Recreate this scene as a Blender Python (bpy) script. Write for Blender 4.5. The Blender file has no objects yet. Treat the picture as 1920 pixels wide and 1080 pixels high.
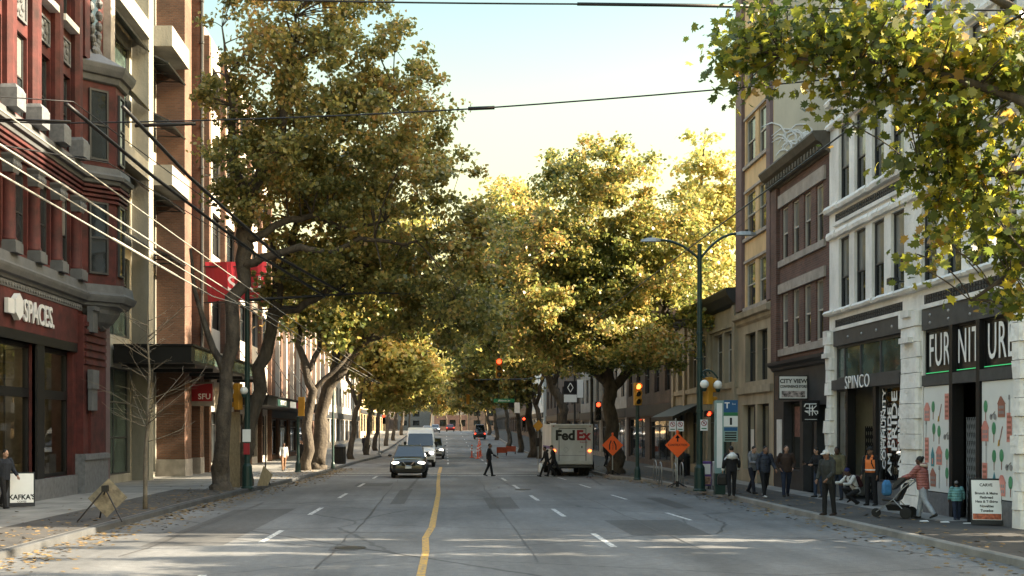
import bpy, bmesh, math, random
import numpy as np
from mathutils import Vector, Matrix, Quaternion
R = math.radians
C = bpy.context.scene.collection
SC = bpy.context.scene
rng = np.random.default_rng(7)
random.seed(7)

# ------------------------------------------------------------------ camera
cam_d = bpy.data.cameras.new('camera')
cam = bpy.data.objects.new('camera', cam_d); C.objects.link(cam)
cam.location = (0, 0, 2.5); cam.rotation_euler = (R(90), 0, 0)
cam_d.sensor_width = 36; cam_d.sensor_fit = 'HORIZONTAL'; cam_d.lens = 41.25
cam_d.shift_x = 0.0651; cam_d.shift_y = 0.138
cam_d.clip_start = 0.2; cam_d.clip_end = 4000
SC.camera = cam

# ------------------------------------------------------------------ sky, sun, exposure
SUN_AZ, SUN_EL = 92.0, 24.0          # degrees clockwise from the street's direction (+Y), above the horizon
world = bpy.data.worlds.new('World'); SC.world = world; world.use_nodes = True
nt = world.node_tree; bg = nt.nodes['Background']
sky = nt.nodes.new('ShaderNodeTexSky'); sky.sky_type = 'NISHITA'; sky.sun_disc = False
sky.sun_elevation = R(SUN_EL); sky.sun_rotation = R(SUN_AZ)
sky.air_density = 1.0; sky.dust_density = 2.5; sky.ozone_density = 1.0
tint = nt.nodes.new('ShaderNodeMix'); tint.data_type = 'RGBA'; tint.blend_type = 'MULTIPLY'
tint.inputs[0].default_value = 1.0; tint.inputs[7].default_value = (1.14, 1.03, 0.75, 1)
nt.links.new(sky.outputs[0], tint.inputs[6])
# thin haze veils the low sky and warms it; the high sky stays clear and bright
wtc = nt.nodes.new('ShaderNodeTexCoord'); wsp = nt.nodes.new('ShaderNodeSeparateXYZ'); wrp = nt.nodes.new('ShaderNodeValToRGB'); veil = nt.nodes.new('ShaderNodeMix')
veil.data_type = 'RGBA'; veil.blend_type = 'MULTIPLY'; veil.inputs[0].default_value = 1.0
wrp.color_ramp.elements[0].position = 0.08; wrp.color_ramp.elements[0].color = (0.95, 0.77, 0.47, 1)
wrp.color_ramp.elements[1].position = 0.75; wrp.color_ramp.elements[1].color = (1.55, 1.6, 1.7, 1)
for p_, c_ in ((0.20, (0.95, 0.76, 0.49, 1)), (0.27, (0.82, 0.75, 0.58, 1)), (0.345, (0.68, 0.75, 0.69, 1)), (0.5, (1.1, 1.15, 1.2, 1))):
    e_ = wrp.color_ramp.elements.new(p_); e_.color = c_
nt.links.new(wtc.outputs['Generated'], wsp.inputs[0]); nt.links.new(wsp.outputs[2], wrp.inputs[0])
nt.links.new(tint.outputs[2], veil.inputs[6]); nt.links.new(wrp.outputs[0], veil.inputs[7]); nt.links.new(veil.outputs[2], bg.inputs[0])
bg.inputs[1].default_value = 0.125
sun_d = bpy.data.lights.new('sun', 'SUN'); sun_d.energy = 5.0; sun_d.angle = R(0.5); sun_d.color = (1.0, 0.86, 0.64)
sun = bpy.data.objects.new('sun', sun_d); C.objects.link(sun)
az, el = R(SUN_AZ), R(SUN_EL)
SUNV = Vector((math.cos(el)*math.sin(az), math.cos(el)*math.cos(az), math.sin(el)))
sun.rotation_euler = SUNV.to_track_quat('Z', 'Y').to_euler(); sun.location = (40, 0, 60)
SC.view_settings.view_transform = 'Standard'; SC.view_settings.look = 'None'
SC.view_settings.gamma = 1.0; SC.view_settings.exposure = 2.35
SC.cycles.max_bounces = 6; SC.cycles.diffuse_bounces = 3; SC.cycles.transparent_max_bounces = 12
SC.cycles.sample_clamp_indirect = 6.0

# ------------------------------------------------------------------ materials
def nnew(t, kind, **kw):
    n = t.nodes.new(kind)
    for k, v in kw.items(): setattr(n, k, v)
    return n
def base_mat(name):
    m = bpy.data.materials.new(name); m.use_nodes = True
    t = m.node_tree; return m, t, t.nodes['Principled BSDF']
def c4(c): return (c[0], c[1], c[2], 1.0)
def mat(name, col, rough=0.75, var=0.18, scale=3.0, metal=0.0, bump=0.0, bscale=40.0, spec=0.4, col2=None, stretch=None, coat=0.0):
    """noise-varied paint, plaster, stone: two octaves of mottling, optional stains stretched in z"""
    m, t, b = base_mat(name)
    tc = nnew(t, 'ShaderNodeTexCoord'); mp = nnew(t, 'ShaderNodeMapping')
    if stretch: mp.inputs['Scale'].default_value = stretch
    t.links.new(tc.outputs['Object'], mp.inputs[0])
    n1 = nnew(t, 'ShaderNodeTexNoise'); n1.inputs['Scale'].default_value = scale; n1.inputs['Detail'].default_value = 8; n1.inputs['Roughness'].default_value = 0.65
    t.links.new(mp.outputs[0], n1.inputs['Vector'])
    r = nnew(t, 'ShaderNodeValToRGB'); r.color_ramp.elements[0].position = 0.32; r.color_ramp.elements[1].position = 0.7
    d = col2 if col2 else tuple(c*(1-2*var) for c in col)
    r.color_ramp.elements[0].color = c4(d); r.color_ramp.elements[1].color = c4(tuple(min(1, c*(1+var*0.5)) for c in col))
    t.links.new(n1.outputs['Fac'], r.inputs[0]); t.links.new(r.outputs[0], b.inputs['Base Color'])
    b.inputs['Roughness'].default_value = rough; b.inputs['Metallic'].default_value = metal
    b.inputs['Specular IOR Level'].default_value = spec; b.inputs['Coat Weight'].default_value = coat
    if bump:
        n2 = nnew(t, 'ShaderNodeTexNoise'); n2.inputs['Scale'].default_value = bscale; n2.inputs['Detail'].default_value = 5
        t.links.new(tc.outputs['Object'], n2.inputs['Vector'])
        bp = nnew(t, 'ShaderNodeBump'); bp.inputs['Strength'].default_value = bump; bp.inputs['Distance'].default_value = 0.05
        t.links.new(n2.outputs['Fac'], bp.inputs['Height']); t.links.new(bp.outputs[0], b.inputs['Normal'])
    return m
def brick_mat(name, c1, c2, mortar, bw=0.24, bh=0.085, rough=0.85, ms=0.012):
    m, t, b = base_mat(name)
    tc = nnew(t, 'ShaderNodeTexCoord'); sp = nnew(t, 'ShaderNodeSeparateXYZ'); ad = nnew(t, 'ShaderNodeMath', operation='ADD'); cb = nnew(t, 'ShaderNodeCombineXYZ')
    t.links.new(tc.outputs['Object'], sp.inputs[0]); t.links.new(sp.outputs[0], ad.inputs[0]); t.links.new(sp.outputs[1], ad.inputs[1])
    t.links.new(ad.outputs[0], cb.inputs[0]); t.links.new(sp.outputs[2], cb.inputs[1])
    bt = nnew(t, 'ShaderNodeTexBrick'); t.links.new(cb.outputs[0], bt.inputs['Vector'])
    bt.inputs['Color1'].default_value = c4(c1); bt.inputs['Color2'].default_value = c4(c2); bt.inputs['Mortar'].default_value = c4(mortar)
    bt.inputs['Scale'].default_value = 1.0; bt.inputs['Brick Width'].default_value = bw; bt.inputs['Row Height'].default_value = bh; bt.inputs['Mortar Size'].default_value = ms
    n1 = nnew(t, 'ShaderNodeTexNoise'); n1.inputs['Scale'].default_value = 0.9; n1.inputs['Detail'].default_value = 9; t.links.new(tc.outputs['Object'], n1.inputs['Vector'])
    mr = nnew(t, 'ShaderNodeMapRange'); mr.inputs[1].default_value = 0.3; mr.inputs[2].default_value = 0.7; mr.inputs[3].default_value = 0.62; mr.inputs[4].default_value = 1.2
    t.links.new(n1.outputs['Fac'], mr.inputs[0])
    mx = nnew(t, 'ShaderNodeMix', data_type='RGBA', blend_type='MULTIPLY'); mx.inputs[0].default_value = 1.0
    t.links.new(bt.outputs['Color'], mx.inputs[6]); t.links.new(mr.outputs[0], mx.inputs[7]); t.links.new(mx.outputs[2], b.inputs['Base Color'])
    bp = nnew(t, 'ShaderNodeBump'); bp.inputs['Strength'].default_value = 0.4; bp.inputs['Distance'].default_value = 0.02; bp.invert = True
    t.links.new(bt.outputs['Fac'], bp.inputs['Height']); t.links.new(bp.outputs[0], b.inputs['Normal'])
    b.inputs['Roughness'].default_value = rough
    return m
def glass_mat(name, col, rough=0.04, spec=0.8, var=0.5, scale=0.6):
    """opaque dark window glass: what is behind it is a dim room"""
    m, t, b = base_mat(name)
    tc = nnew(t, 'ShaderNodeTexCoord'); n1 = nnew(t, 'ShaderNodeTexNoise'); n1.inputs['Scale'].default_value = scale; n1.inputs['Detail'].default_value = 3
    t.links.new(tc.outputs['Object'], n1.inputs['Vector'])
    r = nnew(t, 'ShaderNodeValToRGB'); r.color_ramp.elements[0].position = 0.35; r.color_ramp.elements[1].position = 0.65
    r.color_ramp.elements[0].color = c4(tuple(c*(1-var) for c in col)); r.color_ramp.elements[1].color = c4(tuple(c*(1+var) for c in col))
    t.links.new(n1.outputs['Fac'], r.inputs[0]); t.links.new(r.outputs[0], b.inputs['Base Color'])
    b.inputs['Roughness'].default_value = rough; b.inputs['Specular IOR Level'].default_value = spec
    n2 = nnew(t, 'ShaderNodeTexNoise'); n2.inputs['Scale'].default_value = 1.3; t.links.new(tc.outputs['Object'], n2.inputs['Vector'])
    bp = nnew(t, 'ShaderNodeBump'); bp.inputs['Strength'].default_value = 0.08; bp.inputs['Distance'].default_value = 0.03
    t.links.new(n2.outputs['Fac'], bp.inputs['Height']); t.links.new(bp.outputs[0], b.inputs['Normal'])
    return m
def thin_glass(name, tintc=(0.86, 0.9, 0.87), refl=0.12):
    m = bpy.data.materials.new(name); m.use_nodes = True; t = m.node_tree
    for n in list(t.nodes):
        if n.type != 'OUTPUT_MATERIAL': t.nodes.remove(n)
    out = [n for n in t.nodes][0]
    tr = nnew(t, 'ShaderNodeBsdfTransparent'); tr.inputs[0].default_value = c4(tintc)
    gl = nnew(t, 'ShaderNodeBsdfGlossy'); gl.inputs['Roughness'].default_value = 0.02
    fr = nnew(t, 'ShaderNodeFresnel'); fr.inputs[0].default_value = 1.5
    ad = nnew(t, 'ShaderNodeMath', operation='ADD'); ad.inputs[1].default_value = refl - 0.04; ad.use_clamp = True
    mx = nnew(t, 'ShaderNodeMixShader')
    t.links.new(fr.outputs[0], ad.inputs[0]); t.links.new(ad.outputs[0], mx.inputs[0]); t.links.new(tr.outputs[0], mx.inputs[1]); t.links.new(gl.outputs[0], mx.inputs[2]); t.links.new(mx.outputs[0], out.inputs[0])
    return m
def emit_mat(name, col, strength):
    m, t, b = base_mat(name); b.inputs['Base Color'].default_value = c4(col)
    b.inputs['Emission Color'].default_value = c4(col); b.inputs['Emission Strength'].default_value = strength; return m
def leaf_mat(name, stops, trans=0.45, clump=0.35):
    """autumn leaves: every leaf its own colour (random per leaf, leaning by clump), partly translucent"""
    m = bpy.data.materials.new(name); m.use_nodes = True; t = m.node_tree
    for n in list(t.nodes):
        if n.type != 'OUTPUT_MATERIAL': t.nodes.remove(n)
    out = [n for n in t.nodes][0]
    ge = nnew(t, 'ShaderNodeNewGeometry'); tc = nnew(t, 'ShaderNodeTexCoord')
    nz = nnew(t, 'ShaderNodeTexNoise'); nz.inputs['Scale'].default_value = clump; nz.inputs['Detail'].default_value = 2
    t.links.new(tc.outputs['Object'], nz.inputs['Vector'])
    mr = nnew(t, 'ShaderNodeMapRange'); mr.inputs[1].default_value = 0.3; mr.inputs[2].default_value = 0.7; mr.inputs[3].default_value = -0.3; mr.inputs[4].default_value = 0.3
    t.links.new(nz.outputs['Fac'], mr.inputs[0])
    ad = nnew(t, 'ShaderNodeMath', operation='ADD'); t.links.new(ge.outputs['Random Per Island'], ad.inputs[0]); t.links.new(mr.outputs[0], ad.inputs[1])
    r = nnew(t, 'ShaderNodeValToRGB')
    els = r.color_ramp.elements
    while len(els) < len(stops): els.new(0.5)
    for e, (p, c) in zip(els, stops): e.position = p; e.color = c4(c)
    t.links.new(ad.outputs[0], r.inputs[0])
    di = nnew(t, 'ShaderNodeBsdfPrincipled'); di.inputs['Roughness'].default_value = 0.38; di.inputs['Specular IOR Level'].default_value = 0.6
    tl = nnew(t, 'ShaderNodeBsdfTranslucent')
    hs = nnew(t, 'ShaderNodeHueSaturation'); hs.inputs['Value'].default_value = 1.5; hs.inputs['Saturation'].default_value = 1.0
    t.links.new(r.outputs[0], di.inputs['Base Color']); t.links.new(r.outputs[0], hs.inputs['Color']); t.links.new(hs.outputs[0], tl.inputs[0])
    mx = nnew(t, 'ShaderNodeMixShader'); mx.inputs[0].default_value = trans
    t.links.new(di.outputs[0], mx.inputs[1]); t.links.new(tl.outputs[0], mx.inputs[2]); t.links.new(mx.outputs[0], out.inputs[0])
    return m

# ------------------------------------------------------------------ mesh builder
class MB:
    def __init__(s, tf=None):
        s.v = []; s.f = []; s.mi = []; s.cur = 0; s.tf = tf
    def add(s, vs, fs):
        o = len(s.v)
        if s.tf: vs = [s.tf(*p) for p in vs]
        s.v += [tuple(p) for p in vs]
        for f in fs: s.f.append([i+o for i in f]); s.mi.append(s.cur)
        return s
    def box(s, a0, a1, b0, b1, c0, c1):
        return s.add([(a0,b0,c0),(a1,b0,c0),(a1,b1,c0),(a0,b1,c0),(a0,b0,c1),(a1,b0,c1),(a1,b1,c1),(a0,b1,c1)],
                     [(3,2,1,0),(4,5,6,7),(0,1,5,4),(1,2,6,5),(2,3,7,6),(3,0,4,7)])
    def quad(s, p): return s.add(p, [tuple(range(len(p)))])
    def prism(s, poly, z0, z1, fn=None):
        """poly in two axes, extruded along the third; fn(a,b,c) reorders"""
        n = len(poly); fn = fn or (lambda a, b, c: (a, b, c))
        vs = [fn(a, b, z0) for a, b in poly] + [fn(a, b, z1) for a, b in poly]
        return s.add(vs, [tuple(range(n))[::-1], tuple(range(n, 2*n))] + [(i, (i+1) % n, n+(i+1) % n, n+i) for i in range(n)])
    def loft(s, rings, cap=True):
        n = len(rings[0]); vs = [p for r in rings for p in r]; fs = []
        for k in range(len(rings)-1):
            for i in range(n): fs.append((k*n+i, k*n+(i+1) % n, (k+1)*n+(i+1) % n, (k+1)*n+i))
        if cap: fs += [tuple(range(n))[::-1], tuple(range((len(rings)-1)*n, len(rings)*n))]
        return s.add(vs, fs)
    def tube(s, path, rad, n=8, flat=None, up=None):
        """swept tube; rad a number or list; flat=(a,b) squeezes the section; up fixes the section's second axis"""
        P = [Vector(p) for p in path]; k = len(P)
        rad = [rad]*k if isinstance(rad, (int, float)) else list(rad)
        rings = []; prev = None
        for i in range(k):
            d = (P[min(i+1, k-1)] - P[max(i-1, 0)]).normalized()
            if up is not None: a = Vector(up).cross(d)
            elif prev is None: a = d.orthogonal()
            else: a = prev - d*prev.dot(d)
            if a.length < 1e-6: a = d.orthogonal()
            a.normalize(); prev = a; b = d.cross(a)
            fa, fb = flat[i] if flat and isinstance(flat[0], (tuple, list)) else (flat or (1, 1))
            rings.append([P[i] + a*(math.cos(q)*rad[i]*fa) + b*(math.sin(q)*rad[i]*fb) for q in [2*math.pi*j/n for j in range(n)]])
        return s.loft([[tuple(p) for p in r] for r in rings])
    def lathe(s, prof, c=(0, 0, 0), n=16, axis='z'):
        rings = []
        for r, h in prof:
            ring = []
            for j in range(n):
                q = 2*math.pi*j/n; a, b = r*math.cos(q), r*math.sin(q)
                p = {'z': (a, b, h), 'x': (h, a, b), 'y': (a, h, b)}[axis]
                ring.append((p[0]+c[0], p[1]+c[1], p[2]+c[2]))
            rings.append(ring)
        return s.loft(rings)
    def ball(s, c, r, n=12, m=8, q=None):
        r = (r, r, r) if isinstance(r, (int, float)) else r
        rings = []
        for i in range(m+1):
            ph = -math.pi/2 + math.pi*i/m; cr = max(math.cos(ph), 0.02)
            ring = [Vector((r[0]*cr*math.cos(2*math.pi*j/n), r[1]*cr*math.sin(2*math.pi*j/n), r[2]*math.sin(ph))) for j in range(n)]
            if q: ring = [q @ p for p in ring]
            rings.append([tuple(p + Vector(c)) for p in ring])
        return s.loft(rings)
    def build(s, name, mats, parent=None, smooth=False, bevel=0.0, seg=1):
        me = bpy.data.meshes.new(name); me.from_pydata(s.v, [], s.f)
        for m in (mats if isinstance(mats, (list, tuple)) else [mats]): me.materials.append(m)
        me.polygons.foreach_set('material_index', s.mi)
        bm = bmesh.new(); bm.from_mesh(me); bmesh.ops.recalc_face_normals(bm, faces=bm.faces); bm.to_mesh(me); bm.free()
        if smooth: me.polygons.foreach_set('use_smooth', [True]*len(me.polygons))
        me.update()
        o = bpy.data.objects.new(name, me); C.objects.link(o)
        if parent: attach(o, parent)
        if bevel:
            md = o.modifiers.new('bevel', 'BEVEL'); md.width = bevel; md.segments = seg; md.limit_method = 'ANGLE'; md.angle_limit = R(40); md.harden_normals = False
        return o

def full_mat(o):
    return (full_mat(o.parent) @ o.matrix_parent_inverse @ o.matrix_basis) if o.parent else o.matrix_basis.copy()
def thing(name, label, cat, loc=(0, 0, 0), rz=0.0, group=None, kind=None):
    o = bpy.data.objects.new(name, None); C.objects.link(o); o.empty_display_size = 0.3
    o.location = loc; o.rotation_euler = (0, 0, rz); tag(o, label, cat, group, kind)
    return o
def tag(o, label=None, cat=None, group=None, kind=None):
    if label: o['label'] = label
    if cat: o['category'] = cat
    if group: o['group'] = group
    if kind: o['kind'] = kind
    return o
def attach(o, parent):
    """parent o and keep the place it was built at"""
    o.parent = parent; o.matrix_parent_inverse = full_mat(parent).inverted()
def copy_tree(o, parent=None):
    c = o.copy(); C.objects.link(c)
    if parent: c.parent = parent; c.matrix_parent_inverse = o.matrix_parent_inverse
    for ch in list(o.children): copy_tree(ch, c)
    return c
def text(name, s, m, parent, loc, size, rot=(R(90), 0, 0), depth=0.01, bold=0.0, sx=1.0, align='CENTER', shear=0.0, spacing=1.0):
    cu = bpy.data.curves.new(name, 'FONT'); cu.body = s; cu.size = size; cu.extrude = depth; cu.offset = bold
    cu.align_x = align; cu.align_y = 'CENTER'; cu.shear = shear; cu.space_character = spacing; cu.resolution_u = 3
    t = bpy.data.objects.new('text', cu); me = bpy.data.meshes.new_from_object(t); bpy.data.objects.remove(t); bpy.data.curves.remove(cu)
    me.name = name; me.materials.clear(); me.materials.append(m); o = bpy.data.objects.new(name, me); C.objects.link(o)
    o.location = loc; o.rotation_euler = rot; o.scale = (sx, 1, 1)
    if parent: attach(o, parent)
    return o

# where things stand: px, py are read off the photograph, d is the distance along the street
def X(px, d): return (px-835)/2200*d
def Z(py, d): return 2.5-(py-805)/2200*d
def zroad(y):
    t = min(max((y-112)/150, 0), 1); return 2.15*t*t*(3-2*t)*0.92 + 0.0
ROT_L = (R(90), 0, R(90))      # lettering on a left facade (faces +X)
ROT_R = (R(90), 0, R(-90))     # lettering on a right facade (faces -X)
ROT_C = (R(90), 0, 0)          # lettering that faces down the street, to -Y
# ------------------------------------------------------------------ shared materials
M = {}
M['red'] = mat('red_painted_stone', (0.082, 0.016, 0.013), 0.75, 0.36, 1.6, bump=0.12, bscale=18)
M['grey_stone'] = mat('grey_painted_stone', (0.105, 0.108, 0.112), 0.7, 0.16, 2.0, bump=0.15, bscale=22)
M['granite'] = mat('granite', (0.15, 0.155, 0.165), 0.6, 0.2, 6, bump=0.1)
M['white_stone'] = mat('white_painted_brick', (0.81, 0.785, 0.735), 0.75, 0.16, 0.8, bump=0.5, bscale=9, stretch=(1, 1, 0.45))
M['white_rock'] = mat('white_painted_rockface', (0.81, 0.79, 0.745), 0.8, 0.12, 1.4, bump=1.0, bscale=5)
M['concrete'] = mat('concrete', (0.30, 0.285, 0.24), 0.85, 0.2, 0.7, bump=0.2, bscale=14, stretch=(1, 1, 0.35))
M['beige'] = mat('beige_render', (0.62, 0.44, 0.24), 0.85, 0.16, 0.9, bump=0.15, stretch=(1, 1, 0.4))
M['beige_grey'] = mat('grey_beige_stone', (0.34, 0.29, 0.21), 0.85, 0.2, 1.0, bump=0.2, stretch=(1, 1, 0.4))
M['mauve'] = mat('mauve_brown_paint', (0.16, 0.108, 0.105), 0.75, 0.15, 1.2)
M['pale_plaster'] = mat('pale_plaster', (0.48, 0.43, 0.38), 0.85, 0.14, 0.6, stretch=(1, 1, 0.35))
M['pale_stone'] = mat('pale_stone', (0.36, 0.32, 0.28), 0.85, 0.18, 1.8, bump=0.2)
M['dark_paint'] = mat('charcoal_paint', (0.03, 0.031, 0.034), 0.55, 0.2, 2.0)
M['fascia'] = mat('grey_fascia_paint', (0.06, 0.062, 0.064), 0.55, 0.2, 2.0)
M['black'] = mat('black_metal', (0.007, 0.007, 0.008), 0.5, 0.2, 3)
M['dark_metal'] = mat('dark_steel', (0.04, 0.042, 0.044), 0.4, 0.2, 3, metal=0.4)
M['green_pole'] = mat('dark_green_pole_paint', (0.012, 0.04, 0.034), 0.45, 0.2, 4)
M['galv'] = mat('galvanised_steel', (0.35, 0.36, 0.36), 0.45, 0.15, 8, metal=0.6)
M['brick_brown'] = brick_mat('brown_brick', (0.135, 0.062, 0.046), (0.085, 0.042, 0.034), (0.12, 0.09, 0.075))
M['brick_orange'] = brick_mat('orange_brown_brick', (0.155, 0.068, 0.038), (0.105, 0.045, 0.026), (0.11, 0.08, 0.06))
M['brick_dark'] = brick_mat('dark_brick', (0.10, 0.06, 0.045), (0.07, 0.045, 0.035), (0.09, 0.075, 0.06))
M['glass'] = glass_mat('dark_window_glass', (0.016, 0.02, 0.022))
M['glass_green'] = glass_mat('greenish_window_glass', (0.05, 0.075, 0.066), rough=0.08, scale=1.4)
M['blind'] = glass_mat('glass_over_blind', (0.15, 0.15, 0.14), rough=0.12, var=0.15, scale=0.3)
M['shop_glass'] = thin_glass('shop_glass')
M['white_paint'] = mat('white_paint', (0.72, 0.72, 0.70), 0.5, 0.06, 3)
M['white_worn'] = mat('white_enamel', (0.66, 0.655, 0.63), 0.5, 0.1, 2)
M['letter_white'] = mat('white_letter', (0.8, 0.8, 0.78), 0.5, 0.03, 3)
M['letter_grey'] = mat('pale_grey_letter', (0.55, 0.56, 0.57), 0.5, 0.05, 3)
M['sign_red'] = mat('red_sign', (0.32, 0.014, 0.024), 0.5, 0.08, 2)
M['frame_pale'] = mat('pale_window_frame', (0.42, 0.39, 0.34), 0.6, 0.1, 4)
M['frame_dark'] = mat('dark_window_frame', (0.035, 0.036, 0.037), 0.5, 0.1, 4)
M['plywood_grey'] = mat('grimy_plywood', (0.17, 0.145, 0.10), 0.8, 0.3, 6)
M['cornice_brown'] = mat('brown_grey_cornice_paint', (0.10, 0.088, 0.07), 0.7, 0.2, 2)
M['wood'] = mat('weathered_plywood', (0.32, 0.25, 0.15), 0.8, 0.2, 5, stretch=(4, 4, 1))
M['orange'] = mat('orange_sign', (0.95, 0.13, 0.02), 0.45, 0.05, 2)
M['amber_body'] = mat('yellow_signal_housing', (0.5, 0.235, 0.02), 0.5, 0.15, 2)
M['rubber'] = mat('tyre_rubber', (0.015, 0.015, 0.015), 0.85, 0.1, 5)
M['interior'] = mat('dim_interior', (0.34, 0.29, 0.22), 0.9, 0.2, 1.5)
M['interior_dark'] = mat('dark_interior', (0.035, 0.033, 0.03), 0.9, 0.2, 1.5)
M['added_shop_light'] = emit_mat('added_shop_glow', (1.0, 0.82, 0.5), 8.0)  # glow of the lamps added inside the red building's shop

def asphalt(name, col, dark, cracks=True):
    m, t, b = base_mat(name)
    tc = nnew(t, 'ShaderNodeTexCoord')
    def noise(scale, det=6, vec=None, rough=0.6):
        n = nnew(t, 'ShaderNodeTexNoise'); n.inputs['Scale'].default_value = scale; n.inputs['Detail'].default_value = det; n.inputs['Roughness'].default_value = rough
        t.links.new(vec if vec else tc.outputs['Object'], n.inputs['Vector']); return n
    mp = nnew(t, 'ShaderNodeMapping'); mp.inputs['Scale'].default_value = (1.0, 0.12, 1); t.links.new(tc.outputs['Object'], mp.inputs[0])
    a = noise(0.55, 5, mp.outputs[0]); g = noise(45, 3); p = noise(0.16, 6)
    def ramp(src, p0, p1, v0, v1):
        mr = nnew(t, 'ShaderNodeMapRange'); mr.inputs[1].default_value = p0; mr.inputs[2].default_value = p1; mr.inputs[3].default_value = v0; mr.inputs[4].default_value = v1
        t.links.new(src, mr.inputs[0]); return mr.outputs[0]
    def mul(x, y):
        q = nnew(t, 'ShaderNodeMath', operation='MULTIPLY'); t.links.new(x, q.inputs[0]); t.links.new(y, q.inputs[1]); return q.outputs[0]
    g2 = noise(5.5, 4)
    f = mul(ramp(g2.outputs['Fac'], 0.35, 0.65, 0.86, 1.12), mul(ramp(a.outputs['Fac'], 0.3, 0.7, 0.66, 1.28), ramp(g.outputs['Fac'], 0.3, 0.7, 0.7, 1.28)))
    f = mul(f, ramp(p.outputs['Fac'], 0.35, 0.65, 0.74, 1.18))
    if cracks:
        for sc, wd, strn in ((0.16, 0.006, 0.62), (0.05, 0.0035, 0.5)):
            w = noise(1.6, 4)
            mixv = nnew(t, 'ShaderNodeMix', data_type='VECTOR'); mixv.inputs[0].default_value = 0.18
            t.links.new(tc.outputs['Object'], mixv.inputs[4]); t.links.new(w.outputs['Color'], mixv.inputs[5])
            vo = nnew(t, 'ShaderNodeTexVoronoi', feature='DISTANCE_TO_EDGE'); vo.inputs['Scale'].default_value = sc
            t.links.new(mixv.outputs[1], vo.inputs['Vector'])
            f = mul(f, ramp(vo.outputs['Distance'], wd*0.4, wd, strn, 1.0))
    mx = nnew(t, 'ShaderNodeMix', data_type='RGBA', blend_type='MULTIPLY'); mx.inputs[0].default_value = 1.0; mx.inputs[6].default_value = c4(col)
    t.links.new(f, mx.inputs[7]); t.links.new(mx.outputs[2], b.inputs['Base Color'])
    b.inputs['Roughness'].default_value = 0.82; b.inputs['Specular IOR Level'].default_value = 0.35
    bp = nnew(t, 'ShaderNodeBump'); bp.inputs['Strength'].default_value = 0.25; bp.inputs['Distance'].default_value = 0.01
    t.links.new(g.outputs['Fac'], bp.inputs['Height']); t.links.new(bp.outputs[0], b.inputs['Normal'])
    return m
M['asphalt'] = asphalt('asphalt', (0.15, 0.149, 0.146), 0.5)
M['asphalt_patch'] = asphalt('asphalt_patch', (0.093, 0.09, 0.086), 0.5, cracks=False)
M['earth'] = mat('dull_ground', (0.10, 0.095, 0.085), 0.9, 0.2, 0.2)
M['slab'] = brick_mat('pavement_concrete', (0.235, 0.225, 0.205), (0.21, 0.20, 0.185), (0.11, 0.105, 0.095), bw=1.5, bh=1.5, ms=0.012)
M['kerb_shaded'] = mat('shaded_kerb', (0.07, 0.072, 0.074), 0.8, 0.25, 1.2, bump=0.2)  # darker copy for the left kerb, its shade put into the colour
M['kerb'] = mat('kerb_concrete', (0.25, 0.235, 0.21), 0.85, 0.2, 1.2, bump=0.2)
def ground_brick(name, c1, c2, mo, bw, bh, ms):
    m = brick_mat(name, c1, c2, mo, bw, bh, 0.85, ms); t = m.node_tree
    bt = [n for n in t.nodes if n.type == 'TEX_BRICK'][0]; tc = [n for n in t.nodes if n.type == 'TEX_COORD'][0]
    t.links.new(tc.outputs['Object'], bt.inputs['Vector']); return m
M['slab'] = ground_brick('pavement_slabs', (0.24, 0.23, 0.21), (0.215, 0.205, 0.19), (0.12, 0.115, 0.105), 1.5, 1.5, 0.015)
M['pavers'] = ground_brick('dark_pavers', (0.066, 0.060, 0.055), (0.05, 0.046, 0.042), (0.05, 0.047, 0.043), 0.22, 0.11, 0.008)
def worn_paint(name, col):
    m, t, b = base_mat(name); tc = nnew(t, 'ShaderNodeTexCoord')
    n = nnew(t, 'ShaderNodeTexNoise'); n.inputs['Scale'].default_value = 9; n.inputs['Detail'].default_value = 8; n.inputs['Roughness'].default_value = 0.75
    t.links.new(tc.outputs['Object'], n.inputs['Vector'])
    r = nnew(t, 'ShaderNodeValToRGB'); r.color_ramp.elements[0].position = 0.42; r.color_ramp.elements[1].position = 0.54
    r.color_ramp.elements[0].color = (0.16, 0.15, 0.14, 1); r.color_ramp.elements[1].color = c4(col)
    t.links.new(n.outputs['Fac'], r.inputs[0]); t.links.new(r.outputs[0], b.inputs['Base Color']); b.inputs['Roughness'].default_value = 0.7
    return m
M['line_white'] = worn_paint('worn_white_line', (0.62, 0.61, 0.58))
M['line_yellow'] = worn_paint('worn_yellow_line', (0.55, 0.31, 0.045))

# ------------------------------------------------------------------ ground, road, pavements
YS = [-40, -20, 0, 15, 30, 45, 60, 75, 90, 105, 112, 120, 130, 140, 150, 160, 170, 180, 190, 200, 210, 220, 230, 240, 250, 262, 300, 360, 450, 700, 1500]
def sheet(xs_fn, name, m, dz, kind='structure', parent=None, y0=-40, y1=1500, ys=None):
    mb = MB(); Y = [y for y in (ys or YS) if y0 <= y <= y1]
    v = []; f = []
    for i, y in enumerate(Y):
        a, b_ = xs_fn(y); v += [(a, y, zroad(y)+dz), (b_, y, zroad(y)+dz)]
        if i: f.append((2*i-2, 2*i-1, 2*i+1, 2*i))
    mb.add(v, f); o = mb.build(name, m, parent)
    if kind: o['kind'] = kind
    return o
def interp(poly, y):
    for (x0, y0), (x1, y1) in zip(poly, poly[1:]):
        if y0 <= y <= y1: return x0+(x1-x0)*(y-y0)/(y1-y0)
    return poly[0][0] if y < poly[0][1] else poly[-1][0]
KL = [(-8.6, -40), (-8.5, 22), (-8.2, 38), (-7.85, 46), (-7.7, 47.5), (-7.6, 50), (-7.35, 54), (-6.9, 64), (-6.45, 88), (-5.9, 100), (-5.75, 106), (-6.4, 112), (-6.6, 122), (-6.6, 1500)]
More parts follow.
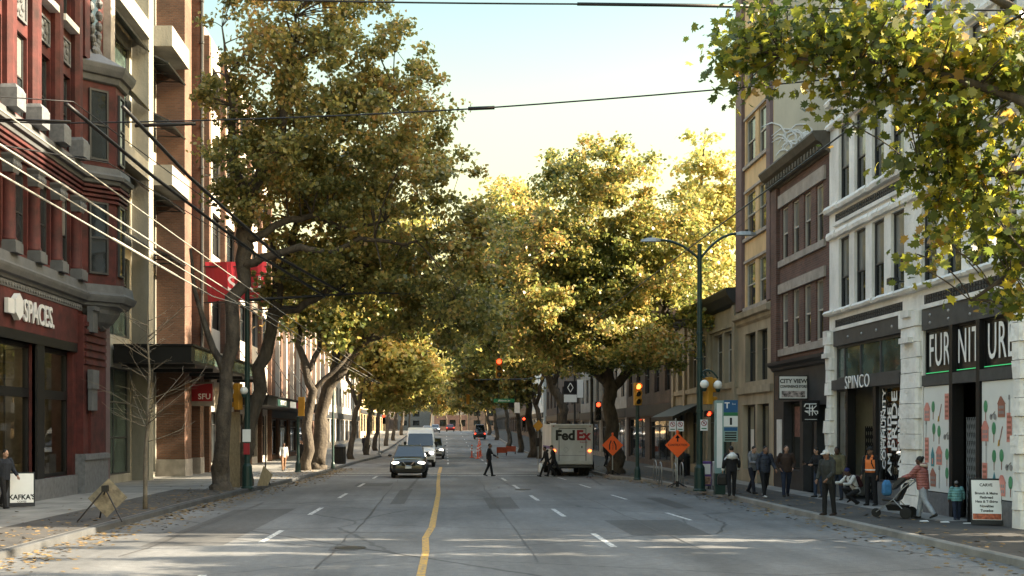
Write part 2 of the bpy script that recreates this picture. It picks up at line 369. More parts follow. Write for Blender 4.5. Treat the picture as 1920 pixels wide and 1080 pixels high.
KR = [(10.5, -40), (10.4, 22), (10.2, 45), (9.7, 54), (9.4, 57), (8.4, 59.6), (8.3, 66), (8.4, 122), (8.5, 1500)]
ground = sheet(lambda y: (-700, 700), 'ground', M['earth'], -0.012)
road = sheet(lambda y: (interp(KL, y)-0.3, interp(KR, y)+0.3), 'road', M['asphalt'], 0.0, ys=sorted(set(YS + [k[1] for k in KL+KR])))
def pavement(name, kerb, sgn, m, outer):
    mb = MB(); kb = MB()
    ys = sorted(set([y for y in YS if y <= 360] + [k[1] for k in kerb if k[1] <= 360] + list(range(24, 60, 2))))
    pr = []; kr = []
    for y in ys:
        k = interp(kerb, y); z = zroad(y)
        i = k + sgn*0.2
        pr.append([(i, y, z-0.01), (i, y, z+0.15), (outer, y, z+0.15), (outer, y, z-0.01)])
        kr.append([(k, y, z-0.01), (k+sgn*0.015, y, z+0.13), (k+sgn*0.045, y, z+0.153), (k+sgn*0.2, y, z+0.153), (k+sgn*0.2, y, z-0.01)])
    mb.loft(pr); kb.loft(kr)
    o = mb.build(name, m); o['kind'] = 'structure'
    q = kb.build('kerb', M['kerb'] if sgn > 0 else M['kerb_shaded'], o)
    return o
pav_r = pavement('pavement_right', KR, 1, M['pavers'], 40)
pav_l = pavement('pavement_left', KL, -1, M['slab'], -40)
band = sheet(lambda y: (interp(KL, y)-0.24, -10.6), 'paver_band', M['pavers'], 0.154, kind=None, parent=pav_l, y0=15, y1=46, ys=list(range(14, 47, 2)))
apron = sheet(lambda y: (12.6, 13.55), 'door_apron', M['slab'], 0.154, kind=None, parent=pav_r, y0=26, y1=80)

# painted markings: parts of the road
def marking(x0, y0, x1, y1, w, m, n=1, dz=0.005):
    mb = MB(); dx, dy = x1-x0, y1-y0; L = math.hypot(dx, dy); nx, ny = -dy/L*w/2, dx/L*w/2
    v = []; f = []
    for i in range(n+1):
        t = i/n; x, y = x0+dx*t, y0+dy*t; z = zroad(y)+dz
        v += [(x+nx, y+ny, z), (x-nx, y-ny, z)]
        if i: f.append((2*i-2, 2*i-1, 2*i+1, 2*i))
    mb.add(v, f); return mb.build('lane_marking', m, road)
yl = [(-0.44, 3), (-0.42, 20), (-0.40, 24), (-0.46, 27), (-0.34, 30), (-0.30, 38), (-0.27, 46), (-0.33, 54), (-0.36, 66)]
mb = MB(); v = []; f = []
for i, (x, y) in enumerate(yl):
    w = 0.085 if y > 29 else 0.075
    v += [(x-w, y, 0.005), (x+w, y, 0.005)]
    if i: f.append((2*i-2, 2*i-1, 2*i+1, 2*i))
mb.add(v, f).build('centre_line', M['line_yellow'], road)
marking(-0.35, 67, -0.3, 78, 0.2, M['line_yellow'])
for y in (17, 25.9, 34.3, 42.6, 51, 59.5): marking(-4.08+(y-25)*0.012, y, -4.05+(y-25)*0.012, y+3.1, 0.14, M['line_white'])
for y in (16.5, 24.9, 33.6, 41.2, 49.4, 57): marking(3.58-(y-25)*0.02, y, 3.54-(y-25)*0.02, y+3.2, 0.14, M['line_white'])
for y in (32.2, 41.8, 50.2, 58): marking(6.75-(y-32)*0.03, y, 6.62-(y-32)*0.03, y+2.9, 0.12, M['line_white'])
for y in (84, 93, 102, 112, 124, 136, 150, 165, 182, 200, 222, 245): marking(3.0, y, 3.0, y+4, 0.14, M['line_white'])
for y in (84, 93, 102, 112, 124, 136, 150, 165, 182, 200): marking(0.2, y, 0.2, y+4, 0.14, M['line_white'])
for y in (63.2, 66.6): marking(-6.6, y, 8.4, y, 0.3, M['line_white'])
r_ = random.Random(5)
M['tar'] = mat('tar_seam', (0.05, 0.048, 0.046), 0.6, 0.3, 4)
def seam(pts, w):
    P = []; 
    for a, b in zip(pts, pts[1:]):
        for k in range(10): t = k/10; P.append((a[0]+(b[0]-a[0])*t+r_.gauss(0, .03), a[1]+(b[1]-a[1])*t))
    P.append(pts[-1]); v = []; f = []
    for i, (x, y) in enumerate(P):
        q = P[min(i+1, len(P)-1)]; p = P[max(i-1, 0)]; d = Vector((q[0]-p[0], q[1]-p[1])).normalized(); e = w*r_.uniform(.4, 1.3)
        v += [(x-d.y*e, y+d.x*e, 0.0045), (x+d.y*e, y-d.x*e, 0.0045)]
        if i: f.append((2*i-2, 2*i-1, 2*i+1, 2*i))
    MB().add(v, f).build('tar_seam', M['tar'], road)
for pts, w in (([(-2.3, 21), (-2.2, 34), (-2.35, 58)], .022), ([(1.75, 22), (1.7, 40), (1.6, 60)], .02), ([(5.3, 24), (5.2, 36), (5.1, 50)], .022), ([(-6.3, 23), (-6.2, 40)], .03), ([(-8, 37.5), (-4, 37.2), (-.6, 37.6)], .03), ([(.3, 32.6), (4, 32.2), (9.8, 32.5)], .025), ([(-3.8, 28.6), (-.6, 28.3)], .03), ([(6.5, 28), (7.4, 31), (7.6, 34.5), (9, 36)], .035), ([(4.2, 44), (8.9, 43.4)], .03), ([(-7, 49), (-1, 49.6)], .03), ([(7.2, 27.2), (8.8, 26.6), (9.9, 27.2)], .03)): seam(pts, w)
# repairs in the asphalt and utility covers
for (x, y, a, b_) in ((-2.1, 24.6, 0.32, 0.45), (1.9, 40, 0.5, 3.2), (-1.6, 44, 0.25, 5), (5.4, 30, 1.0, 2.4), (-5.6, 31, 0.9, 6), (-3.2, 53, 0.8, 1.6), (7.6, 40, 0.3, 3)):
    mb = MB(); mb.quad([(x-a, y-b_, 0.004), (x+a*0.9, y-b_*0.95, 0.004), (x+a, y+b_, 0.004), (x-a*1.05, y+b_*0.9, 0.004)]); mb.build('asphalt_patch', M['asphalt_patch'], road)
def cover(x, y, r):
    o = MB().lathe([(0.001, 0.004), (r, 0.004), (r, 0.012), (r*0.9, 0.014), (0.001, 0.014)], (x, y, 0), 20).build('manhole_cover', M['dark_metal'])
    return o
tag(cover(-2.0, 24.7, 0.33), 'round iron manhole cover in the near lane left of the yellow line', 'manhole cover')
tag(cover(3.2, 48.5, 0.33), 'round iron manhole cover farther up, in the lane right of the yellow line', 'manhole cover')
# ------------------------------------------------------------------ buildings
XL, XR = -13.5, 13.6
def TL(x0=XL): return lambda u, v, w: (x0+w, u, v)       # left facade: u along the street, v up, w out into the street
def TR(x0=XR): return lambda u, v, w: (x0-w, u, v)
def TC(y0): return lambda u, v, w: (u, y0-w, v)           # a wall that faces back down the street
def wall(mb, u0, u1, v0, v1, holes, depth=0.25):
    us = sorted({u0, u1, *[h[0] for h in holes], *[h[1] for h in holes]}); vs = sorted({v0, v1, *[h[2] for h in holes], *[h[3] for h in holes]})
    us = [u for u in us if u0 <= u <= u1]; vs = [q for q in vs if v0 <= q <= v1]
    for a, b in zip(us, us[1:]):
        run = None
        for c, d in zip(vs, vs[1:]):
            mu, mv = (a+b)/2, (c+d)/2
            if any(h[0] < mu < h[1] and h[2] < mv < h[3] for h in holes):
                if run: mb.quad([(a, run[0], 0), (b, run[0], 0), (b, run[1], 0), (a, run[1], 0)]); run = None
            else: run = (run[0], d) if run else (c, d)
        if run: mb.quad([(a, run[0], 0), (b, run[0], 0), (b, run[1], 0), (a, run[1], 0)])
    for a, b, c, d in holes:
        mb.quad([(a, c, 0), (b, c, 0), (b, c, -depth), (a, c, -depth)]); mb.quad([(a, d, 0), (b, d, 0), (b, d, -depth), (a, d, -depth)])
        mb.quad([(a, c, 0), (a, d, 0), (a, d, -depth), (a, c, -depth)]); mb.quad([(b, c, 0), (b, d, 0), (b, d, -depth), (b, c, -depth)])
def lbox(mb, u0, u1, v0, v1, w0, w1): mb.box(u0, u1, v0, v1, w0, w1)
def window(tf, par, u0, u1, v0, v1, depth=0.25, fm='frame_dark', gm='glass', bars=(0.5,), vbars=(), fw=0.055, sill=None, upper=None, sash=True):
    """a window: its frame is the part; glass, blind and sill are its sub-parts"""
    mb = MB(tf); w0, w1 = -depth+0.004, -depth+0.075
    mb.box(u0, u0+fw, v0, v1, w0, w1); mb.box(u1-fw, u1, v0, v1, w0, w1); mb.box(u0+fw, u1-fw, v0, v0+fw, w0, w1); mb.box(u0+fw, u1-fw, v1-fw, v1, w0, w1)
    for t in bars:
        q = v0+(v1-v0)*t; mb.box(u0+fw, u1-fw, q-fw*0.45, q+fw*0.45, w0, w1-0.012)
    for t in vbars:
        q = u0+(u1-u0)*t; mb.box(q-fw*0.4, q+fw*0.4, v0+fw, v1-fw, w0, w1-0.016)
    o = mb.build('window', M[fm] if isinstance(fm, str) else fm, par)
    gw = -depth+0.03; e = fw*0.8
    q = v0+(v1-v0)*(bars[0] if bars else 0.5)
    if upper:
        MB(tf).quad([(u0+e, v0+e, gw-0.012), (u1-e, v0+e, gw-0.012), (u1-e, q, gw-0.012), (u0+e, q, gw-0.012)]).build('pane', M[gm], o)
        MB(tf).quad([(u0+e, q, gw), (u1-e, q, gw), (u1-e, v1-e, gw), (u0+e, v1-e, gw)]).build('blind', M[upper], o)
    else:
        MB(tf).quad([(u0+e, v0+e, gw), (u1-e, v0+e, gw), (u1-e, v1-e, gw), (u0+e, v1-e, gw)]).build('pane', M[gm], o)
    if sill:
        MB(tf).box(u0-0.06, u1+0.06, v0-sill[1], v0-0.002, -0.02, sill[2]).build('sill', M[sill[0]], o)
    return o
def shell(mb, tf_x0, sgn, u0, u1, v0, v1, deep, front=0.0):
    """roof, back and end walls of a block behind its facade plane (facade itself left open)"""
    a, b = -deep, -front
    mb.quad([(u0, v0, a), (u0, v1, a), (u0, v1, b), (u0, v0, b)]); mb.quad([(u1, v0, a), (u1, v1, a), (u1, v1, b), (u1, v0, b)])
    mb.quad([(u0, v1, a), (u1, v1, a), (u1, v1, b), (u0, v1, b)]); mb.quad([(u0, v0, a), (u1, v0, a), (u1, v1, a), (u0, v1, a)])
def room(tf, par, u0, u1, v0, v1, w0, deep, m='interior'):
    mb = MB(tf); a, b = w0-deep, w0
    mb.quad([(u0, v0, a), (u1, v0, a), (u1, v1, a), (u0, v1, a)]); mb.quad([(u0, v0, a), (u0, v1, a), (u0, v1, b), (u0, v0, b)])
    mb.quad([(u1, v0, a), (u1, v1, a), (u1, v1, b), (u1, v0, b)]); mb.quad([(u0, v1, a), (u1, v1, a), (u1, v1, b), (u0, v1, b)]); mb.quad([(u0, v0, a), (u1, v0, a), (u1, v0, b), (u0, v0, b)])
    return mb.build('shop_interior', M[m], par)
def band_profile(mb, u0, u1, prof):
    """a moulding run along the facade: prof is (v, w) pairs, closed behind the wall plane"""
    p = [(prof[0][0], -0.05)] + list(prof) + [(prof[-1][0], -0.05)]
    mb.loft([[(u0, v, w) for v, w in p], [(u1, v, w) for v, w in p]])

# ============ left: the red building
T = TL()
L1 = thing('red_building', 'red painted ornate building with grey stone cornices, columns and a projecting corner bay', 'building', (XL, 38, 0.15))
cols = [31.6, 33.8, 36.0, 38.2, 40.4, 42.55]
holes = []; wins = []
for a, b in zip([29.4]+cols[:-1], cols):
    c = (a+b)/2
    for (v0, v1) in ((8.1, 10.75), (12.45, 15.1), (16.95, 19.9)):
        holes.append((c-0.76, c+0.76, v0, v1)); wins.append((c-0.76, c+0.76, v0, v1))
gh = [(31.0, 34.6, 0.85, 5.3), (35.0, 38.6, 0.85, 5.3), (39.3, 42.5, 0.85, 5.3)]
mb = MB(T); wall(mb, 26, 46.9, 0.1, 23, holes+gh, 0.2); shell(mb, XL, 1, 26, 46.9, 0.1, 23, 18)
L1w = mb.build('wall', M['red'], L1)
for w in wins: window(T, L1, *w, depth=0.2, gm='glass', upper='blind' if random.random() < 0.3 else None, fm='frame_dark')
# storefront
for (a, b, c, d) in gh:
    mb = MB(T)
    mb.box(a, a+0.1, c, d, -0.38, -0.2); mb.box(b-0.1, b, c, d, -0.38, -0.2); mb.box(a+0.1, b-0.1, d-0.14, d, -0.38, -0.2); mb.box(a+0.1, b-0.1, c, c+0.12, -0.38, -0.2); mb.box(a+0.1, b-0.1, 3.55, 3.85, -0.38, -0.16)
    o = mb.build('shop_window', M['black'], L1)
    MB(T).quad([(a+0.05, c+0.05, -0.3), (b-0.05, c+0.05, -0.3), (b-0.05, d-0.05, -0.3), (a+0.05, d-0.05, -0.3)]).build('pane', M['shop_glass'], o)
room(T, L1, 30.2, 42.8, 0.3, 5.4, -0.42, 5.5)
mb = MB(T)
mb.box(32, 34.2, 0.3, 1.5, -2.2, -1.2); mb.box(36, 37.8, 0.3, 1.15, -1.8, -1.0); mb.box(40.2, 41.7, 0.3, 1.3, -2.6, -1.6); mb.box(39.0, 39.2, 0.3, 5.4, -4.5, -1.2); mb.box(34.7, 34.9, 0.3, 5.4, -4.5, -2.4)
mb.build('counter', M['wood'], L1)
mb = MB(T)
for (u, v, w) in ((33, 4.7, -2.5), (36.6, 4.6, -3.0), (41, 4.5, -2.8), (37.4, 3.1, -4.6)): mb.ball((u, v, w), 0.12, 8, 6)
mb.build('added_lamp', M['added_shop_light'], L1)  # unseen lamps, added to brighten the shop interior
MB(T).box(34.6, 35.0, 0.85, 5.3, -0.1, 0.05).build('steel_pier', M['black'], L1); MB(T).box(38.6, 39.3, 0.85, 5.3, -0.1, 0.08).build('steel_pier', M['black'], L1)
mb = MB(T); mb.box(30.8, 42.75, 5.3, 5.62, -0.2, 0.1); mb.build('shop_lintel', M['black'], L1)
mb = MB(T); mb.box(30.0, 42.7, 0.1, 0.85, -0.1, 0.12); mb.build('granite_base', M['granite'], L1)
MB(T).box(29, 42.8, 5.622, 6.86, -0.05, 0.1).build('fascia_panel', M['red'], L1)
mb = MB(T)   # pilaster with grooved head
mb.box(42.85, 45.7, 1.6, 6.7, -0.1, 0.28)
for k in range(6): mb.box(43.0, 45.55, 4.9+k*0.28, 5.06+k*0.28, 0.28, 0.35)
mb.box(43.5, 44.6, 1.6, 4.6, 0.28, 0.36); mb.build('pilaster', M['red'], L1)
mb = MB(T); mb.box(42.8, 45.75, 0.1, 1.6, -0.1, 0.36); mb.box(42.75, 45.8, 1.38, 1.56, 0.36, 0.42); mb.build('pilaster_base', M['granite'], L1)
mb = MB(T); mb.box(43.1, 43.9, 4.0, 4.7, 0.36, 0.55); mb.box(43.15, 43.85, 3.2, 4.0, 0.36, 0.5); mb.build('bracket', M['grey_stone'], L1)
MB(T).box(45.72, 46.9, 0.1, 6.7, 0, 0.1).build('corner_pier', M['mauve'], L1)
# cornices; they step out round the bay
bay = [(43.35, 0.0), (44.4, 1.05), (45.6, 1.05), (46.6, 0.0)]
def bayring(v, off):
    (a, _), (b, w), (c, _), (d, _) = bay
    return [(a-off*1.2, v, -0.04), (a-off*0.9, v, off*0.3), (b-off*0.45, v, w+off), (c+off*0.45, v, w+off), (d+off*0.9, v, off*0.3), (d+off*1.2, v, -0.04)]
def bayband(mb, pr): mb.loft([bayring(v, w) for v, w in pr])
mb = MB(T)
for pr in ([(7.08, 0.06), (7.12, 0.16), (7.22, 0.2), (7.26, 0.32), (7.42, 0.4), (7.5, 0.42), (7.52, 0.34), (7.6, 0.3), (7.9, 0.26), (7.92, 0.06)],
           [(11.66, 0.05), (11.7, 0.14), (11.82, 0.18), (11.85, 0.3), (11.98, 0.34), (12.0, 0.24), (12.08, 0.2), (12.3, 0.16), (12.32, 0.03)]):
    band_profile(mb, 26, 43.3, pr); bayband(mb, pr)
bayband(mb, [(15.45, 0.02), (15.5, 0.1), (15.7, 0.16), (15.74, 0.26), (15.95, 0.36), (16.1, 0.4), (16.14, 0.36), (16.16, 0.02)])
mb.build('cornice', M['grey_stone'], L1)
mb = MB(T); mb.loft([bayring(16.16, 0.3), [(44.2, 16.9, -0.04), (44.3, 16.9, 0.0), (44.9, 16.95, 0.12), (45.1, 16.95, 0.12), (45.6, 16.9, 0), (45.7, 16.9, -0.04)]]); mb.build('bay_roof', M['granite'], L1)
mb = MB(T)   # moulded ridges below the upper cornice
for k in range(4):
    pr = [(10.98+k*0.17, 0.03), (11.0+k*0.17, 0.09+k*0.03), (11.09+k*0.17, 0.09+k*0.03), (11.11+k*0.17, 0.03)]
    band_profile(mb, 26, 43.3, pr); bayband(mb, pr)
mb.build('brick_ridges', M['red'], L1)
mb = MB(T)   # carved frieze
mb.box(28, 43.2, 6.862, 7.078, -0.02, 0.13)
for k in range(64): mb.ball((28.2+k*0.235, 6.97, 0.13), (0.08, 0.075, 0.05), 6, 4)
mb.build('frieze', M['grey_stone'], L1)
mb = MB(T); mb.loft([bayring(7.9, -0.02), bayring(15.46, -0.02)])
mb.build('bay', M['red'], L1)
def bay_window(p, q, v0, v1, ins=0.22):
    (ua, wa), (ub, wb) = p, q; L = math.hypot(ub-ua, wb-wa); du, dw = (ub-ua)/L, (wb-wa)/L; nu, nw = -dw, du
    if nw < 0 or (nw == 0 and nu > 0): nu, nw = -nu, -nw
    def tf(a, v, n): return T(ua+du*a+nu*n, v, wa+dw*a+nw*n)
    c0, c1 = L*ins, L*(1-ins); mb = MB(tf)
    for (a, b, c, d) in ((c0, c0+0.07, v0, v1), (c1-0.07, c1, v0, v1), (c0+0.07, c1-0.07, v0, v0+0.08), (c0+0.07, c1-0.07, v1-0.08, v1), (c0+0.07, c1-0.07, (v0+v1)/2-0.03, (v0+v1)/2+0.03)): mb.box(a, b, c, d, -0.03, 0.07)
    o = mb.build('window', M['frame_dark'], L1)
    MB(tf).quad([(c0+0.04, v0+0.04, 0.02), (c1-0.04, v0+0.04, 0.02), (c1-0.04, v1-0.04, 0.02), (c0+0.04, v1-0.04, 0.02)]).build('pane', M['glass'], o)
for (v0, v1) in ((8.3, 11.0), (12.55, 15.2)):
    bay_window(bay[0], bay[1], v0, v1, 0.24); bay_window(bay[1], bay[2], v0, v1, 0.2)
mb = MB(T)   # carved corbel under the bay
for k, (v, s) in enumerate(()): pass
mb.loft([[(45.0+math.cos(q)*r*1.35, v, max(-0.04, math.sin(q)*r*0.95)) for q in [math.pi*j/10 for j in range(11)]] for v, r in ((6.15, 0.12), (6.3, 0.4), (6.55, 0.75), (6.85, 0.98), (7.0, 1.02), (7.09, 1.1))])
mb.box(43.3, 43.9, 6.1, 7.05, 0.28, 0.5); mb.box(43.25, 43.95, 6.9, 7.05, 0.5, 0.58); mb.build('corbel', M['grey_stone'], L1)
# second-floor columns on pedestals
for c in cols:
    MB(T).lathe([(0.24, 8.25), (0.22, 8.4), (0.21, 10.3), (0.23, 10.36)], (0, 0, 0), 14, 'z') if False else None
    mb = MB(lambda x, y, z, c=c: T(c+x, z, 0.08+y)); mb.lathe([(0.27, 8.28), (0.27, 8.36), (0.235, 8.42), (0.215, 10.3), (0.25, 10.36)], n=14); mb.build('column', M['red'], L1, smooth=True)
    mb = MB(T); mb.box(c-0.33, c+0.33, 7.9, 8.22, -0.02, 0.44); mb.box(c-0.29, c+0.29, 8.22, 8.29, -0.02, 0.4); mb.build('pedestal', M['grey_stone'], L1)
    mb = MB(T); mb.loft([[(c-r, v, -0.02), (c-r, v, r+0.06), (c+r, v, r+0.06), (c+r, v, -0.02)] for v, r in ((10.36, 0.25), (10.5, 0.29), (10.75, 0.3), (10.86, 0.37), (10.93, 0.37))])
    for k in range(4): mb.ball((c-0.27+k*0.18, 10.6, 0.36), (0.09, 0.13, 0.06), 6, 5)
    mb.build('capital', M['grey_stone'], L1)
# giant piers above
for i, c in enumerate(cols):
    mb = MB(T); mb.loft([[(c-0.28, v, -0.02), (c-0.28, v, 0.16), (c-0.17, v, 0.3), (c+0.17, v, 0.3), (c+0.28, v, 0.16), (c+0.28, v, -0.02)] for v in (13.0, 22)]); mb.build('pier', M['red'], L1)
    mb = MB(T); mb.box(c-0.38, c+0.38, 12.32, 12.9, -0.02, 0.5); mb.loft([[(c-r, v, -0.02), (c-r, v, r+0.1), (c+r, v, r+0.1), (c+r, v, -0.02)] for v, r in ((12.9, 0.38), (13.02, 0.33))]); mb.build('pedestal', M['granite'], L1)
for a, b in zip([29.4]+cols[:-1], cols):
    c = (a+b)/2
    mb = MB(T); mb.box(c-0.55, c+0.55, 15.45, 16.35, -0.02, 0.04)
    for s in ((c-0.55, c-0.47, 15.45, 16.35), (c+0.47, c+0.55, 15.45, 16.35), (c-0.47, c+0.47, 15.45, 15.53), (c-0.47, c+0.47, 16.27, 16.35)): mb.box(*s, 0.04, 0.09)
    for k in range(5): mb.ball((c+0.25*math.cos(k*1.257), 15.9+0.25*math.sin(k*1.257), 0.05), (0.13, 0.13, 0.06), 7, 5)
    mb.build('carved_panel', M['grey_stone'], L1)
    MB(T).box(c-0.75, c+0.75, 16.72, 16.94, -0.02, 0.34).build('sill_course', M['white_stone'], L1)
mb = MB(T)   # oval window in its wreath above the bay roof
mb.prism([(45.0+0.42*math.cos(2*math.pi*k/24), 19.0+1.75*math.sin(2*math.pi*k/24)) for k in range(24)], 0.02, 0.06); o = mb.build('oval_window', M['glass'], L1)
mb = MB(T)
for k in range(26):
    q = 2*math.pi*k/26; mb.ball((45.0+0.56*math.cos(q), 19.0+1.95*math.sin(q), 0.08), (0.17+0.05*(k % 2), 0.2, 0.12), 6, 5)
mb.ball((45, 16.9, 0.15), (0.6, 0.25, 0.15), 8, 6); mb.build('wreath', M['grey_stone'], o)
MB(T).box(43.0, 43.6, 16.2, 22, 0, 0.3).build('pier', M['red'], L1); MB(T).box(46.3, 46.88, 16.2, 22, 0, 0.3).build('pier', M['pale_stone'], L1)
# raised sign
s1 = MB(T); s1.prism([(36.35+0.36*math.cos(R(90+60*k)), 6.3+0.42*math.sin(R(90+60*k))) for k in range(6)], 0.14, 0.32)
s1.prism([(35.55, 6.05), (36.2, 6.05), (36.2, 6.5), (35.55, 6.5)], 0.14, 0.26); s1.build('sign_emblem', M['letter_grey'], L1)
text('sign_lettering', 'SPACES.', M['letter_grey'], L1, T(38.6, 6.24, 0.14), 0.98, ROT_L, 0.03, 0.012, sx=0.84)

# ============ left: brick and concrete office building
L2 = thing('brick_office_building', 'brick and raw concrete office building with dark steel canopy and red letter signs', 'building', (-13.6, 60, 0.15))
TA = TL(-14.4)
hol = [(47.2, 53.6, 0.5, 5.2), (54.9, 58.3, 0.4, 5.2)]
for v in (6.6, 11.4, 16.2, 21.6): hol += [(47.4, 53.5, v, v+3.6), (54.95, 58.3, v, v+3.6)]
mb = MB(TA); wall(mb, 46.95, 64, 0.1, 27, hol, 0.2); shell(mb, 0, 1, 46.95, 64, 0.1, 27, 16); mb.build('wall', M['concrete'], L2)
for h in hol: window(TA, L2, *h, depth=0.2, gm='glass_green', bars=(0.35, 0.68), vbars=(0.33, 0.66), fm='frame_dark', fw=0.07)
mb = MB(); mb.box(-14.42, -13.62, 53.9, 54.75, 0.1, 27); mb.build('concrete_column', M['concrete'], L2)
mb = MB(); mb.box(-14.42, -12.98, 58.45, 60.0, 1.0, 27); mb.build('brick_pillar', M['brick_orange'], L2)
mb = MB(); mb.box(-14.42, -12.94, 58.4, 60.05, 0.1, 1.0); mb.build('pillar_base', M['pale_stone'], L2)
mb = MB(); mb.box(-14.42, -13.5, 60.0, 62.0, 6.0, 27); mb.build('recessed_brick', M['brick_orange'], L2)
mb = MB(); mb.box(-14.42, -12.96, 62.0, 62.9, 1.0, 27); mb.build('brick_pillar', M['brick_orange'], L2)
mb = MB(); mb.box(-14.42, -12.92, 61.96, 62.94, 0.1, 1.0); mb.build('pillar_base', M['pale_stone'], L2)
mb = MB(); mb.box(-14.42, -13.9, 60.0, 62.0, 0.1, 6.0); mb.build('brick_niche', M['brick_orange'], L2)
mb = MB(); mb.box(-13.35, -11.95, 60.55, 60.62, 3.7, 4.95); mb.build('sign_backing', M['pale_stone'], L2)
mb = MB(); mb.box(-13.2, -12.02, 60.48, 60.54, 3.95, 4.85); sg = mb.build('sign_panel', M['sign_red'], L2)
text('sign_lettering', 'SFU', M['letter_white'], sg, (-12.42, 60.475, 4.18), 0.4, ROT_C, 0.004, 0.004)
mb = MB(); mb.tube([(-12.85, 61.9, 6.2), (-12.85, 61.9, 27)], 0.09, 8)
for z in np.arange(7.5, 27, 2.2): mb.lathe([(0.13, -0.06), (0.13, 0.06)], (-12.85, 61.9, z), 8)
mb.build('downpipe', M['dark_metal'], L2)
for z in (13.9, 20.4):
    MB().box(-14.3, -12.75, 54.76, 58.42, z, z+0.95).build('balcony_slab', M['concrete'], L2)
    MB().box(-14.3, -13.55, 47.3, 53.88, z, z+0.8).build('balcony_slab', M['concrete'], L2)
for z in (10.6, 13.2, 16.9, 19.6):
    mb = MB(); mb.loft([[(-14.2, y, z+0.62), (-12.95, y, z), (-12.9, y, z+0.05), (-14.2, y, z+0.7)] for y in (54.78, 58.4)])
    for y in (55.2, 56.6, 58.0): mb.tube([(-14.2, y, z+0.1), (-13.1, y, z+0.06)], 0.03, 6)
    mb.build('steel_sunshade', M['dark_metal'], L2)
    mb = MB(); mb.loft([[(-14.2, y, z+0.62), (-13.6, y, z+.2), (-13.55, y, z+0.25), (-14.2, y, z+0.7)] for y in (47.3, 53.85)]); mb.build('steel_sunshade', M['dark_metal'], L2)
mb = MB(); mb.box(-14.3, -10.95, 50.6, 69.5, 5.42, 6.1); mb.box(-14.3, -10.85, 50.5, 69.6, 6.1, 6.18); mb.box(-14.3, -10.88, 50.52, 69.58, 5.36, 5.42); cp = mb.build('canopy', M['black'], L2)
MB().quad([(-10.94, 51.2, 5.5), (-10.94, 69.2, 5.5), (-10.94, 69.2, 6.02), (-10.94, 51.2, 6.02)]).build('canopy_glass', M['glass_green'], cp)
for y in (51.5, 55.5, 59.5, 63.5, 67.5): MB().box(-14.2, -11.0, y, y+0.14, 5.2, 5.36).build('canopy_beam', M['dark_metal'], cp)
# pale plastered building next door
L3 = thing('pale_plaster_building', 'pale plastered building behind the large plane tree with a red hanging banner', 'building', (XL, 75, 0.15))
TB = TL(-13.15)
hol = [(66.2+i*4.4, 69.2+i*4.4, v, v+2.4) for i in range(5) for v in (8.2, 12.4, 16.6, 20.6)]
gh = [(64.5+i*4.6, 68.2+i*4.6, 0.6, 3.5) for i in range(5)]
mb = MB(TB); wall(mb, 64, 88, 0.1, 24.5, hol+gh, 0.3); shell(mb, 0, 1, 64, 88, 0.1, 24.5, 16); mb.build('wall', M['pale_plaster'], L3)
for h in hol: window(TB, L3, *h, depth=0.3, gm='glass', vbars=(0.5,), bars=(0.6,))
for h in gh: window(TB, L3, *h, depth=0.3, gm='glass', vbars=(0.33, 0.66), bars=(0.75,), fw=0.08)
for i in range(6): MB(TB).box(63.98+i*4.55, 64.5+i*4.55, 0.1, 24, 0, 0.28).build('pilaster', M['brick_orange'], L3)
mb = MB(); mb.box(-13.2, -10.6, 70, 105, 3.95, 4.5); mb.box(-13.2, -10.5, 69.9, 105.1, 4.5, 4.56); cp = mb.build('canopy', M['black'], L3)
mb = MB(); mb.box(-10.59, -10.56, 74, 79, 3.98, 4.4); mb.build('canopy_sign', M['green_pole'], cp); text('sign_lettering', 'MARKET', M['letter_white'], cp, (-10.545, 76.5, 4.2), 0.42, ROT_L, 0.004, 0.01, sx=1.6)
MB().box(-10.59, -10.56, 80, 83, 3.98, 4.4).build('canopy_sign', M['letter_white'], cp); MB().box(-10.59, -10.56, 83.5, 88, 3.98, 4.4).build('canopy_sign', M['sign_red'], cp)
for y in (72, 80, 88, 96, 104): MB().tube([(-12.9, y, 7.8), (-10.8, y, 4.55)], 0.03, 6).build('canopy_rod', M['dark_metal'], cp)
mb = MB(); mb.box(-13.15, -9.55, 63.2, 63.26, 11.25, 11.3); mb.box(-13.15, -9.5, 63.2, 63.28, 9.3, 9.36); br = mb.build('banner_bracket', M['dark_metal'], L3)
mb = MB(); n = 14
top = [(-12.95+3.3*i/n, 63.22+0.05*math.sin(i*0.9), 11.52-0.0*i) for i in range(n+1)]; bot = [(-12.8+3.15*i/n, 63.22+0.08*math.sin(i*0.8+1), 9.35+0.12*math.sin(i*0.25)) for i in range(n+1)]
mb.loft([[top[i], bot[i], (bot[i][0], bot[i][1]+0.03, bot[i][2]), (top[i][0], top[i][1]+0.03, top[i][2])] for i in range(n+1)]); bn = mb.build('banner', M['sign_red'], L3)
text('banner_lettering', 'SFU', M['letter_white'], bn, (-10.8, 63.1, 10.3), 1.15, ROT_C, 0.004, 0.01)
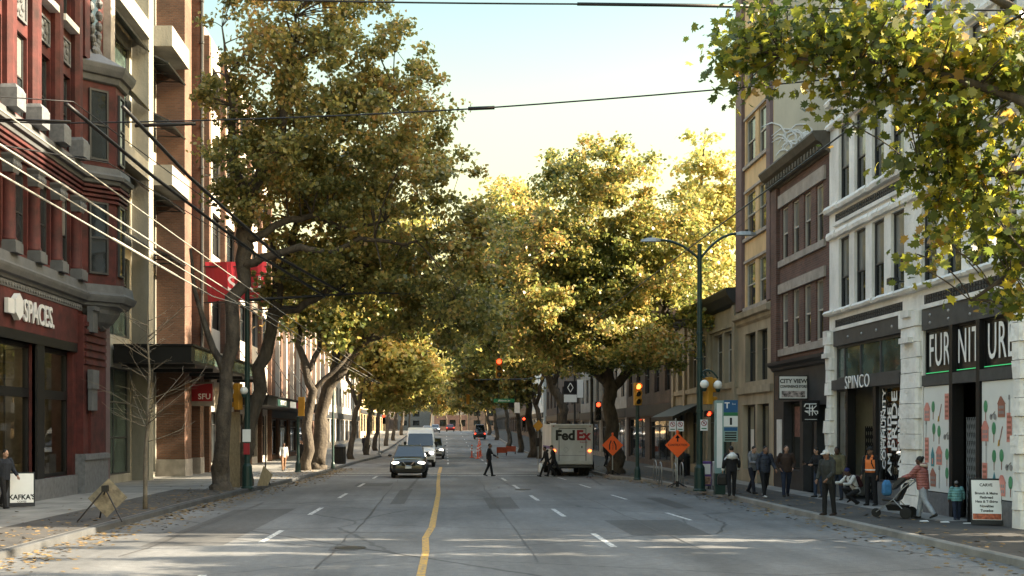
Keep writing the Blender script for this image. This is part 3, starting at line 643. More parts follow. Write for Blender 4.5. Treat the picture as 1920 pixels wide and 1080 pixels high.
# brick building with pale pilasters, farther
def plain_building(name, label, side, x0, u0, u1, top, wm, rows, pitch, ww, wh, gm='glass', ground=True, pil=None, corn=None, deep=14, first=1.0, fm='frame_dark', upper=None, gcol='dark_paint'):
    b = thing(name, label, 'building', (x0, (u0+u1)/2, zroad((u0+u1)/2)+0.15)); tf = TL(x0) if side < 0 else TR(x0); z = zroad((u0+u1)/2)
    hol = []; n = max(1, int((u1-u0-0.8)/pitch))
    for i in range(n):
        c = u0+(u1-u0)*(i+0.5)/n
        for v in rows: hol.append((c-ww/2, c+ww/2, v+z, v+z+wh))
    gh = []
    if ground:
        k = max(1, int((u1-u0)/6)); gh = [(u0+(u1-u0)*(i+0.1)/k, u0+(u1-u0)*(i+0.9)/k, 0.5+z, 3.3+z) for i in range(k)]
    mb = MB(tf); wall(mb, u0, u1, 0, top+z, hol+gh, 0.22); shell(mb, 0, 1, u0, u1, 0, top+z, deep); mb.build('wall', M[wm], b)
    for h in hol: window(tf, b, *h, depth=0.22, gm=gm, fm=fm, upper=upper if random.random() < 0.5 else None)
    for h in gh: window(tf, b, *h, depth=0.22, gm='glass', vbars=(0.3, 0.62), bars=(0.78,), fw=0.09)
    if ground: MB(tf).box(u0+0.05, u1-0.05, 3.4+z, 4.1+z, -0.05, 0.12).build('shop_fascia', M[gcol], b)
    if pil:
        for i in range(n+1):
            c = u0+0.3+(u1-u0-0.6)*i/n; MB(tf).box(c-0.28, c+0.28, 4.15+z, top+z-0.6, -0.02, 0.3).build('pilaster', M[pil], b)
    if corn:
        mb = MB(tf); band_profile(mb, u0+0.02, u1-0.02, [(top+z-0.55, 0.05), (top+z-0.4, 0.2), (top+z-0.2, 0.45), (top+z+0.05, 0.5), (top+z+0.07, 0.1)]); mb.build('cornice', M[corn], b)
    return b
plain_building('brick_building', 'far brick building with pale pilasters behind the leaning plane trees', -1, -13.4, 88.1, 132, 14, 'brick_orange', (4.9, 8.4), 4.0, 2.2, 2.3, pil='pale_plaster', corn='pale_stone')
plain_building('grey_building', 'far grey rendered building beyond the brick one on the sunny side', -1, -13.6, 132.1, 185, 17, 'pale_stone', (5, 8.6, 12.2), 4.2, 2.0, 2.3, corn='grey_stone')
plain_building('tan_building', 'far tan building low on the sunny side near the end of the street', -1, -13.4, 185.1, 262, 12, 'beige', (5, 8.2), 4.6, 2.2, 2.2, corn='pale_stone')
plain_building('dark_brick_building', 'last dark brick building on the sunny side at the end of the street', -1, -13.4, 262.1, 330, 19, 'brick_dark', (5, 8.5, 12), 5, 2.2, 2.2)

# ============ right: the white building
T = TR()
R1 = thing('white_building', 'white painted brick and stone commercial building with tall paired windows and two shopfronts', 'building', (XR, 34, 0.15))
g1 = [40.05, 38.5, 36.9, 35.3]; g2 = [33.0, 31.45, 29.95, 28.45]; g3 = []
hol = [(c-0.52, c+0.52, v0, v1) for c in g1+g2+g3 for (v0, v1) in ((6.68, 9.08), (10.35, 12.95), (14.1, 16.6))]
gh = [(34.85, 41.0, 0.7, 5.4), (28.0, 33.35, 0.75, 5.3)]
mb = MB(T); wall(mb, 27.4, 41.55, 0.1, 18.5, hol+[(34.85, 41.0, 0.12, 5.9), (27.95, 33.4, 0.12, 5.9)], 0.17); shell(mb, 0, 1, 27.4, 41.55, 0.1, 18.5, 16); mb.build('wall', M['white_stone'], R1)
for h in hol: window(T, R1, *h, depth=0.17, gm='glass', upper='blind', bars=(0.44,), fm='frame_dark', fw=0.06)
mb = MB(T)
def rough_band(mb, u0, u1, v0, v1, w, n=None, sd=0):
    r = random.Random(sd); n = n or int((u1-u0)/0.45)
    for i in range(n):
        a, b = u0+(u1-u0)*i/n, u0+(u1-u0)*(i+1)/n; e = w*(0.8+0.45*r.random()); d = 0.02*r.random()
        mb.loft([[(a+0.004, v0-d, -0.03), (a+0.004, v0+0.01, e*0.8), (a+0.004, (v0+v1)/2, e), (a+0.004, v1-0.01, e*0.75), (a+0.004, v1+d, -0.03)], [(b-0.004, v0-d, -0.03), (b-0.004, v0+0.01, e*0.8), (b-0.004, (v0+v1)/2, e*1.05), (b-0.004, v1-0.01, e*0.75), (b-0.004, v1+d, -0.03)]])
for k, (v0, v1, w) in enumerate(((6.48, 6.66, 0.2), (9.16, 9.42, 0.14), (10.08, 10.33, 0.2), (13.02, 13.25, 0.14), (13.85, 14.08, 0.2), (16.7, 16.95, 0.14))):
    mb = MB(T); rough_band(mb, 27.35, 41.6, v0, v1, w, sd=k); mb.build('rockface_course', M['white_rock'], R1)
mb = MB(T)
def quoins(mb, u0, u1, v0, v1, w, h=0.42, sd=0):
    r = random.Random(sd); n = int((v1-v0)/h)
    for i in range(n):
        a, b = v0+(v1-v0)*i/n, v0+(v1-v0)*(i+1)/n; e = w*(0.75+0.5*r.random()); o = 0.06 if i % 2 else 0
        m1, m2 = u0+0.06, u1-0.06
        mb.loft([[(u0+o, v, -0.02), (u0+o, v, e*0.55), (m1+o, v, e), (m2-o, v, e*(0.85+0.3*r.random())), (u1-o, v, e*0.55), (u1-o, v, -0.02)] for v in (a+0.008, b-0.008)])
for qa in ((33.45, 34.8, 0.15, 5.9, 0.16, 0.42, 1), (41.02, 41.53, 0.15, 5.9, 0.2, 0.42, 2), (27.4, 27.93, 0.15, 5.9, 0.16, 0.42, 3)):
    mb = MB(T); quoins(mb, *qa); mb.build('quoin_pier', M['white_rock'], R1)
for c in (34.1, 41.28):
    mb = MB(T); mb.box(c-0.35 if c < 40 else c-0.22, c+0.35 if c < 40 else c+0.22, 5.0, 5.16, 0, 0.3); mb.box(c-0.3 if c < 40 else c-0.2, c+0.3 if c < 40 else c+0.2, 5.75, 5.95, 0, 0.26)
    mb.build('pier_capital', M['white_stone'], R1)
for (u0, u1) in ((34.9, 40.9), (28.1, 33.3)):
    for (v0, v1) in ((6.04, 6.3), (9.7, 9.98)):
        mb = MB(T); mb.box(u0, u1, v0, v1, -0.01, 0.012); b = mb.build('chequer_band', M['dark_paint'], R1)
        mb = MB(T); n = int((u1-u0)/0.16)
        for i in range(n):
            for k in range(2): mb.box(u0+0.01+i*0.16, u0+0.085+i*0.16, v0+0.02+k*0.12+(0.02 if i % 2 else 0), v0+0.10+k*0.12+(0.02 if i % 2 else 0), 0.014, 0.05)
        mb.build('chequer_tile', M['fascia'], b)
        mb = MB(T); mb.box(u0-0.05, u1+0.05, v0-0.14, v0-0.02, -0.01, 0.09); mb.build('trim', M['white_stone'], b)
# bicycle shop front
mb = MB(T); mb.box(34.87, 40.98, 5.38, 5.9, -0.28, 0.05); f1 = mb.build('shop_fascia', M['fascia'], R1)
mb = MB(T)
for u in (35.6, 36.9, 38.2, 39.5): mb.lathe([(0.001, 0.05), (0.06, 0.05), (0.06, 0.08), (0.001, 0.09)], (0, 0, 0), 10) if False else mb.ball((u, 5.62, 0.05), (0.055, 0.055, 0.035), 10, 6)
mb.build('bolt', M['galv'], f1)
def glazed(par, tf, u0, u1, v0, v1, w, fm='black', fw=0.07, vb=(), name='shop_window', gm='shop_glass'):
    mb = MB(tf); mb.box(u0, u0+fw, v0, v1, w-0.05, w+0.05); mb.box(u1-fw, u1, v0, v1, w-0.05, w+0.05); mb.box(u0+fw, u1-fw, v0, v0+fw, w-0.05, w+0.05); mb.box(u0+fw, u1-fw, v1-fw, v1, w-0.05, w+0.05)
    for t in vb: q = u0+(u1-u0)*t; mb.box(q-fw/2, q+fw/2, v0+fw, v1-fw, w-0.05, w+0.05)
    o = mb.build(name, M[fm], par); MB(tf).quad([(u0+fw*0.5, v0+fw*0.5, w), (u1-fw*0.5, v0+fw*0.5, w), (u1-fw*0.5, v1-fw*0.5, w), (u0+fw*0.5, v1-fw*0.5, w)]).build('pane', M[gm], o); return o
glazed(R1, T, 34.87, 40.98, 4.2, 5.38, -0.12, 'fascia', 0.09, (0.33, 0.62, 0.87), gm='glass_green')
MB(T).box(34.87, 40.98, 3.86, 4.2, -0.2, 0.12).build('shop_beam', M['fascia'], R1)
pw = glazed(R1, T, 34.87, 37.0, 0.85, 3.86, -0.12, 'fascia', 0.08, ())
MB(T).box(34.87, 37.0, 0.12, 0.85, -0.2, 0.0).build('stall_riser', M['granite'], R1)
k = 0
for s, u, v, size in (('PRIDE', 35.75, 2.75, 0.62), ('I AM PRIDE', 36.15, 2.0, 0.42), ('COMMUNITY', 36.6, 2.5, 0.36), ('CONNECTION', 36.82, 2.3, 0.2), ('INSPIRE', 35.3, 2.2, 0.5)):
    text('window_lettering', s, M['letter_white'], pw, T(u, v, -0.09), size, (R(90), R(-90), R(-90)), 0.002, 0.01, sx=1.15)
MB(T).box(37.0, 37.25, 0.12, 3.86, -0.25, 0.03).build('steel_post', M['black'], R1); MB(T).box(39.6, 39.8, 0.12, 3.86, -0.25, 0.03).build('steel_post', M['black'], R1)
glazed(R1, T, 39.8, 40.98, 0.6, 3.86, -0.12, 'fascia', 0.07, ())
MB(T).box(39.8, 40.98, 0.12, 0.6, -0.2, 0.0).build('stall_riser', M['granite'], R1)
TD = TR(XR+1.0)
dr = glazed(R1, TD, 37.3, 39.55, 0.12, 3.86, 0.0, 'black', 0.12, (0.5,), name='door')
gate = MB(TR(XR+0.55))
for i in range(12): u = 37.35+i*0.19; gate.box(u, u+0.035, 0.15, 2.6, 0, 0.03)
for z in np.arange(0.2, 2.6, 0.24):
    for i in range(11): gate.tube([(37.36+i*0.19, z, 0.02), (37.36+(i+1)*0.19, z+0.24, 0.02)], 0.012, 4); gate.tube([(37.36+(i+1)*0.19, z, 0.025), (37.36+i*0.19, z+0.24, 0.025)], 0.012, 4)
gate.build('folding_gate', M['black'], R1)
for (u, v) in ((38.1, 3.3), (38.9, 3.25), (38.5, 2.85)):
    mb = MB(TR(XR+0.95)); mb.prism([(u-0.22, v+0.1), (u+0.1, v+0.3), (u, v+0.08), (u+0.2, v+0.05), (u-0.1, v-0.25), (u+0.02, v+0.0)], 0, 0.01); mb.build('door_emblem', M['letter_grey'], dr)
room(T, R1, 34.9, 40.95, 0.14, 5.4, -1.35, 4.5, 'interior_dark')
text('sign_lettering', 'SPINCO', M['letter_white'], R1, T(38.35, 4.04, 0.15), 0.62, ROT_R, 0.01, -0.004, sx=1.0, spacing=1.08)
# furniture shop front
M['transom'] = mat('dark_film_on_glass', (0.02, 0.02, 0.021), 0.3, 0.3, 2, spec=0.3)
mb = MB(T); mb.box(27.97, 33.38, 5.3, 5.9, -0.28, 0.05); f2 = mb.build('shop_fascia', M['fascia'], R1)
mb = MB(T)
for u in (29.0, 30.3, 31.6, 32.8):
    mb.ball((u, 5.7, 0.05), (0.05, 0.05, 0.035), 10, 6); mb.ball((u, 5.48, 0.05), (0.05, 0.05, 0.035), 10, 6)
mb.build('bolt', M['galv'], f2)
posts = [(31.35, 31.55), (29.75, 29.95)]
for (a, b, st) in ((31.55, 33.35, 'FUR'), (29.95, 31.35, 'NIT'), (27.98, 29.75, 'URE')):
    o = glazed(R1, T, a, b, 4.02, 5.3, -0.1, 'black', 0.06, (), gm='transom')
    text('window_lettering', st, M['letter_white'], o, T((a+b)/2, 4.66, -0.06), 1.3, ROT_R, 0.003, 0.004, sx=0.56, spacing=1.12)
    MB(T).box(a+0.07, b-0.07, 4.07, 4.09, -0.05, -0.03).build('neon_tube', M['neon'] if 'neon' in M else M.setdefault('neon', emit_mat('green_neon', (0.05, 0.6, 0.2), 0.12)), o)
for p in posts: MB(T).box(p[0], p[1], 0.12, 5.3, -0.25, 0.06).build('steel_post', M['black'], R1)
MB(T).box(27.98, 33.36, 3.72, 4.02, -0.2, 0.058).build('shop_beam', M['fascia'], R1)
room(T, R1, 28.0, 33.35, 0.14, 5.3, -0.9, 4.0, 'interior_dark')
M['print_white'] = mat('printed_film', (0.66, 0.68, 0.66), 0.35, 0.04, 1)
pcol = [mat('print_%s' % n, c, 0.4, 0.1, 3) for n, c in (('pink', (0.62, 0.24, 0.2)), ('green', (0.07, 0.27, 0.13)), ('brown', (0.32, 0.13, 0.09)), ('teal', (0.06, 0.24, 0.28)), ('grey', (0.25, 0.25, 0.25)), ('yellow', (0.6, 0.36, 0.08)))]
def motif(kind, u, v, s, w=0.02):
    """little printed town: houses, trees, lamps, tools, all flat film on the glass"""
    mb = MB(lambda a, b, c: T(u-a*s, v+b*s, w+c)); z = (0.0, 0.004)
    if kind in (0, 1):
        mb.cur = 0 if kind == 0 else 2; mb.prism([(-.28, 0), (.28, 0), (.28, .5), (-.28, .5)], *z); mb.prism([(-.34, .5), (.34, .5), (.0 if kind else .1, .8), (-.1, .8)], *z)
        mb.cur = 4
        for i in range(3):
            for k in range(2): mb.prism([(-.2+i*.15, .12+k*.2), (-.1+i*.15, .12+k*.2), (-.1+i*.15, .24+k*.2), (-.2+i*.15, .24+k*.2)], 0.0045, 0.006)
    elif kind == 2:
        mb.cur = 2; mb.prism([(-.02, 0), (.02, 0), (.02, .4), (-.02, .4)], *z); mb.cur = 1; mb.prism([(.16*math.cos(2*math.pi*j/12), .55+.25*math.sin(2*math.pi*j/12)) for j in range(12)], *z)
    elif kind == 3:
        mb.cur = 3; mb.prism([(-.16, 0), (.16, 0), (.16, .5), (0, .85), (-.16, .5)], *z); mb.cur = 0; mb.prism([(-.06, .1), (.06, .1), (.06, .35), (-.06, .35)], 0.0045, 0.006)
    elif kind == 4:
        mb.cur = 4; mb.prism([(-.015, 0), (.015, 0), (.015, .8), (-.015, .8)], *z); mb.prism([(-.07, .78), (.07, .78), (.05, .95), (-.05, .95)], *z)
    elif kind == 5:
        mb.cur = 2; mb.prism([(-.2, 0), (-.16, 0), (.14, .7), (.1, .72)], *z); mb.cur = 5; mb.prism([(-.28, -.05), (-.1, -.02), (-.12, .2), (-.2, .2)], *z)
    elif kind == 6:
        mb.cur = 0; mb.prism([(-.2, 0), (.2, 0), (.2, 1.1), (-.2, 1.1)], *z); mb.cur = 2
        for k in range(5): mb.prism([(-.15, .1+k*.2), (.15, .1+k*.2), (.15, .2+k*.2), (-.15, .2+k*.2)], 0.0045, 0.006)
    else:
        mb.cur = 4
        for a in (-.2, .12): mb.prism([(a+.12*math.cos(2*math.pi*j/10), .12+.12*math.sin(2*math.pi*j/10)) for j in range(10)], *z)
        mb.prism([(-.2, .1), (.15, .3), (.12, .34), (-.22, .14)], *z)
    return mb
def film(par, u0, u1, v0, v1, sd):
    f = MB(T).quad([(u0, v0, 0.012), (u1, v0, 0.012), (u1, v1, 0.012), (u0, v1, 0.012)]).build('printed_film', M['print_white'], par)
    r = random.Random(sd); big = MB(); v = v0+0.1
    row = 0
    while v < v1-0.4:
        n = max(2, int((u1-u0)/0.42))
        for i in range(n):
            k = [6, 2, 5, 4, 2, 1, 0, 7, 3, 2][(row*3+i*2+sd) % 10]
            q = motif(k, u0+(u1-u0)*(i+0.5)/n+r.uniform(-.05, .05), v+r.uniform(-.03, .1), 0.64)
            o = len(big.v); big.v += [q.tf(*p) if False else p for p in q.v]; big.f += [[j+o for j in fc] for fc in q.f]; big.mi += q.mi
        v += 0.62; row += 1
    big.build('printed_motif', pcol, f)
for (a, b, sd) in ((31.56, 33.35, 1), (27.98, 29.74, 4)):
    mb = MB(T); mb.box(a, b, 0.75, 3.72, -0.16, 0.0); o = mb.build('shop_window', M['black'], R1); film(o, a+0.03, b-0.03, 0.78, 3.7, sd)
    MB(T).box(a, b, 0.12, 0.748, -0.2, 0.04).build('stall_riser', M['granite'], R1)
TD = TR(XR+0.8)
dr = glazed(R1, TD, 29.97, 31.33, 0.12, 3.72, 0.0, 'black', 0.1, ())
gate = MB(TR(XR+0.3))
for i in range(13): u = 29.98+i*0.105; gate.box(u, u+0.022, 0.15, 2.75, 0, 0.02)
for z in np.arange(0.2, 2.7, 0.22):
    for i in range(12): gate.tube([(29.99+i*0.105, z, 0.02), (29.99+(i+1)*0.105, z+0.2, 0.02)], 0.012, 4)
gate.build('folding_gate', M['galv'], R1)
mb = MB(T); mb.tube([(34.15, 6.8, 0.25), (34.15, 6.8, 0.5)], 0.03, 6); mb.box(34.0, 34.3, 6.72, 6.9, 0.45, 0.7); mb.build('security_camera', M['dark_metal'], R1)

# ============ right: brown brick building
R2 = thing('brown_brick_building', 'narrow brown brick building with heavy dark cornice over a charcoal convenience shopfront', 'building', (XR, 45, 0.15))
c2 = [47.15, 45.75, 44.3, 43.05, 42.05]; c2 = [47.0, 45.55, 44.1, 42.65]
hol = [(c-0.42, c+0.42, v0, v1) for c in c2 for (v0, v1) in ((5.75, 7.95), (9.32, 11.4))]
mb = MB(T); wall(mb, 41.6, 48.6, 4.9, 13.0, hol, 0.14); shell(mb, 0, 1, 41.6, 48.6, 0.1, 13.0, 14); mb.build('wall', M['brick_brown'], R2)
for h in hol: window(T, R2, *h, depth=0.14, fm='frame_pale', gm='glass', upper='blind', fw=0.07)
mb = MB(T)
for (v0, v1) in ((7.97, 8.35), (11.45, 11.95), (5.45, 5.72), (9.05, 9.3)): mb.box(41.9, 47.7, v0, v1, -0.02, 0.09)
mb.build('stone_course', M['pale_stone'], R2)
mb = MB(T); band_profile(mb, 41.45, 48.62, [(12.3, 0.05), (12.36, 0.1), (12.38, 0.22), (12.62, 0.3), (12.74, 0.5), (12.98, 0.64), (13.06, 0.62), (13.08, 0.1)])
for i in range(19): u = 41.55+i*0.37; mb.box(u, u+0.16, 12.4, 12.61, 0.22, 0.42)
mb.build('cornice', M['cornice_brown'], R2)
mb = MB(T); mb.box(47.75, 48.55, 5.2, 12.28, 0, 0.14); mb.build('pilaster', M['brick_brown'], R2)
mb = MB(T); band_profile(mb, 41.58, 48.6, [(4.85, 0.02), (4.9, 0.1), (5.0, 0.14), (5.1, 0.28), (5.22, 0.3), (5.24, 0.05)]); mb.build('shop_cornice', M['dark_paint'], R2)
gh = [(45.0, 47.2, 0.9, 3.6), (43.3, 44.6, 0.15, 3.4), (41.9, 43.0, 0.7, 3.4)]
mb = MB(T); wall(mb, 41.6, 48.6, 0.1, 4.88, gh, 0.5); mb.build('shopfront', M['dark_paint'], R2)
for i, h in enumerate(gh): glazed(R2, T, *h, -0.4, 'black', 0.07, (), name='door' if i == 1 else 'shop_window')
room(T, R2, 41.7, 48.4, 0.14, 4.5, -0.52, 4, 'interior')
MB(T).box(45.3, 46.9, 2.2, 3.4, -0.37, -0.36).build('window_poster', mat('poster_brown', (0.25, 0.12, 0.10), 0.5, 0.4, 5), R2)
mb = MB(T); mb.box(42.0, 42.9, 0.75, 3.3, -0.36, -0.35); po = mb.build('window_poster', mat('poster_navy', (0.02, 0.05, 0.10), 0.5, 0.3, 2), R2)
mb = MB(T); mb.box(42.05, 42.5, 0.9, 1.9, -0.349, -0.345); mb.box(42.1, 42.8, 2.35, 2.5, -0.349, -0.345); mb.build('poster_patch', mat('poster_blue', (0.08, 0.3, 0.5), 0.5, 0.2, 5), po)
MB(T).box(47.4, 48.1, 1.4, 2.9, 0.0, 0.02).build('window_poster', M['white_worn'], R2)
# marquee box sign, square to the street
mb = MB(); mb.box(12.5, 13.58, 44.0, 44.5, 3.62, 4.52); sb = mb.build('box_sign', M['dark_metal'], R2)
mb = MB(); mb.box(12.53, 13.55, 43.96, 43.998, 3.66, 4.48); sf = mb.build('sign_face', M['white_worn'], sb)
text('sign_lettering', 'CITY VIEW', M['frame_dark'], sf, (13.04, 43.955, 4.3), 0.21, ROT_C, 0.002, 0.007)
text('sign_lettering', 'CONVENIENCE STORE', M['frame_dark'], sf, (13.04, 43.955, 4.1), 0.14, ROT_C, 0.002, 0.005, sx=0.7)
mb = MB(); mb.box(12.6, 13.48, 43.955, 43.96, 3.7, 3.94); mb.build('sign_pictures', mat('sign_print', (0.5, 0.42, 0.4), 0.5, 0.5, 9), sf)
mb = MB(); mb.box(12.95, 13.59, 42.6, 42.72, 2.78, 3.55); fs = mb.build('hanging_sign', M['black'], R2)
mb = MB(lambda a, b, c: (13.27+a, 42.585+c, 3.22+b))
for pts in ([(-.2, .2), (.2, .2)], [(-.2, .2), (-.24, .1)], [(-.18, .05), (.05, .05)], [(-.05, .2), (-.05, -.22)], [(.05, .14), (.05, -.22)], [(-.22, -.06), (-.05, -.14)], [(.05, 0), (.2, .14)], [(.05, 0), (.2, -.2)], [(-.22, -.06), (.24, -.06)], [(.24, -.06), (.24, -.16)]):
    mb.tube([(pts[0][0], pts[0][1], 0), (pts[1][0], pts[1][1], 0)], 0.018, 6)
mb.build('sign_monogram', M['letter_white'], fs)
MB(lambda a, b, c: (13.27+a, 42.59+c, 2.86+b)).box(-.22, .22, -.012, .012, 0, 0.006).build('sign_line', M['letter_grey'], fs)

# ============ right: tall beige building
R3 = thing('tall_beige_building', 'tall beige and mauve building with paired sash windows rising above the trees', 'building', (XR, 51, 0.15))
rows = [(7.98, 9.95), (11.1, 13.1), (14.35, 16.4), (17.6, 19.7)]
hol = [(c-0.78, c+0.78, v0, v1) for c in (50.15, 52.25) for (v0, v1) in rows]
h2 = [(49.55, 51.15, 4.62, 6.8), (51.45, 53.2, 4.62, 6.8)]
mb = MB(T); wall(mb, 48.65, 54.4, 7.6, 22.6, hol, 0.14); shell(mb, 0, 1, 48.65, 54.4, 0.1, 22.6, 20); mb.build('wall', M['beige'], R3)
mb = MB(T); wall(mb, 48.65, 54.4, 4.3, 7.6, h2, 0.3); wall(mb, 48.65, 54.4, 0.1, 4.3, [(49.3, 51.2, 0.15, 3.6), (51.5, 53.7, 0.7, 3.6)], 0.35); mb.build('lower_wall', M['beige_grey'], R3)
for h in hol: window(T, R3, *h, depth=0.14, fm='frame_pale', gm='glass', upper='glass_green', fw=0.07)
for h in h2: window(T, R3, *h, depth=0.3, fm='frame_dark', gm='glass', vbars=(0.5,), bars=(0.62,))
glazed(R3, T, 49.3, 51.2, 0.15, 3.6, -0.3, 'black', 0.09, (0.5,), name='door'); glazed(R3, T, 51.5, 53.7, 0.7, 3.6, -0.3, 'black', 0.09, (0.5,))
room(T, R3, 49.0, 54.0, 0.14, 4.0, -0.4, 4, 'interior')
MB(T).box(51.7, 53.3, 1.0, 2.5, -0.29, -0.28).build('window_poster', M['white_worn'], R3)
mb = MB(T); mb.box(48.66, 49.2, 7.9, 22.7, 0, 0.15); mb.build('pilaster', M['mauve'], R3); mb = MB(T); mb.box(53.3, 54.38, 7.9, 22.7, 0, 0.15); mb.build('pilaster', M['mauve'], R3)
mb = MB(T)
for v0, v1 in rows: mb.box(49.25, 53.25, v0-0.16, v0-0.01, 0, 0.12); mb.box(49.25, 53.25, v1+0.03, v1+0.14, 0, 0.07)
mb.build('stone_course', M['pale_stone'], R3)
mb = MB(T); band_profile(mb, 48.6, 54.5, [(7.2, 0.02), (7.3, 0.12), (7.45, 0.14), (7.5, 0.3), (7.72, 0.34), (7.76, 0.2), (7.86, 0.05)]); mb.box(48.7, 54.35, 4.1, 4.4, 0, 0.12); mb.build('cornice', M['beige_grey'], R3)
TE = TC(48.65)
MB(TE).quad([(13.62, 13.0, 0.004), (30, 13.0, 0.004), (30, 22.55, 0.004), (13.62, 22.55, 0.004)]).build('gable_wall', mat('cream_gable', (0.56, 0.50, 0.38), 0.85, 0.14, 0.5, stretch=(1, 1, 0.3)), R3)
mb = MB(TE)   # painted swirls on the gable above the brown building
r = random.Random(3)
for k in range(26):
    x, z = 14.0+r.random()*1.4, 13.3+r.random()*1.3; q = r.uniform(0.6, 2.2); L = 0.5+r.random()*0.6
    pts = [(x+math.cos(q+t*1.6)*L*t, z+math.sin(q+t*1.6)*L*t*1.3, 0.012) for t in (0, .25, .5, .75, 1)]
    mb.tube(pts, [0.05, 0.06, 0.05, 0.035, 0.01], 5, flat=(1, 1))
mb.build('mural', M['white_worn'], R3)
# ============ right: low cream building and the dim ones past it
R4 = thing('low_beige_building', 'low two-storey grey beige building with dark cornice behind the double lamp post', 'building', (XR, 62, 0.15))
hol = [(c-0.95, c+0.95, 4.75, 7.2) for c in (56.3, 58.6, 62.0, 64.5, 67.6)]; gh = [(55.2+i*3.6, 58.2+i*3.6, 0.6, 3.4) for i in range(4)]
mb = MB(T); wall(mb, 54.45, 70, 0.1, 9.0, hol+gh, 0.3); shell(mb, 0, 1, 54.45, 70, 0.1, 9.0, 12); mb.build('wall', M['beige_grey'], R4)
for h in hol: window(T, R4, *h, depth=0.3, fm='frame_pale', gm='glass', vbars=(0.5,), bars=(0.66,))
for h in gh: window(T, R4, *h, depth=0.3, gm='glass', vbars=(0.5,), bars=(0.8,), fw=0.08)
mb = MB(T); band_profile(mb, 54.46, 70.2, [(8.3, 0.05), (8.4, 0.25), (8.75, 0.5), (9.0, 0.6), (9.08, 0.58), (9.1, 0.05)]); mb.build('cornice', M['dark_paint'], R4)
mb = MB(T); mb.box(54.5, 69.9, 4.45, 4.7, 0, 0.12); mb.box(54.5, 69.9, 7.35, 7.5, 0, 0.1)
for u in (54.6, 60.1, 66.0, 69.3): mb.box(u, u+0.5, 0.15, 8.3, 0, 0.16)
mb.build('stone_course', M['beige_grey'], R4)
aw = MB(T); aw.loft([[(u, 3.9, 0.0), (u, 3.2, 1.5), (u, 2.95, 1.5), (u, 3.0, 1.44), (u, 3.84, 0.0)] for u in (62.5, 69.0)]); aw.build('awning', M['black'], R4)
plain_building('dim_brown_building', 'dim brown building under the large tree past the low beige one', 1, 13.6, 70.1, 88, 10.5, 'brick_dark', (4.9, 7.8), 3.2, 1.7, 2.0, corn='beige_grey')
plain_building('pale_grey_building', 'pale grey building half hidden by the right hand street trees', 1, 13.6, 88.1, 118, 12.5, 'pale_stone', (5, 8.4), 3.4, 1.7, 2.2, corn='dark_paint')
plain_building('dark_corner_building', 'dark brick corner building on the shaded side past the crossing', 1, 13.6, 118.1, 158, 13, 'brick_dark', (5, 8.6), 4.4, 2.0, 2.3)
plain_building('white_rendered_building', 'white rendered building catching light far along the shaded side', 1, 13.2, 158.1, 184, 13.5, 'white_stone', (5, 8.6), 4.4, 1.6, 2.2)
plain_building('brown_far_building', 'far brown building on the shaded side near the end of the street', 1, 13.6, 184.1, 250, 11, 'brick_dark', (5, 8), 5, 2.2, 2.2)
plain_building('grey_far_building', 'farthest grey building on the shaded side of the street', 1, 13.6, 250.1, 330, 15, 'grey_stone', (5, 8.4), 5, 2.2, 2.2)
eb = thing('red_brick_end_building', 'small red brick building that closes the view at the far end of the street', 'building', (4, 420, 2.2))
te = TC(420); hol = [(x, x+2.2, v, v+2.4) for x in (-2, 1.5, 5) for v in (3.5,)]
mb = MB(te); wall(mb, -4, 8, 0, 7.6, hol, 0.3); shell(mb, 0, 1, -4, 8, 0, 7.6, 12); mb.build('wall', M['brick_brown'], eb)
for h in hol: window(te, eb, *h, depth=0.3)

for (lb, a, b, h, wm, y) in (('far grey office block closing the street on the left side', -60, -6, 19, 'grey_stone', 470), ('far brown office block closing the street on the right side', 9, 60, 22, 'brick_dark', 455), ('far pale office block in the gap at the end of the street', -6, 9, 13, 'pale_stone', 500)):
    b_ = thing('office_block', lb, 'building', ((a+b)/2, y, 2.2)); te = TC(y); hol = [(x, x+2.6, v, v+2) for x in np.arange(a+2, b-4, 5) for v in np.arange(4, h-2.5, 3.6)]
    mb = MB(te); wall(mb, a, b, 0, h, hol, 0.3); shell(mb, 0, 1, a, b, 0, h, 14); mb.build('wall', M[wm], b_)
    mb = MB(te)
    for (p, q, r_, s_) in hol: mb.quad([(p, r_, -.25), (q, r_, -.25), (q, s_, -.25), (p, s_, -.25)])
    mb.build('glazing', M['glass'], b_)
# ============ unseen blocks behind the white and beige fronts, added to shade the street
def shade_block(label, x0, x1, y0, y1, h):
    b = thing('office_block', label, 'building', ((x0+x1)/2, (y0+y1)/2, 0)); tf = TR(x0); hol = []
    for v in np.arange(4, h-2, 3.6):
        n = int((y1-y0)/2.8)
        for i in range(n): c = y0+(y1-y0)*(i+.5)/n; hol.append((c-.9, c+.9, v, v+1.9))
    mb = MB(tf); wall(mb, y0, y1, 0, h, hol, 0.2); shell(mb, 0, 1, y0, y1, 0, h, x1-x0); mb.build('wall', M['pale_stone'], b)
    mb = MB(tf)
    for (a, c, d, e) in hol: mb.quad([(a, d, -.18), (c, d, -.18), (c, e, -.18), (a, e, -.18)])
    mb.build('glazing', M['glass'], b)
shade_block('unseen block added to shade the street, behind the white building', 31, 46, 27.6, 37.4, 31)
shade_block('taller unseen block added to shade the street, behind the brown brick building', 31, 46, 37.5, 51.8, 38)
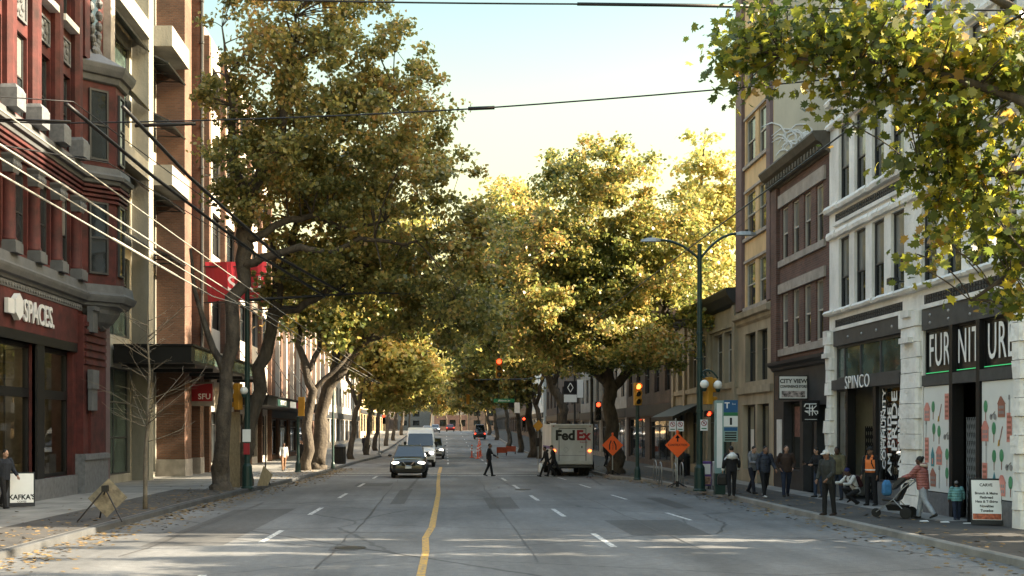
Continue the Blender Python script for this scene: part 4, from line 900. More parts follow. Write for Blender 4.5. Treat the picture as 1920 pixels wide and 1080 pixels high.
# ------------------------------------------------------------------ trees
M['bark'] = mat('plane_tree_bark', (0.10, 0.08, 0.058), 0.9, 0.3, 4.5, bump=1.0, bscale=9, col2=(0.035, 0.028, 0.022), stretch=(1, 1, 0.4))
M['bark_pale'] = mat('pale_sapling_bark', (0.17, 0.145, 0.11), 0.85, 0.25, 4, bump=0.2)
M['leaf_olive'] = leaf_mat('olive_plane_leaves', [(0.0, (0.095, 0.108, 0.032)), (0.38, (0.18, 0.178, 0.053)), (0.66, (0.295, 0.255, 0.073)), (0.88, (0.39, 0.30, 0.085)), (1.0, (0.40, 0.24, 0.075))], 0.5)
M['leaf_gold'] = leaf_mat('gold_green_plane_leaves', [(0.0, (0.085, 0.112, 0.03)), (0.38, (0.17, 0.19, 0.05)), (0.64, (0.30, 0.275, 0.075)), (0.86, (0.43, 0.35, 0.10)), (1.0, (0.45, 0.28, 0.09))], 0.46, clump=0.22)
M['leaf_amber'] = leaf_mat('amber_leaves', [(0.0, (0.18, 0.20, 0.06)), (0.4, (0.32, 0.31, 0.09)), (0.75, (0.45, 0.38, 0.11)), (1.0, (0.46, 0.31, 0.10))], 0.48)
M['leaf_green'] = leaf_mat('green_maple_leaves', [(0.0, (0.05, 0.075, 0.014)), (0.42, (0.11, 0.135, 0.02)), (0.7, (0.21, 0.21, 0.025)), (0.9, (0.38, 0.33, 0.03)), (1.0, (0.36, 0.22, 0.05))], 0.52, clump=0.8)
HEX = np.array([(0, -0.5), (0.34, -0.2), (0.5, 0.16), (0.16, 0.28), (0, 0.56), (-0.16, 0.28), (-0.5, 0.16), (-0.34, -0.2)])
MAPLE = np.array([(0.0, -0.46), (0.12, -0.36), (0.42, -0.40), (0.35, -0.16), (0.62, 0.10), (0.33, 0.15), (0.33, 0.42), (0.13, 0.29), (0.0, 0.62), (-0.13, 0.29), (-0.33, 0.42), (-0.33, 0.15), (-0.62, 0.10), (-0.35, -0.16), (-0.42, -0.40), (-0.12, -0.36)])
def leaf_mesh(name, cen, nor, size, shape, m, fold=0.5):
    N, K = len(cen), len(shape)
    nor = nor/np.linalg.norm(nor, axis=1, keepdims=True)
    a = np.cross(nor, rng.normal(size=(N, 3))); a /= np.linalg.norm(a, axis=1, keepdims=True); b = np.cross(nor, a)
    sx = shape[None, :, 0, None]; sy = shape[None, :, 1, None]
    v = cen[:, None, :] + size[:, None, None]*(sx*a[:, None, :] + sy*b[:, None, :] - fold*(np.abs(sx)**1.5 + 0.5*sy*sy)*nor[:, None, :])
    me = bpy.data.meshes.new(name); me.vertices.add(N*K); me.vertices.foreach_set('co', v.astype(np.float32).ravel())
    me.loops.add(N*K); me.loops.foreach_set('vertex_index', np.arange(N*K, dtype=np.int32))
    me.polygons.add(N); me.polygons.foreach_set('loop_start', np.arange(0, N*K, K, dtype=np.int32))
    me.materials.append(m); me.update(); me.validate(); return me
def blob_points(blobs, n, bias=0.5):
    vol = np.array([b[3]*b[4]*b[5] for b in blobs]); pick = rng.choice(len(blobs), n, p=vol/vol.sum())
    B = np.array(blobs)[pick]; d = rng.normal(size=(n, 3)); d /= np.linalg.norm(d, axis=1, keepdims=True)
    return B[:, :3] + d*(rng.random(n)**bias)[:, None]*B[:, 3:6], d
def crown_mesh(name, blobs, clusters, per, size, m, shape=HEX, crad=0.8, bias=0.5):
    c, d = blob_points(blobs, clusters, bias)
    rad = crad*rng.uniform(0.55, 1.25, clusters)
    k = (per*rng.uniform(0.5, 1.5, clusters)).astype(int); idx = np.repeat(np.arange(clusters), k)
    off = rng.normal(size=(len(idx), 3))*np.array([0.5, 0.5, 0.3])*rad[idx][:, None]
    cen = c[idx]+off; nor = rng.normal(size=(len(idx), 3))*0.75 + d[idx]*0.35 + np.array([0, 0, 0.55])
    sz = size*rng.uniform(0.6, 1.25, len(idx))
    return leaf_mesh(name, cen, nor, sz, shape, m), c
def bez(p0, p1, p2, n):
    return [tuple((1-t)**2*np.array(p0)+2*t*(1-t)*np.array(p1)+t*t*np.array(p2)) for t in [i/n for i in range(n+1)]]
def wob(path, amp=0.12, sub=3):
    """resample a drawn limb with small natural kinks; path rows are x, y, z, r"""
    P = np.array(path, float); out = []
    for i in range(len(P)-1):
        for k in range(sub):
            t = k/sub; q = P[i]*(1-t)+P[i+1]*t
            if i or k: q[:3] += rng.normal(size=3)*amp*min(1, q[3]*4)
            q[3] *= rng.uniform(0.93, 1.1); out.append(q)
    out.append(P[-1]); return np.array(out)
def tree(name, label, base, limbs, blobs, clusters, per, size, m, group=None, shape=HEX, crad=0.8, twigs=40, bark='bark', bias=0.5, cat='tree', tw=0.045):
    root = thing(name, label, cat, base, group=group)
    mb = MB(); nodes = []
    for j, L in enumerate(limbs):
        W = wob(L); mb.tube(W[:, :3], W[:, 3], 10 if j == 0 else 7); nodes += [W[i] for i in range(len(W)) if W[i][2] > base[2]+3]
    cm, c = crown_mesh('crown', blobs, clusters, per, size, m, shape, crad, bias)
    nodes = np.array(nodes) if nodes else np.array([[*base, 0.1]])
    for i in rng.choice(len(c), min(twigs, len(c)), replace=False):
        p = c[i]; dd = np.linalg.norm(nodes[:, :3]-p, axis=1)+np.maximum(0, nodes[:, 2]-p[2])*0.6; q = nodes[np.argmin(dd)]
        L = np.linalg.norm(q[:3]-p); mid = (q[:3]*0.55+p*0.45)+np.array([0, 0, 0.12*L])+rng.normal(size=3)*0.08*L
        pts = bez(q[:3], mid, p, 6); r0 = min(q[3]*0.6, tw*(0.6+L*0.2)); mb.tube(pts, np.linspace(r0, 0.012, 7), 5)
    mb.build('trunk', M[bark], root, smooth=True)
    o = bpy.data.objects.new('crown', cm); C.objects.link(o); attach(o, root)
    return root
G = 'street trees on the left pavement'
t1 = tree('plane_tree', 'largest plane tree, thick mottled trunk beside the green pole on the left pavement', (-8.65, 45.6, 0.12),
    [[(-8.65, 45.6, -0.1, .52), (-8.65, 45.6, 0.35, .35), (-8.6, 45.6, 2, .30), (-8.45, 45.6, 5, .265), (-8.15, 45.6, 7.6, .25), (-7.85, 45.6, 9.7, .31), (-7.75, 45.6, 11, .28), (-7.2, 45.4, 12.2, .23), (-6.5, 45.3, 13.4, .19), (-6.0, 45.4, 15.5, .13), (-5.8, 45.5, 18.5, .05)],
     [(-7.75, 45.6, 11, .2), (-8.1, 45.4, 13, .16), (-8.4, 45.2, 16, .08), (-8.6, 45.2, 18, .03)],
     [(-7.95, 45.6, 8.8, .19), (-7.0, 45.3, 9.1, .16), (-5.6, 45.0, 9.5, .14), (-4.4, 45.0, 9.3, .11), (-3.4, 45.2, 9.8, .11), (-1.6, 45.6, 9.7, .06), (-0.3, 46, 10.2, .02)],
     [(-7.8, 45.6, 9.9, .18), (-6.6, 45.8, 10.4, .15), (-5.2, 46, 10.9, .12), (-3.6, 46.2, 10.4, .09), (-2.4, 46.3, 10.7, .04)],
     [(-6.5, 45.3, 13.4, .14), (-4.5, 45.3, 14.6, .11), (-2.4, 45.6, 15.4, .06), (-1, 46, 16, .02)],
     [(-8.55, 45.6, 4.6, .16), (-9.3, 45.9, 6.2, .12), (-9.8, 46, 8, .09), (-10, 46, 9.6, .05)]],
    [(-6, 46, 17.2, 3.6, 4, 4.2), (-2.9, 46, 15.4, 3.4, 4, 3.6), (-5.6, 46, 12.6, 3.7, 4, 2.9), (-0.9, 46, 12.2, 2.3, 3.5, 3.4), (0.6, 47, 9.2, 2.2, 3, 2.6), (-2.8, 47, 9.3, 2.8, 3.5, 2.2), (-7.9, 45.4, 13.4, 1.6, 3, 4.0), (-4.8, 46, 20.5, 3.2, 3, 2)],
    540, 100, 0.175, M['leaf_olive'], G, twigs=230, crad=0.60, tw=.05)
t2 = tree('plane_tree', 'plane tree with twisting sunlit trunk just behind the left green pole', (-8.4, 49, 0.12),
    [[(-8.45, 49, -0.1, .46), (-8.4, 49, .4, .35), (-8.1, 49, 2.6, .29), (-7.6, 49, 5.0, .27), (-7.15, 49, 7.2, .25), (-6.9, 49, 8.8, .24), (-6.3, 49, 10.6, .16), (-5.5, 49, 13, .07)],
     [(-7.15, 49, 7.2, .2), (-5.8, 48.8, 7.7, .17), (-4.4, 48.7, 8.5, .14), (-2.8, 48.8, 9.5, .08), (-1.5, 49, 10, .03)], [(-6.95, 49, 8.6, .16), (-7.4, 49.3, 10.5, .1), (-7.6, 49.5, 12, .04)]],
    [(-4.6, 50, 9.3, 3.4, 3, 1.7), (-1.6, 50, 8.4, 2.6, 3, 1.9), (-5, 50, 12.5, 3, 3, 3), (0.6, 51, 7.4, 2.0, 2.5, 1.7), (-6.6, 50, 8.4, 1.3, 2, 1.2)],
    220, 80, 0.22, M['leaf_olive'], G, twigs=40, crad=.7)
t3 = tree('plane_tree', 'plane tree with a trunk leaning far out over the road, left side', (-7.5, 69, 0.12),
    [[(-7.5, 69, -0.1, .55), (-7.5, 69, .4, .46), (-7.35, 69, 2.4, .4), (-6.95, 69, 4.7, .36), (-5.9, 69, 6.4, .32), (-4.6, 69, 7.8, .26), (-3.2, 69, 8.9, .17), (-1.6, 69, 10, .07)],
     [(-6.6, 69, 5.5, .2), (-6.4, 69, 7.5, .17), (-6, 69, 9.5, .1), (-5.6, 69, 11, .04)], [(-4.8, 69, 7.7, .17), (-4.2, 69, 9.6, .12), (-3.6, 69, 11.6, .05)]],
    [(-4.2, 70, 10.5, 3.6, 4, 2.6), (-1.4, 70, 9.6, 2.9, 3.6, 2.0), (-6.2, 70, 8.6, 2.2, 3, 1.5), (-3.4, 70, 14, 3, 3.5, 2.6)],
    250, 60, 0.29, M['leaf_gold'], G, twigs=40, crad=0.95)
t3b = tree('plane_tree', 'slender forked plane tree right behind the yellow backed signal on the left', (-7.95, 67, 0.12),
    [[(-7.95, 67, -0.1, .36), (-7.9, 67, 1.8, .29), (-7.8, 67, 4.2, .26), (-7.85, 67, 5.6, .24), (-8.2, 67, 7.2, .18), (-8.5, 67, 9.2, .1), (-8.6, 67, 11, .04)],
     [(-7.85, 67, 5.8, .18), (-7.3, 67, 7.0, .14), (-7.0, 67, 8.8, .07)], [(-7.8, 67, 4.0, .18), (-7.2, 67, 5.0, .16), (-6.2, 67, 5.9, .13), (-5.2, 67.2, 7.2, .06)]],
    [(-7.6, 67.5, 10.4, 2.4, 2.5, 2.4), (-6, 67.5, 8.4, 1.8, 2, 1.2), (-9, 67.5, 8.8, 1.3, 2, 1.4)],
    110, 52, 0.29, M['leaf_gold'], G, twigs=24, crad=0.9)
# a middle-distance tree, then copies of it down both sides
mid = tree('street_tree', 'golden street tree leaning in over the left lane beyond the leaning plane', (-7.3, 92, 0.12),
    [[(-7.3, 92, -0.1, .28), (-7.2, 92, 1.8, .21), (-7.0, 92, 4, .18), (-6.3, 92, 6, .15), (-5.4, 92, 8, .15), (-4.8, 92, 10, .06)], [(-6.9, 92, 4.4, .18), (-7.6, 92, 6.5, .13), (-8, 92, 9, .05)], [(-6.4, 92, 5.8, .15), (-4.6, 92, 7.0, .1), (-3, 92, 7.8, .05)]],
    [(-4.6, 92.5, 8.4, 3.4, 3.6, 2.9), (-2.2, 93, 7.2, 2.6, 3.2, 2.1), (-7.0, 92.5, 9.2, 2.6, 3, 2.6), (-4.5, 92.5, 11.4, 2.4, 2.6, 1.6), (-4.8, 93, 5.6, 2.4, 2.6, 1.2)],
    300, 52, 0.33, M['leaf_amber'], G, twigs=36, crad=1.0)
def place(src, x, y, rz, s, label, group, m=None):
    c = copy_tree(src); c['label'] = label; c['group'] = group
    c.location = (x, y, zroad(y)+0.12); c.rotation_euler = (0, 0, rz); c.scale = (s, s, s)
    if m:
        for ch in c.children:
            if ch.name.startswith('crown'):
                ch.data = m
    return c
crown_green = None
def recolour(src, m):
    for ch in src.children:
        if ch.name.startswith('crown'):
            d = ch.data.copy(); d.materials.clear(); d.materials.append(m); return d
far_green = recolour(mid, M['leaf_olive']); far_gold = recolour(mid, M['leaf_gold'])
GF = 'farther street trees on the left pavement'
for (x, y, rz, s, lb, mm) in ((-7.2, 108, 0.4, 1.0, 'amber street tree, second beyond the leaning plane on the left', None), (-7.4, 126, -0.3, 1.05, 'green gold street tree behind the parked far left cars', far_gold),
                          (-7.4, 147, 0.8, 1.1, 'olive street tree in the shaded far left row', far_green), (-7.5, 172, 0.1, 1.1, 'olive street tree second from the end of the left row', far_green), (-7.6, 205, 0.5, 1.2, 'last olive street tree of the left row, by the far cars', far_green)):
    place(mid, x, y, rz, s, lb, GF, mm)
GR = 'street trees on the right pavement'
t4 = tree('plane_tree', 'tall golden plane tree with dark forked trunk behind the delivery truck', (8.95, 62.5, 0.12),
    [[(9.0, 62.5, -0.1, .55), (8.95, 62.5, .5, .43), (8.9, 62.5, 2.5, .38), (8.7, 62.5, 4.6, .37), (8.6, 62.5, 6.2, .36), (8.5, 62.3, 8.6, .28), (8.3, 62.2, 11.5, .2), (8.4, 62.2, 15, .08)],
     [(8.8, 62.5, 4.6, .26), (10.0, 62.3, 6.0, .24), (11.0, 62.2, 7.4, .19), (11.8, 62.2, 9.6, .12), (12.2, 62.2, 12, .05)], [(8.7, 62.5, 4.9, .24), (7.4, 62.2, 5.8, .2), (5.9, 62, 6.6, .15), (4.4, 62, 7.6, .07)],
     [(8.5, 62.3, 8.6, .18), (6.8, 62, 10.4, .13), (5.6, 62, 12.6, .05)], [(8.4, 62.3, 9.6, .16), (10.0, 62.2, 12.0, .11), (10.6, 62.2, 14.6, .04)]],
    [(8.0, 61.5, 14.9, 3.5, 4, 3.2), (5.6, 61, 11.2, 2.7, 4, 3.6), (10.6, 61.5, 11, 3.4, 4, 3.2), (5.0, 60, 8, 2.4, 3.5, 2.1), (8.4, 60.5, 7.3, 3.4, 3.6, 1.7), (12.4, 62, 12.2, 2.0, 3, 3.0), (13.2, 62, 8.6, 1.9, 3, 2.2), (3.3, 61, 12.2, 1.0, 2, 1.4), (3.6, 61, 11.6, 1.1, 2, 1.3), (8, 61, 10, 3, 3, 3), (6.6, 60, 6.2, 2.6, 3, 1.0), (10.6, 60.5, 6.4, 2.4, 3, 1.1)],
    720, 110, 0.19, M['leaf_gold'], GR, twigs=170, crad=0.66)
t5 = tree('plane_tree', 'crooked plane tree leaning left over the truck, second on the right', (8.4, 80, 0.12),
    [[(8.4, 80, -0.1, .45), (8.3, 80, 2, .36), (8.0, 80, 4, .32), (7.2, 80, 6.0, .27), (6.3, 80, 8.5, .18), (5.6, 80, 11, .07)], [(7.4, 80, 5.6, .18), (8.4, 80, 8, .13), (9, 80, 11, .05)], [(7.0, 80, 6.4, .16), (5, 80, 7.2, .11), (3, 80, 8, .05)]],
    [(4.4, 80, 16.6, 2.5, 3, 3.6), (2.7, 80, 12.6, 2.3, 3, 3.4), (6, 80, 11, 3.6, 4, 3.4), (2.4, 80, 8.2, 2.4, 3.2, 2.2), (8.6, 80, 12.5, 3.4, 3.6, 4), (5.6, 80, 7, 3, 3, 1.5), (6.5, 80, 16, 2.8, 3, 2.6)],
    520, 66, 0.26, M['leaf_gold'], GR, twigs=80, crad=.85)
for (x, y, rz, s, lb, mm) in ((7.6, 104, 2.9, 1.5, 'tall street tree with yellowing top over the far right kerb', far_gold), (8.0, 100, 2.2, 1.05, 'shorter dark street tree beside the far lane signs', far_green), (7.9, 124, 3.4, 1.15, 'olive street tree beyond the orange barriers on the right', far_green),
                          (8.0, 150, 2.6, 1.2, 'olive street tree in front of the white rendered wall', far_green), (7.8, 180, 3.2, 1.2, 'olive street tree next to last on the right', far_green), (7.8, 212, 2.8, 1.25, 'farthest street tree of the right hand row', far_green)):
    place(mid, x, y, rz, s, lb, GR, mm)
t7 = tree('tall_tree', 'tall orange tinted tree rising behind the low beige building', (18.5, 88, 0.0),
    [[(18.5, 88, 0, .5), (18.5, 88, 8, .4), (18.8, 88, 14, .28), (19.2, 88, 20, .14), (19.5, 88, 25, .04)], [(18.6, 88, 11, .2), (16.6, 88, 15, .12), (15.6, 88, 19, .05)], [(18.8, 88, 13, .2), (21, 88, 17, .12), (21.6, 88, 21, .05)]],
    [(19.4, 88, 22, 2.0, 3, 3.4), (19.8, 88, 17.5, 3.2, 3.5, 3.8), (16.8, 88, 16.5, 2.6, 3, 3.6), (17, 88, 12, 3.4, 3.5, 3.2), (21.5, 88, 19.5, 2.0, 3, 3), (20, 88, 12.5, 3.4, 3.5, 3)],
    330, 50, 0.32, M['leaf_amber'], None, twigs=50, crad=1.0)
# near tree that reaches in from the right edge
tn = tree('maple_tree', 'near tree with large yellow green leaves reaching in over the road from the upper right', (11.6, 15.5, 0.12),
    [[(11.6, 15.5, -0.1, .36), (11.5, 15.5, 2.2, .28), (11.3, 15.8, 4.5, .24), (11.0, 16.2, 7, .18), (10.6, 16.6, 10, .1), (10.3, 17, 12, .04)],
     [(11.3, 15.8, 4.5, .16), (10.2, 17.0, 6.3, .11), (8.8, 18.0, 7.6, .08), (7.2, 18.6, 8.3, .05), (5.4, 18.9, 8.5, .02)], [(11.2, 15.9, 5.5, .14), (9.8, 17.4, 7.8, .1), (8.2, 18.2, 9.4, .06), (6.2, 18.6, 10.2, .025)],
     [(11.35, 15.7, 4.0, .12), (10.4, 17.4, 5.0, .08), (9.3, 18.6, 5.2, .05), (8.6, 19.2, 4.6, .02)], [(10.2, 17, 6.3, .07), (9.0, 18.8, 6.6, .045), (7.8, 19.2, 6.6, .015)]],
    [(8.2, 18.8, 8.3, 2.0, 1.5, .75), (6.4, 18.9, 8.75, 1.7, 1.4, .75), (5.1, 19, 8.8, .95, 1.1, .55), (8.7, 18.8, 6.8, 1.4, 1.2, .75), (8.1, 18.8, 6.0, .7, 1, .8), (9.2, 18.8, 5.6, .8, 1.0, .7), (9.25, 18.8, 4.6, .5, .8, .55), (7.5, 18.6, 5.3, .35, .6, .35), (8.0, 18.6, 7.2, .9, 1.1, .6), (9.7, 18.4, 7.8, .9, 1.0, 1.0), (7.2, 18.6, 9.9, 2.0, 1.4, .5), (10.6, 16.5, 12.2, 1.6, 1.6, 1.0), (4.75, 19, 8.1, .35, .5, .3), (6.9, 18.8, 7.8, .9, 1, .5)],
    500, 19, 0.155, M['leaf_green'], None, shape=MAPLE, twigs=330, crad=0.55, bias=0.6, tw=0.014)
# bare sapling
def sapling(x, y):
    root = thing('bare_sapling', 'thin leafless young tree by the kerb in front of the raw concrete column', 'sapling', (x, y, 0.15))
    mb = MB(); W = wob([(x, y, .1, .075), (x+.02, y, 1.8, .06), (x+.1, y, 3.0, .05), (x+.12, y, 4.2, .035), (x+.05, y, 5.6, .015), (x+.1, y, 6.4, .006)], 0.06); mb.tube(W[:, :3], W[:, 3], 7)
    for i in range(34):
        z = rng.uniform(1.9, 5.8); q = rng.uniform(0, 6.28); L = rng.uniform(0.7, 1.7)*(1.15-abs(z-3.2)*0.18)
        p0 = np.array([x+.08, y, z]); e = p0+np.array([math.cos(q)*L*.85, math.sin(q)*L*.85, L*rng.uniform(.25, .8)])
        pts = bez(p0, p0*.5+e*.5+np.array([0, 0, -.08]), e, 5); mb.tube(pts, np.linspace(.016, .005, 6), 4)
        for k in range(4):
            s0 = np.array(pts[2+k % 4]); q2 = q+rng.uniform(-1.2, 1.2); l2 = L*rng.uniform(.2, .45); e2 = s0+np.array([math.cos(q2)*l2, math.sin(q2)*l2, l2*rng.uniform(0, .9)]); mb.tube([s0, s0*.5+e2*.5+rng.normal(size=3)*.03, e2], [.008, .006, .003], 4)
    mb.build('trunk', M['bark_pale'], root, smooth=True); return root
sapling(-8.85, 34.6)
# unseen park trees beside the camera, placed to shade and dapple the near road
pk = 'unseen park trees placed for shade'
place(mid, 19.5, 17.8, 1, .85, 'unseen park tree placed for its shade, behind the near maple on the right', pk, far_green); place(mid, 26, 10, 4, 1.3, 'unseen park tree placed for its shade, beside the camera on the right', pk, far_green); place(mid, 33, 4, 0, 1.4, 'unseen park tree placed for its shade, farthest from the side street on the right', pk, far_green)
col = tree('streak_shade_tree', 'narrow upright park tree, first of the row along the side street', (17.5, 21.9, 0.12), [[(17.5, 21.9, -.1, .22), (17.5, 21.9, 3, .18), (17.5, 21.9, 8, .1), (17.5, 21.9, 11.5, .03)]],
    [(17.5, 21.9, 4.2, .8, .72, 3), (17.5, 21.9, 8.4, .7, .64, 3.4)], 130, 34, .26, M['leaf_olive'], 'unseen narrow trees added to streak the road with shade', twigs=20, crad=.4)  # unseen row, added to cut the sunlight into streaks across the road
for (x, y, s, lb) in ((18.2, 23.75, 1.0, 'second'), (17.2, 25.15, .92, 'third'), (18.6, 26.75, 1.0, 'last')):
    c = copy_tree(col); c.location = (x, y, .12); c.rotation_euler = (0, 0, y); c.scale = (s, s, s); c['label'] = 'unseen narrow tree added to streak the road with shade, %s of the row' % lb
for (x, y, rz, s, lb) in ((-10, 322, 1, 1.2, 'dark tree at the far left corner of the street end'), (0.5, 372, 3, 1.15, 'dark tree standing before the far brick building'), (-18, 360, 2, 1.6, 'dark tree beyond the last left hand building'), (22, 355, 1, 1.6, 'dark tree beyond the last right hand building'), (9, 318, 2.6, 1.1, 'dark tree at the far right corner of the street end'), (-4.5, 345, .3, 1.3, 'dark tree closing the far end of the street, left one'), (4.5, 352, 2, 1.2, 'dark tree closing the far end of the street, middle one'), (12, 340, 4, 1.4, 'dark tree closing the far end of the street, right one')):
    place(mid, x, y, rz, s, lb, 'trees at the far end of the street', far_green)
# fallen leaves along the kerbs
n = 4200
yy = rng.uniform(20, 75, n); side = rng.random(n) < 0.66
xx = np.array([interp(KL, y) if s else interp(KR, y) for y, s in zip(yy, side)]); sg = np.where(side, 1.0, -1.0)
off = np.abs(rng.normal(size=n))*0.55; on = rng.random(n) < 0.35
xx = np.where(on, xx-sg*(0.25+off*2.2), xx+sg*(0.03+off)); zz = np.where(on, 0.16, 0.012)
lm = leaf_mesh('fallen_leaves', np.stack([xx, yy, zz], 1), np.stack([rng.normal(size=n)*.15, rng.normal(size=n)*.15, np.ones(n)], 1), rng.uniform(.06, .14, n), MAPLE, mat('dry_leaves', (0.26, 0.17, 0.07), 0.8, 0.35, 30), 0.1)
o = bpy.data.objects.new('fallen_leaves', lm); C.objects.link(o); tag(o, 'dry fallen leaves scattered along both kerbs', 'leaves', kind='stuff')
# ------------------------------------------------------------------ street furniture
M['globe'] = mat('milk_glass_globe', (0.78, 0.77, 0.72), 0.25, 0.03, 3)
M['red_lit'] = emit_mat('lit_red_lens', (1.0, 0.05, 0.015), 1.3)
M['amber_lit'] = emit_mat('lit_amber_lens', (1.0, 0.16, 0.03), 1.5)
M['lens_dark'] = mat('dark_lens', (0.02, 0.025, 0.022), 0.2, 0.2, 3)
M['sign_white'] = mat('white_sign', (0.74, 0.74, 0.72), 0.45, 0.04, 3)
M['sign_blue'] = mat('blue_sign', (0.015, 0.09, 0.22), 0.45, 0.06, 3)
M['sign_green'] = mat('green_sign', (0.02, 0.16, 0.07), 0.45, 0.06, 3)
M['teal_metal'] = mat('teal_grey_metal', (0.22, 0.33, 0.32), 0.45, 0.1, 2)
def pole_mesh(x, y, h, r0, r1, base=0.35, z0=0.13):
    mb = MB(); mb.lathe([(r0*2.1, z0), (r0*2.1, z0+.06), (r0*1.75, z0+.1), (r0*1.6, z0+base), (r0*1.25, z0+base+.08), (r0, z0+base+.12), (r1, h), (0.002, h+.02)], (x, y, 0), 12); return mb
def globe(par, x, y, z, r=0.17):
    g = MB().ball((x, y, z), r, 14, 10).build('globe', M['globe'], par, smooth=True); MB().lathe([(.06, z-r-.1), (.1, z-r-.02), (.09, z-r+.03)], (x, y, 0), 10).build('globe_fitter', M['green_pole'], g); return g
# double-arm lamp post on the right
lx, ly = 9.75, 45.0
lp = thing('street_lamp', 'tall dark green double-armed street lamp with two white globes, right kerb', 'street lamp', (lx, ly, .15))
mb = pole_mesh(lx, ly, 9.6, 0.125, 0.085, 0.9)
for z in (3.2, 5.2, 6.2): mb.lathe([(.12, z-.05), (.14, z-.04), (.14, z+.04), (.12, z+.05)], (lx, ly, 0), 12)
mb.build('pole', M['green_pole'], lp, smooth=False)
for s, L in ((-1, 1.6), (1, 1.5)):
    zz = 9.75 if s < 0 else 10.0
    pts = bez((lx, ly, 9.0), (lx+s*.75, ly, zz+.05), (lx+s*L, ly, zz), 12)
    mb = MB(); mb.tube(pts, 0.05, 8); a = mb.build('arm', M['green_pole'], lp, smooth=True)
    mb = MB(); mb.loft([[(lx+s*(L-.1)+s*t*.75, ly-w, zz-.06), (lx+s*(L-.1)+s*t*.75, ly+w, zz-.06), (lx+s*(L-.1)+s*t*.75, ly+w*.7, zz+h), (lx+s*(L-.1)+s*t*.75, ly-w*.7, zz+h)] for t, w, h in ((0, .06, .05), (.25, .13, .09), (.7, .15, .08), (1, .08, .02))]); lh = mb.build('lamp_head', M['galv'], a)
    MB().box(lx+s*(L+.3)-.06, lx+s*(L+.3)+.06, ly-.06, ly+.06, zz+.08, zz+.16).build('photo_sensor', M['dark_metal'], lh)
mb = MB(); mb.tube(bez((lx, ly, 4.55), (lx+.3, ly-.05, 5.05), (lx+.68, ly-.1, 4.45), 10), .035, 6); mb.tube(bez((lx, ly, 4.4), (lx+.1, ly-.15, 4.7), (lx+.12, ly-.3, 4.45), 8), .03, 6)
for k in range(3): mb.tube([(lx+.15+.08*math.cos(q), ly-.05, 4.55+.08*math.sin(q)) for q in np.linspace(0, 5, 10)] if k == 0 else [(lx+.3+.1*math.cos(q)*(.7 if k == 2 else 1), ly-.05, 4.62+.1*math.sin(q)) for q in np.linspace(0, 5, 10)], .015, 5)
mb.build('globe_arm', M['green_pole'], lp); globe(lp, lx+.12, ly-.3, 4.22); globe(lp, lx+.68, ly-.1, 4.2)
# signal heads
def signal(name, label, x, y, z, rz=0.0, lit=None, body='amber_body', group='traffic signals', s=1.0, lens=3):
    """head hangs round (x, y, z); the lenses look along -Y turned by rz"""
    r = thing(name, label, 'traffic light', (0, 0, 0), group=group); h = lens*.175
    mb = MB(); mb.box(-.17, .17, -.1, .14, -h, h); mb.build('housing', M[body], r, bevel=.02)
    for i in range(lens):
        q = h-.175-.35*i; m = M['red_lit'] if (lit == 'red' and i == 0) else M['amber_lit'] if (lit == 'amber' and i == 0) else M['lens_dark']
        ln = MB().lathe([(.001, -.14), (.09, -.135), (.125, -.112), (.125, -.1)], (0, 0, q), 14, 'y').build('lens', m, r)
        mb = MB(); n = 10; ring = []
        for (rad, a) in ((.14, -.1), (.145, -.34), (.135, -.34), (.13, -.1)): ring.append([(rad*math.cos(R(-25+230*j/n)), a if j in range(2, n-1) else a*.75, q+rad*math.sin(R(-25+230*j/n))) for j in range(n+1)])
        for a, b in zip(ring, ring[1:]):
            for j in range(n): mb.quad([a[j], a[j+1], b[j+1], b[j]])
        mb.build('visor', M['black'] if body != 'amber_body' else M['amber_body'], r)
    r.location = (x, y, z); r.rotation_euler = (0, 0, rz); r.scale = (s, s, s); return r
s0 = signal('traffic_light', 'red signal hanging from the span wire over the middle of the road', 2.86, 62.5, 5.75, 0, 'red')
mb = MB(); mb.tube([(2.86, 62.5, 6.27), (2.86, 62.5, 7.4)], .03, 6); mb.build('hanger', M['dark_metal'], s0)
gp = thing('signal_pole', 'green signal pole with lit amber top lens at the right crossing', 'pole', (9.0, 55.0, .15)); pole_mesh(9.0, 55, 3.95, .09, .08, .5).build('pole', M['green_pole'], gp)
signal('traffic_light', 'yellow signal head glowing orange on top of the short green pole by the crossing', 9.0, 54.9, 4.05+.1, R(8), 'amber')
gp = thing('signal_pole', 'tall dark pole with a red signal behind the delivery truck', 'pole', (8.35, 67, .15)); pole_mesh(8.35, 67, 6.3, .09, .07, .5).build('pole', M['dark_metal'], gp)
signal('traffic_light', 'dark red signal on the tall pole just above the truck', 8.7, 66.8, 3.55, 0, 'red', body='black')
signal('traffic_light', 'pedestrian signal showing a small red hand beside the lamp post', 10.05, 44.9, 3.1, R(10), 'red', body='black', lens=1, s=.7, group=None)
signal('traffic_light', 'yellow signal seen from the side below the two globes on the right', 10.12, 45.15, 3.98, R(115), None)
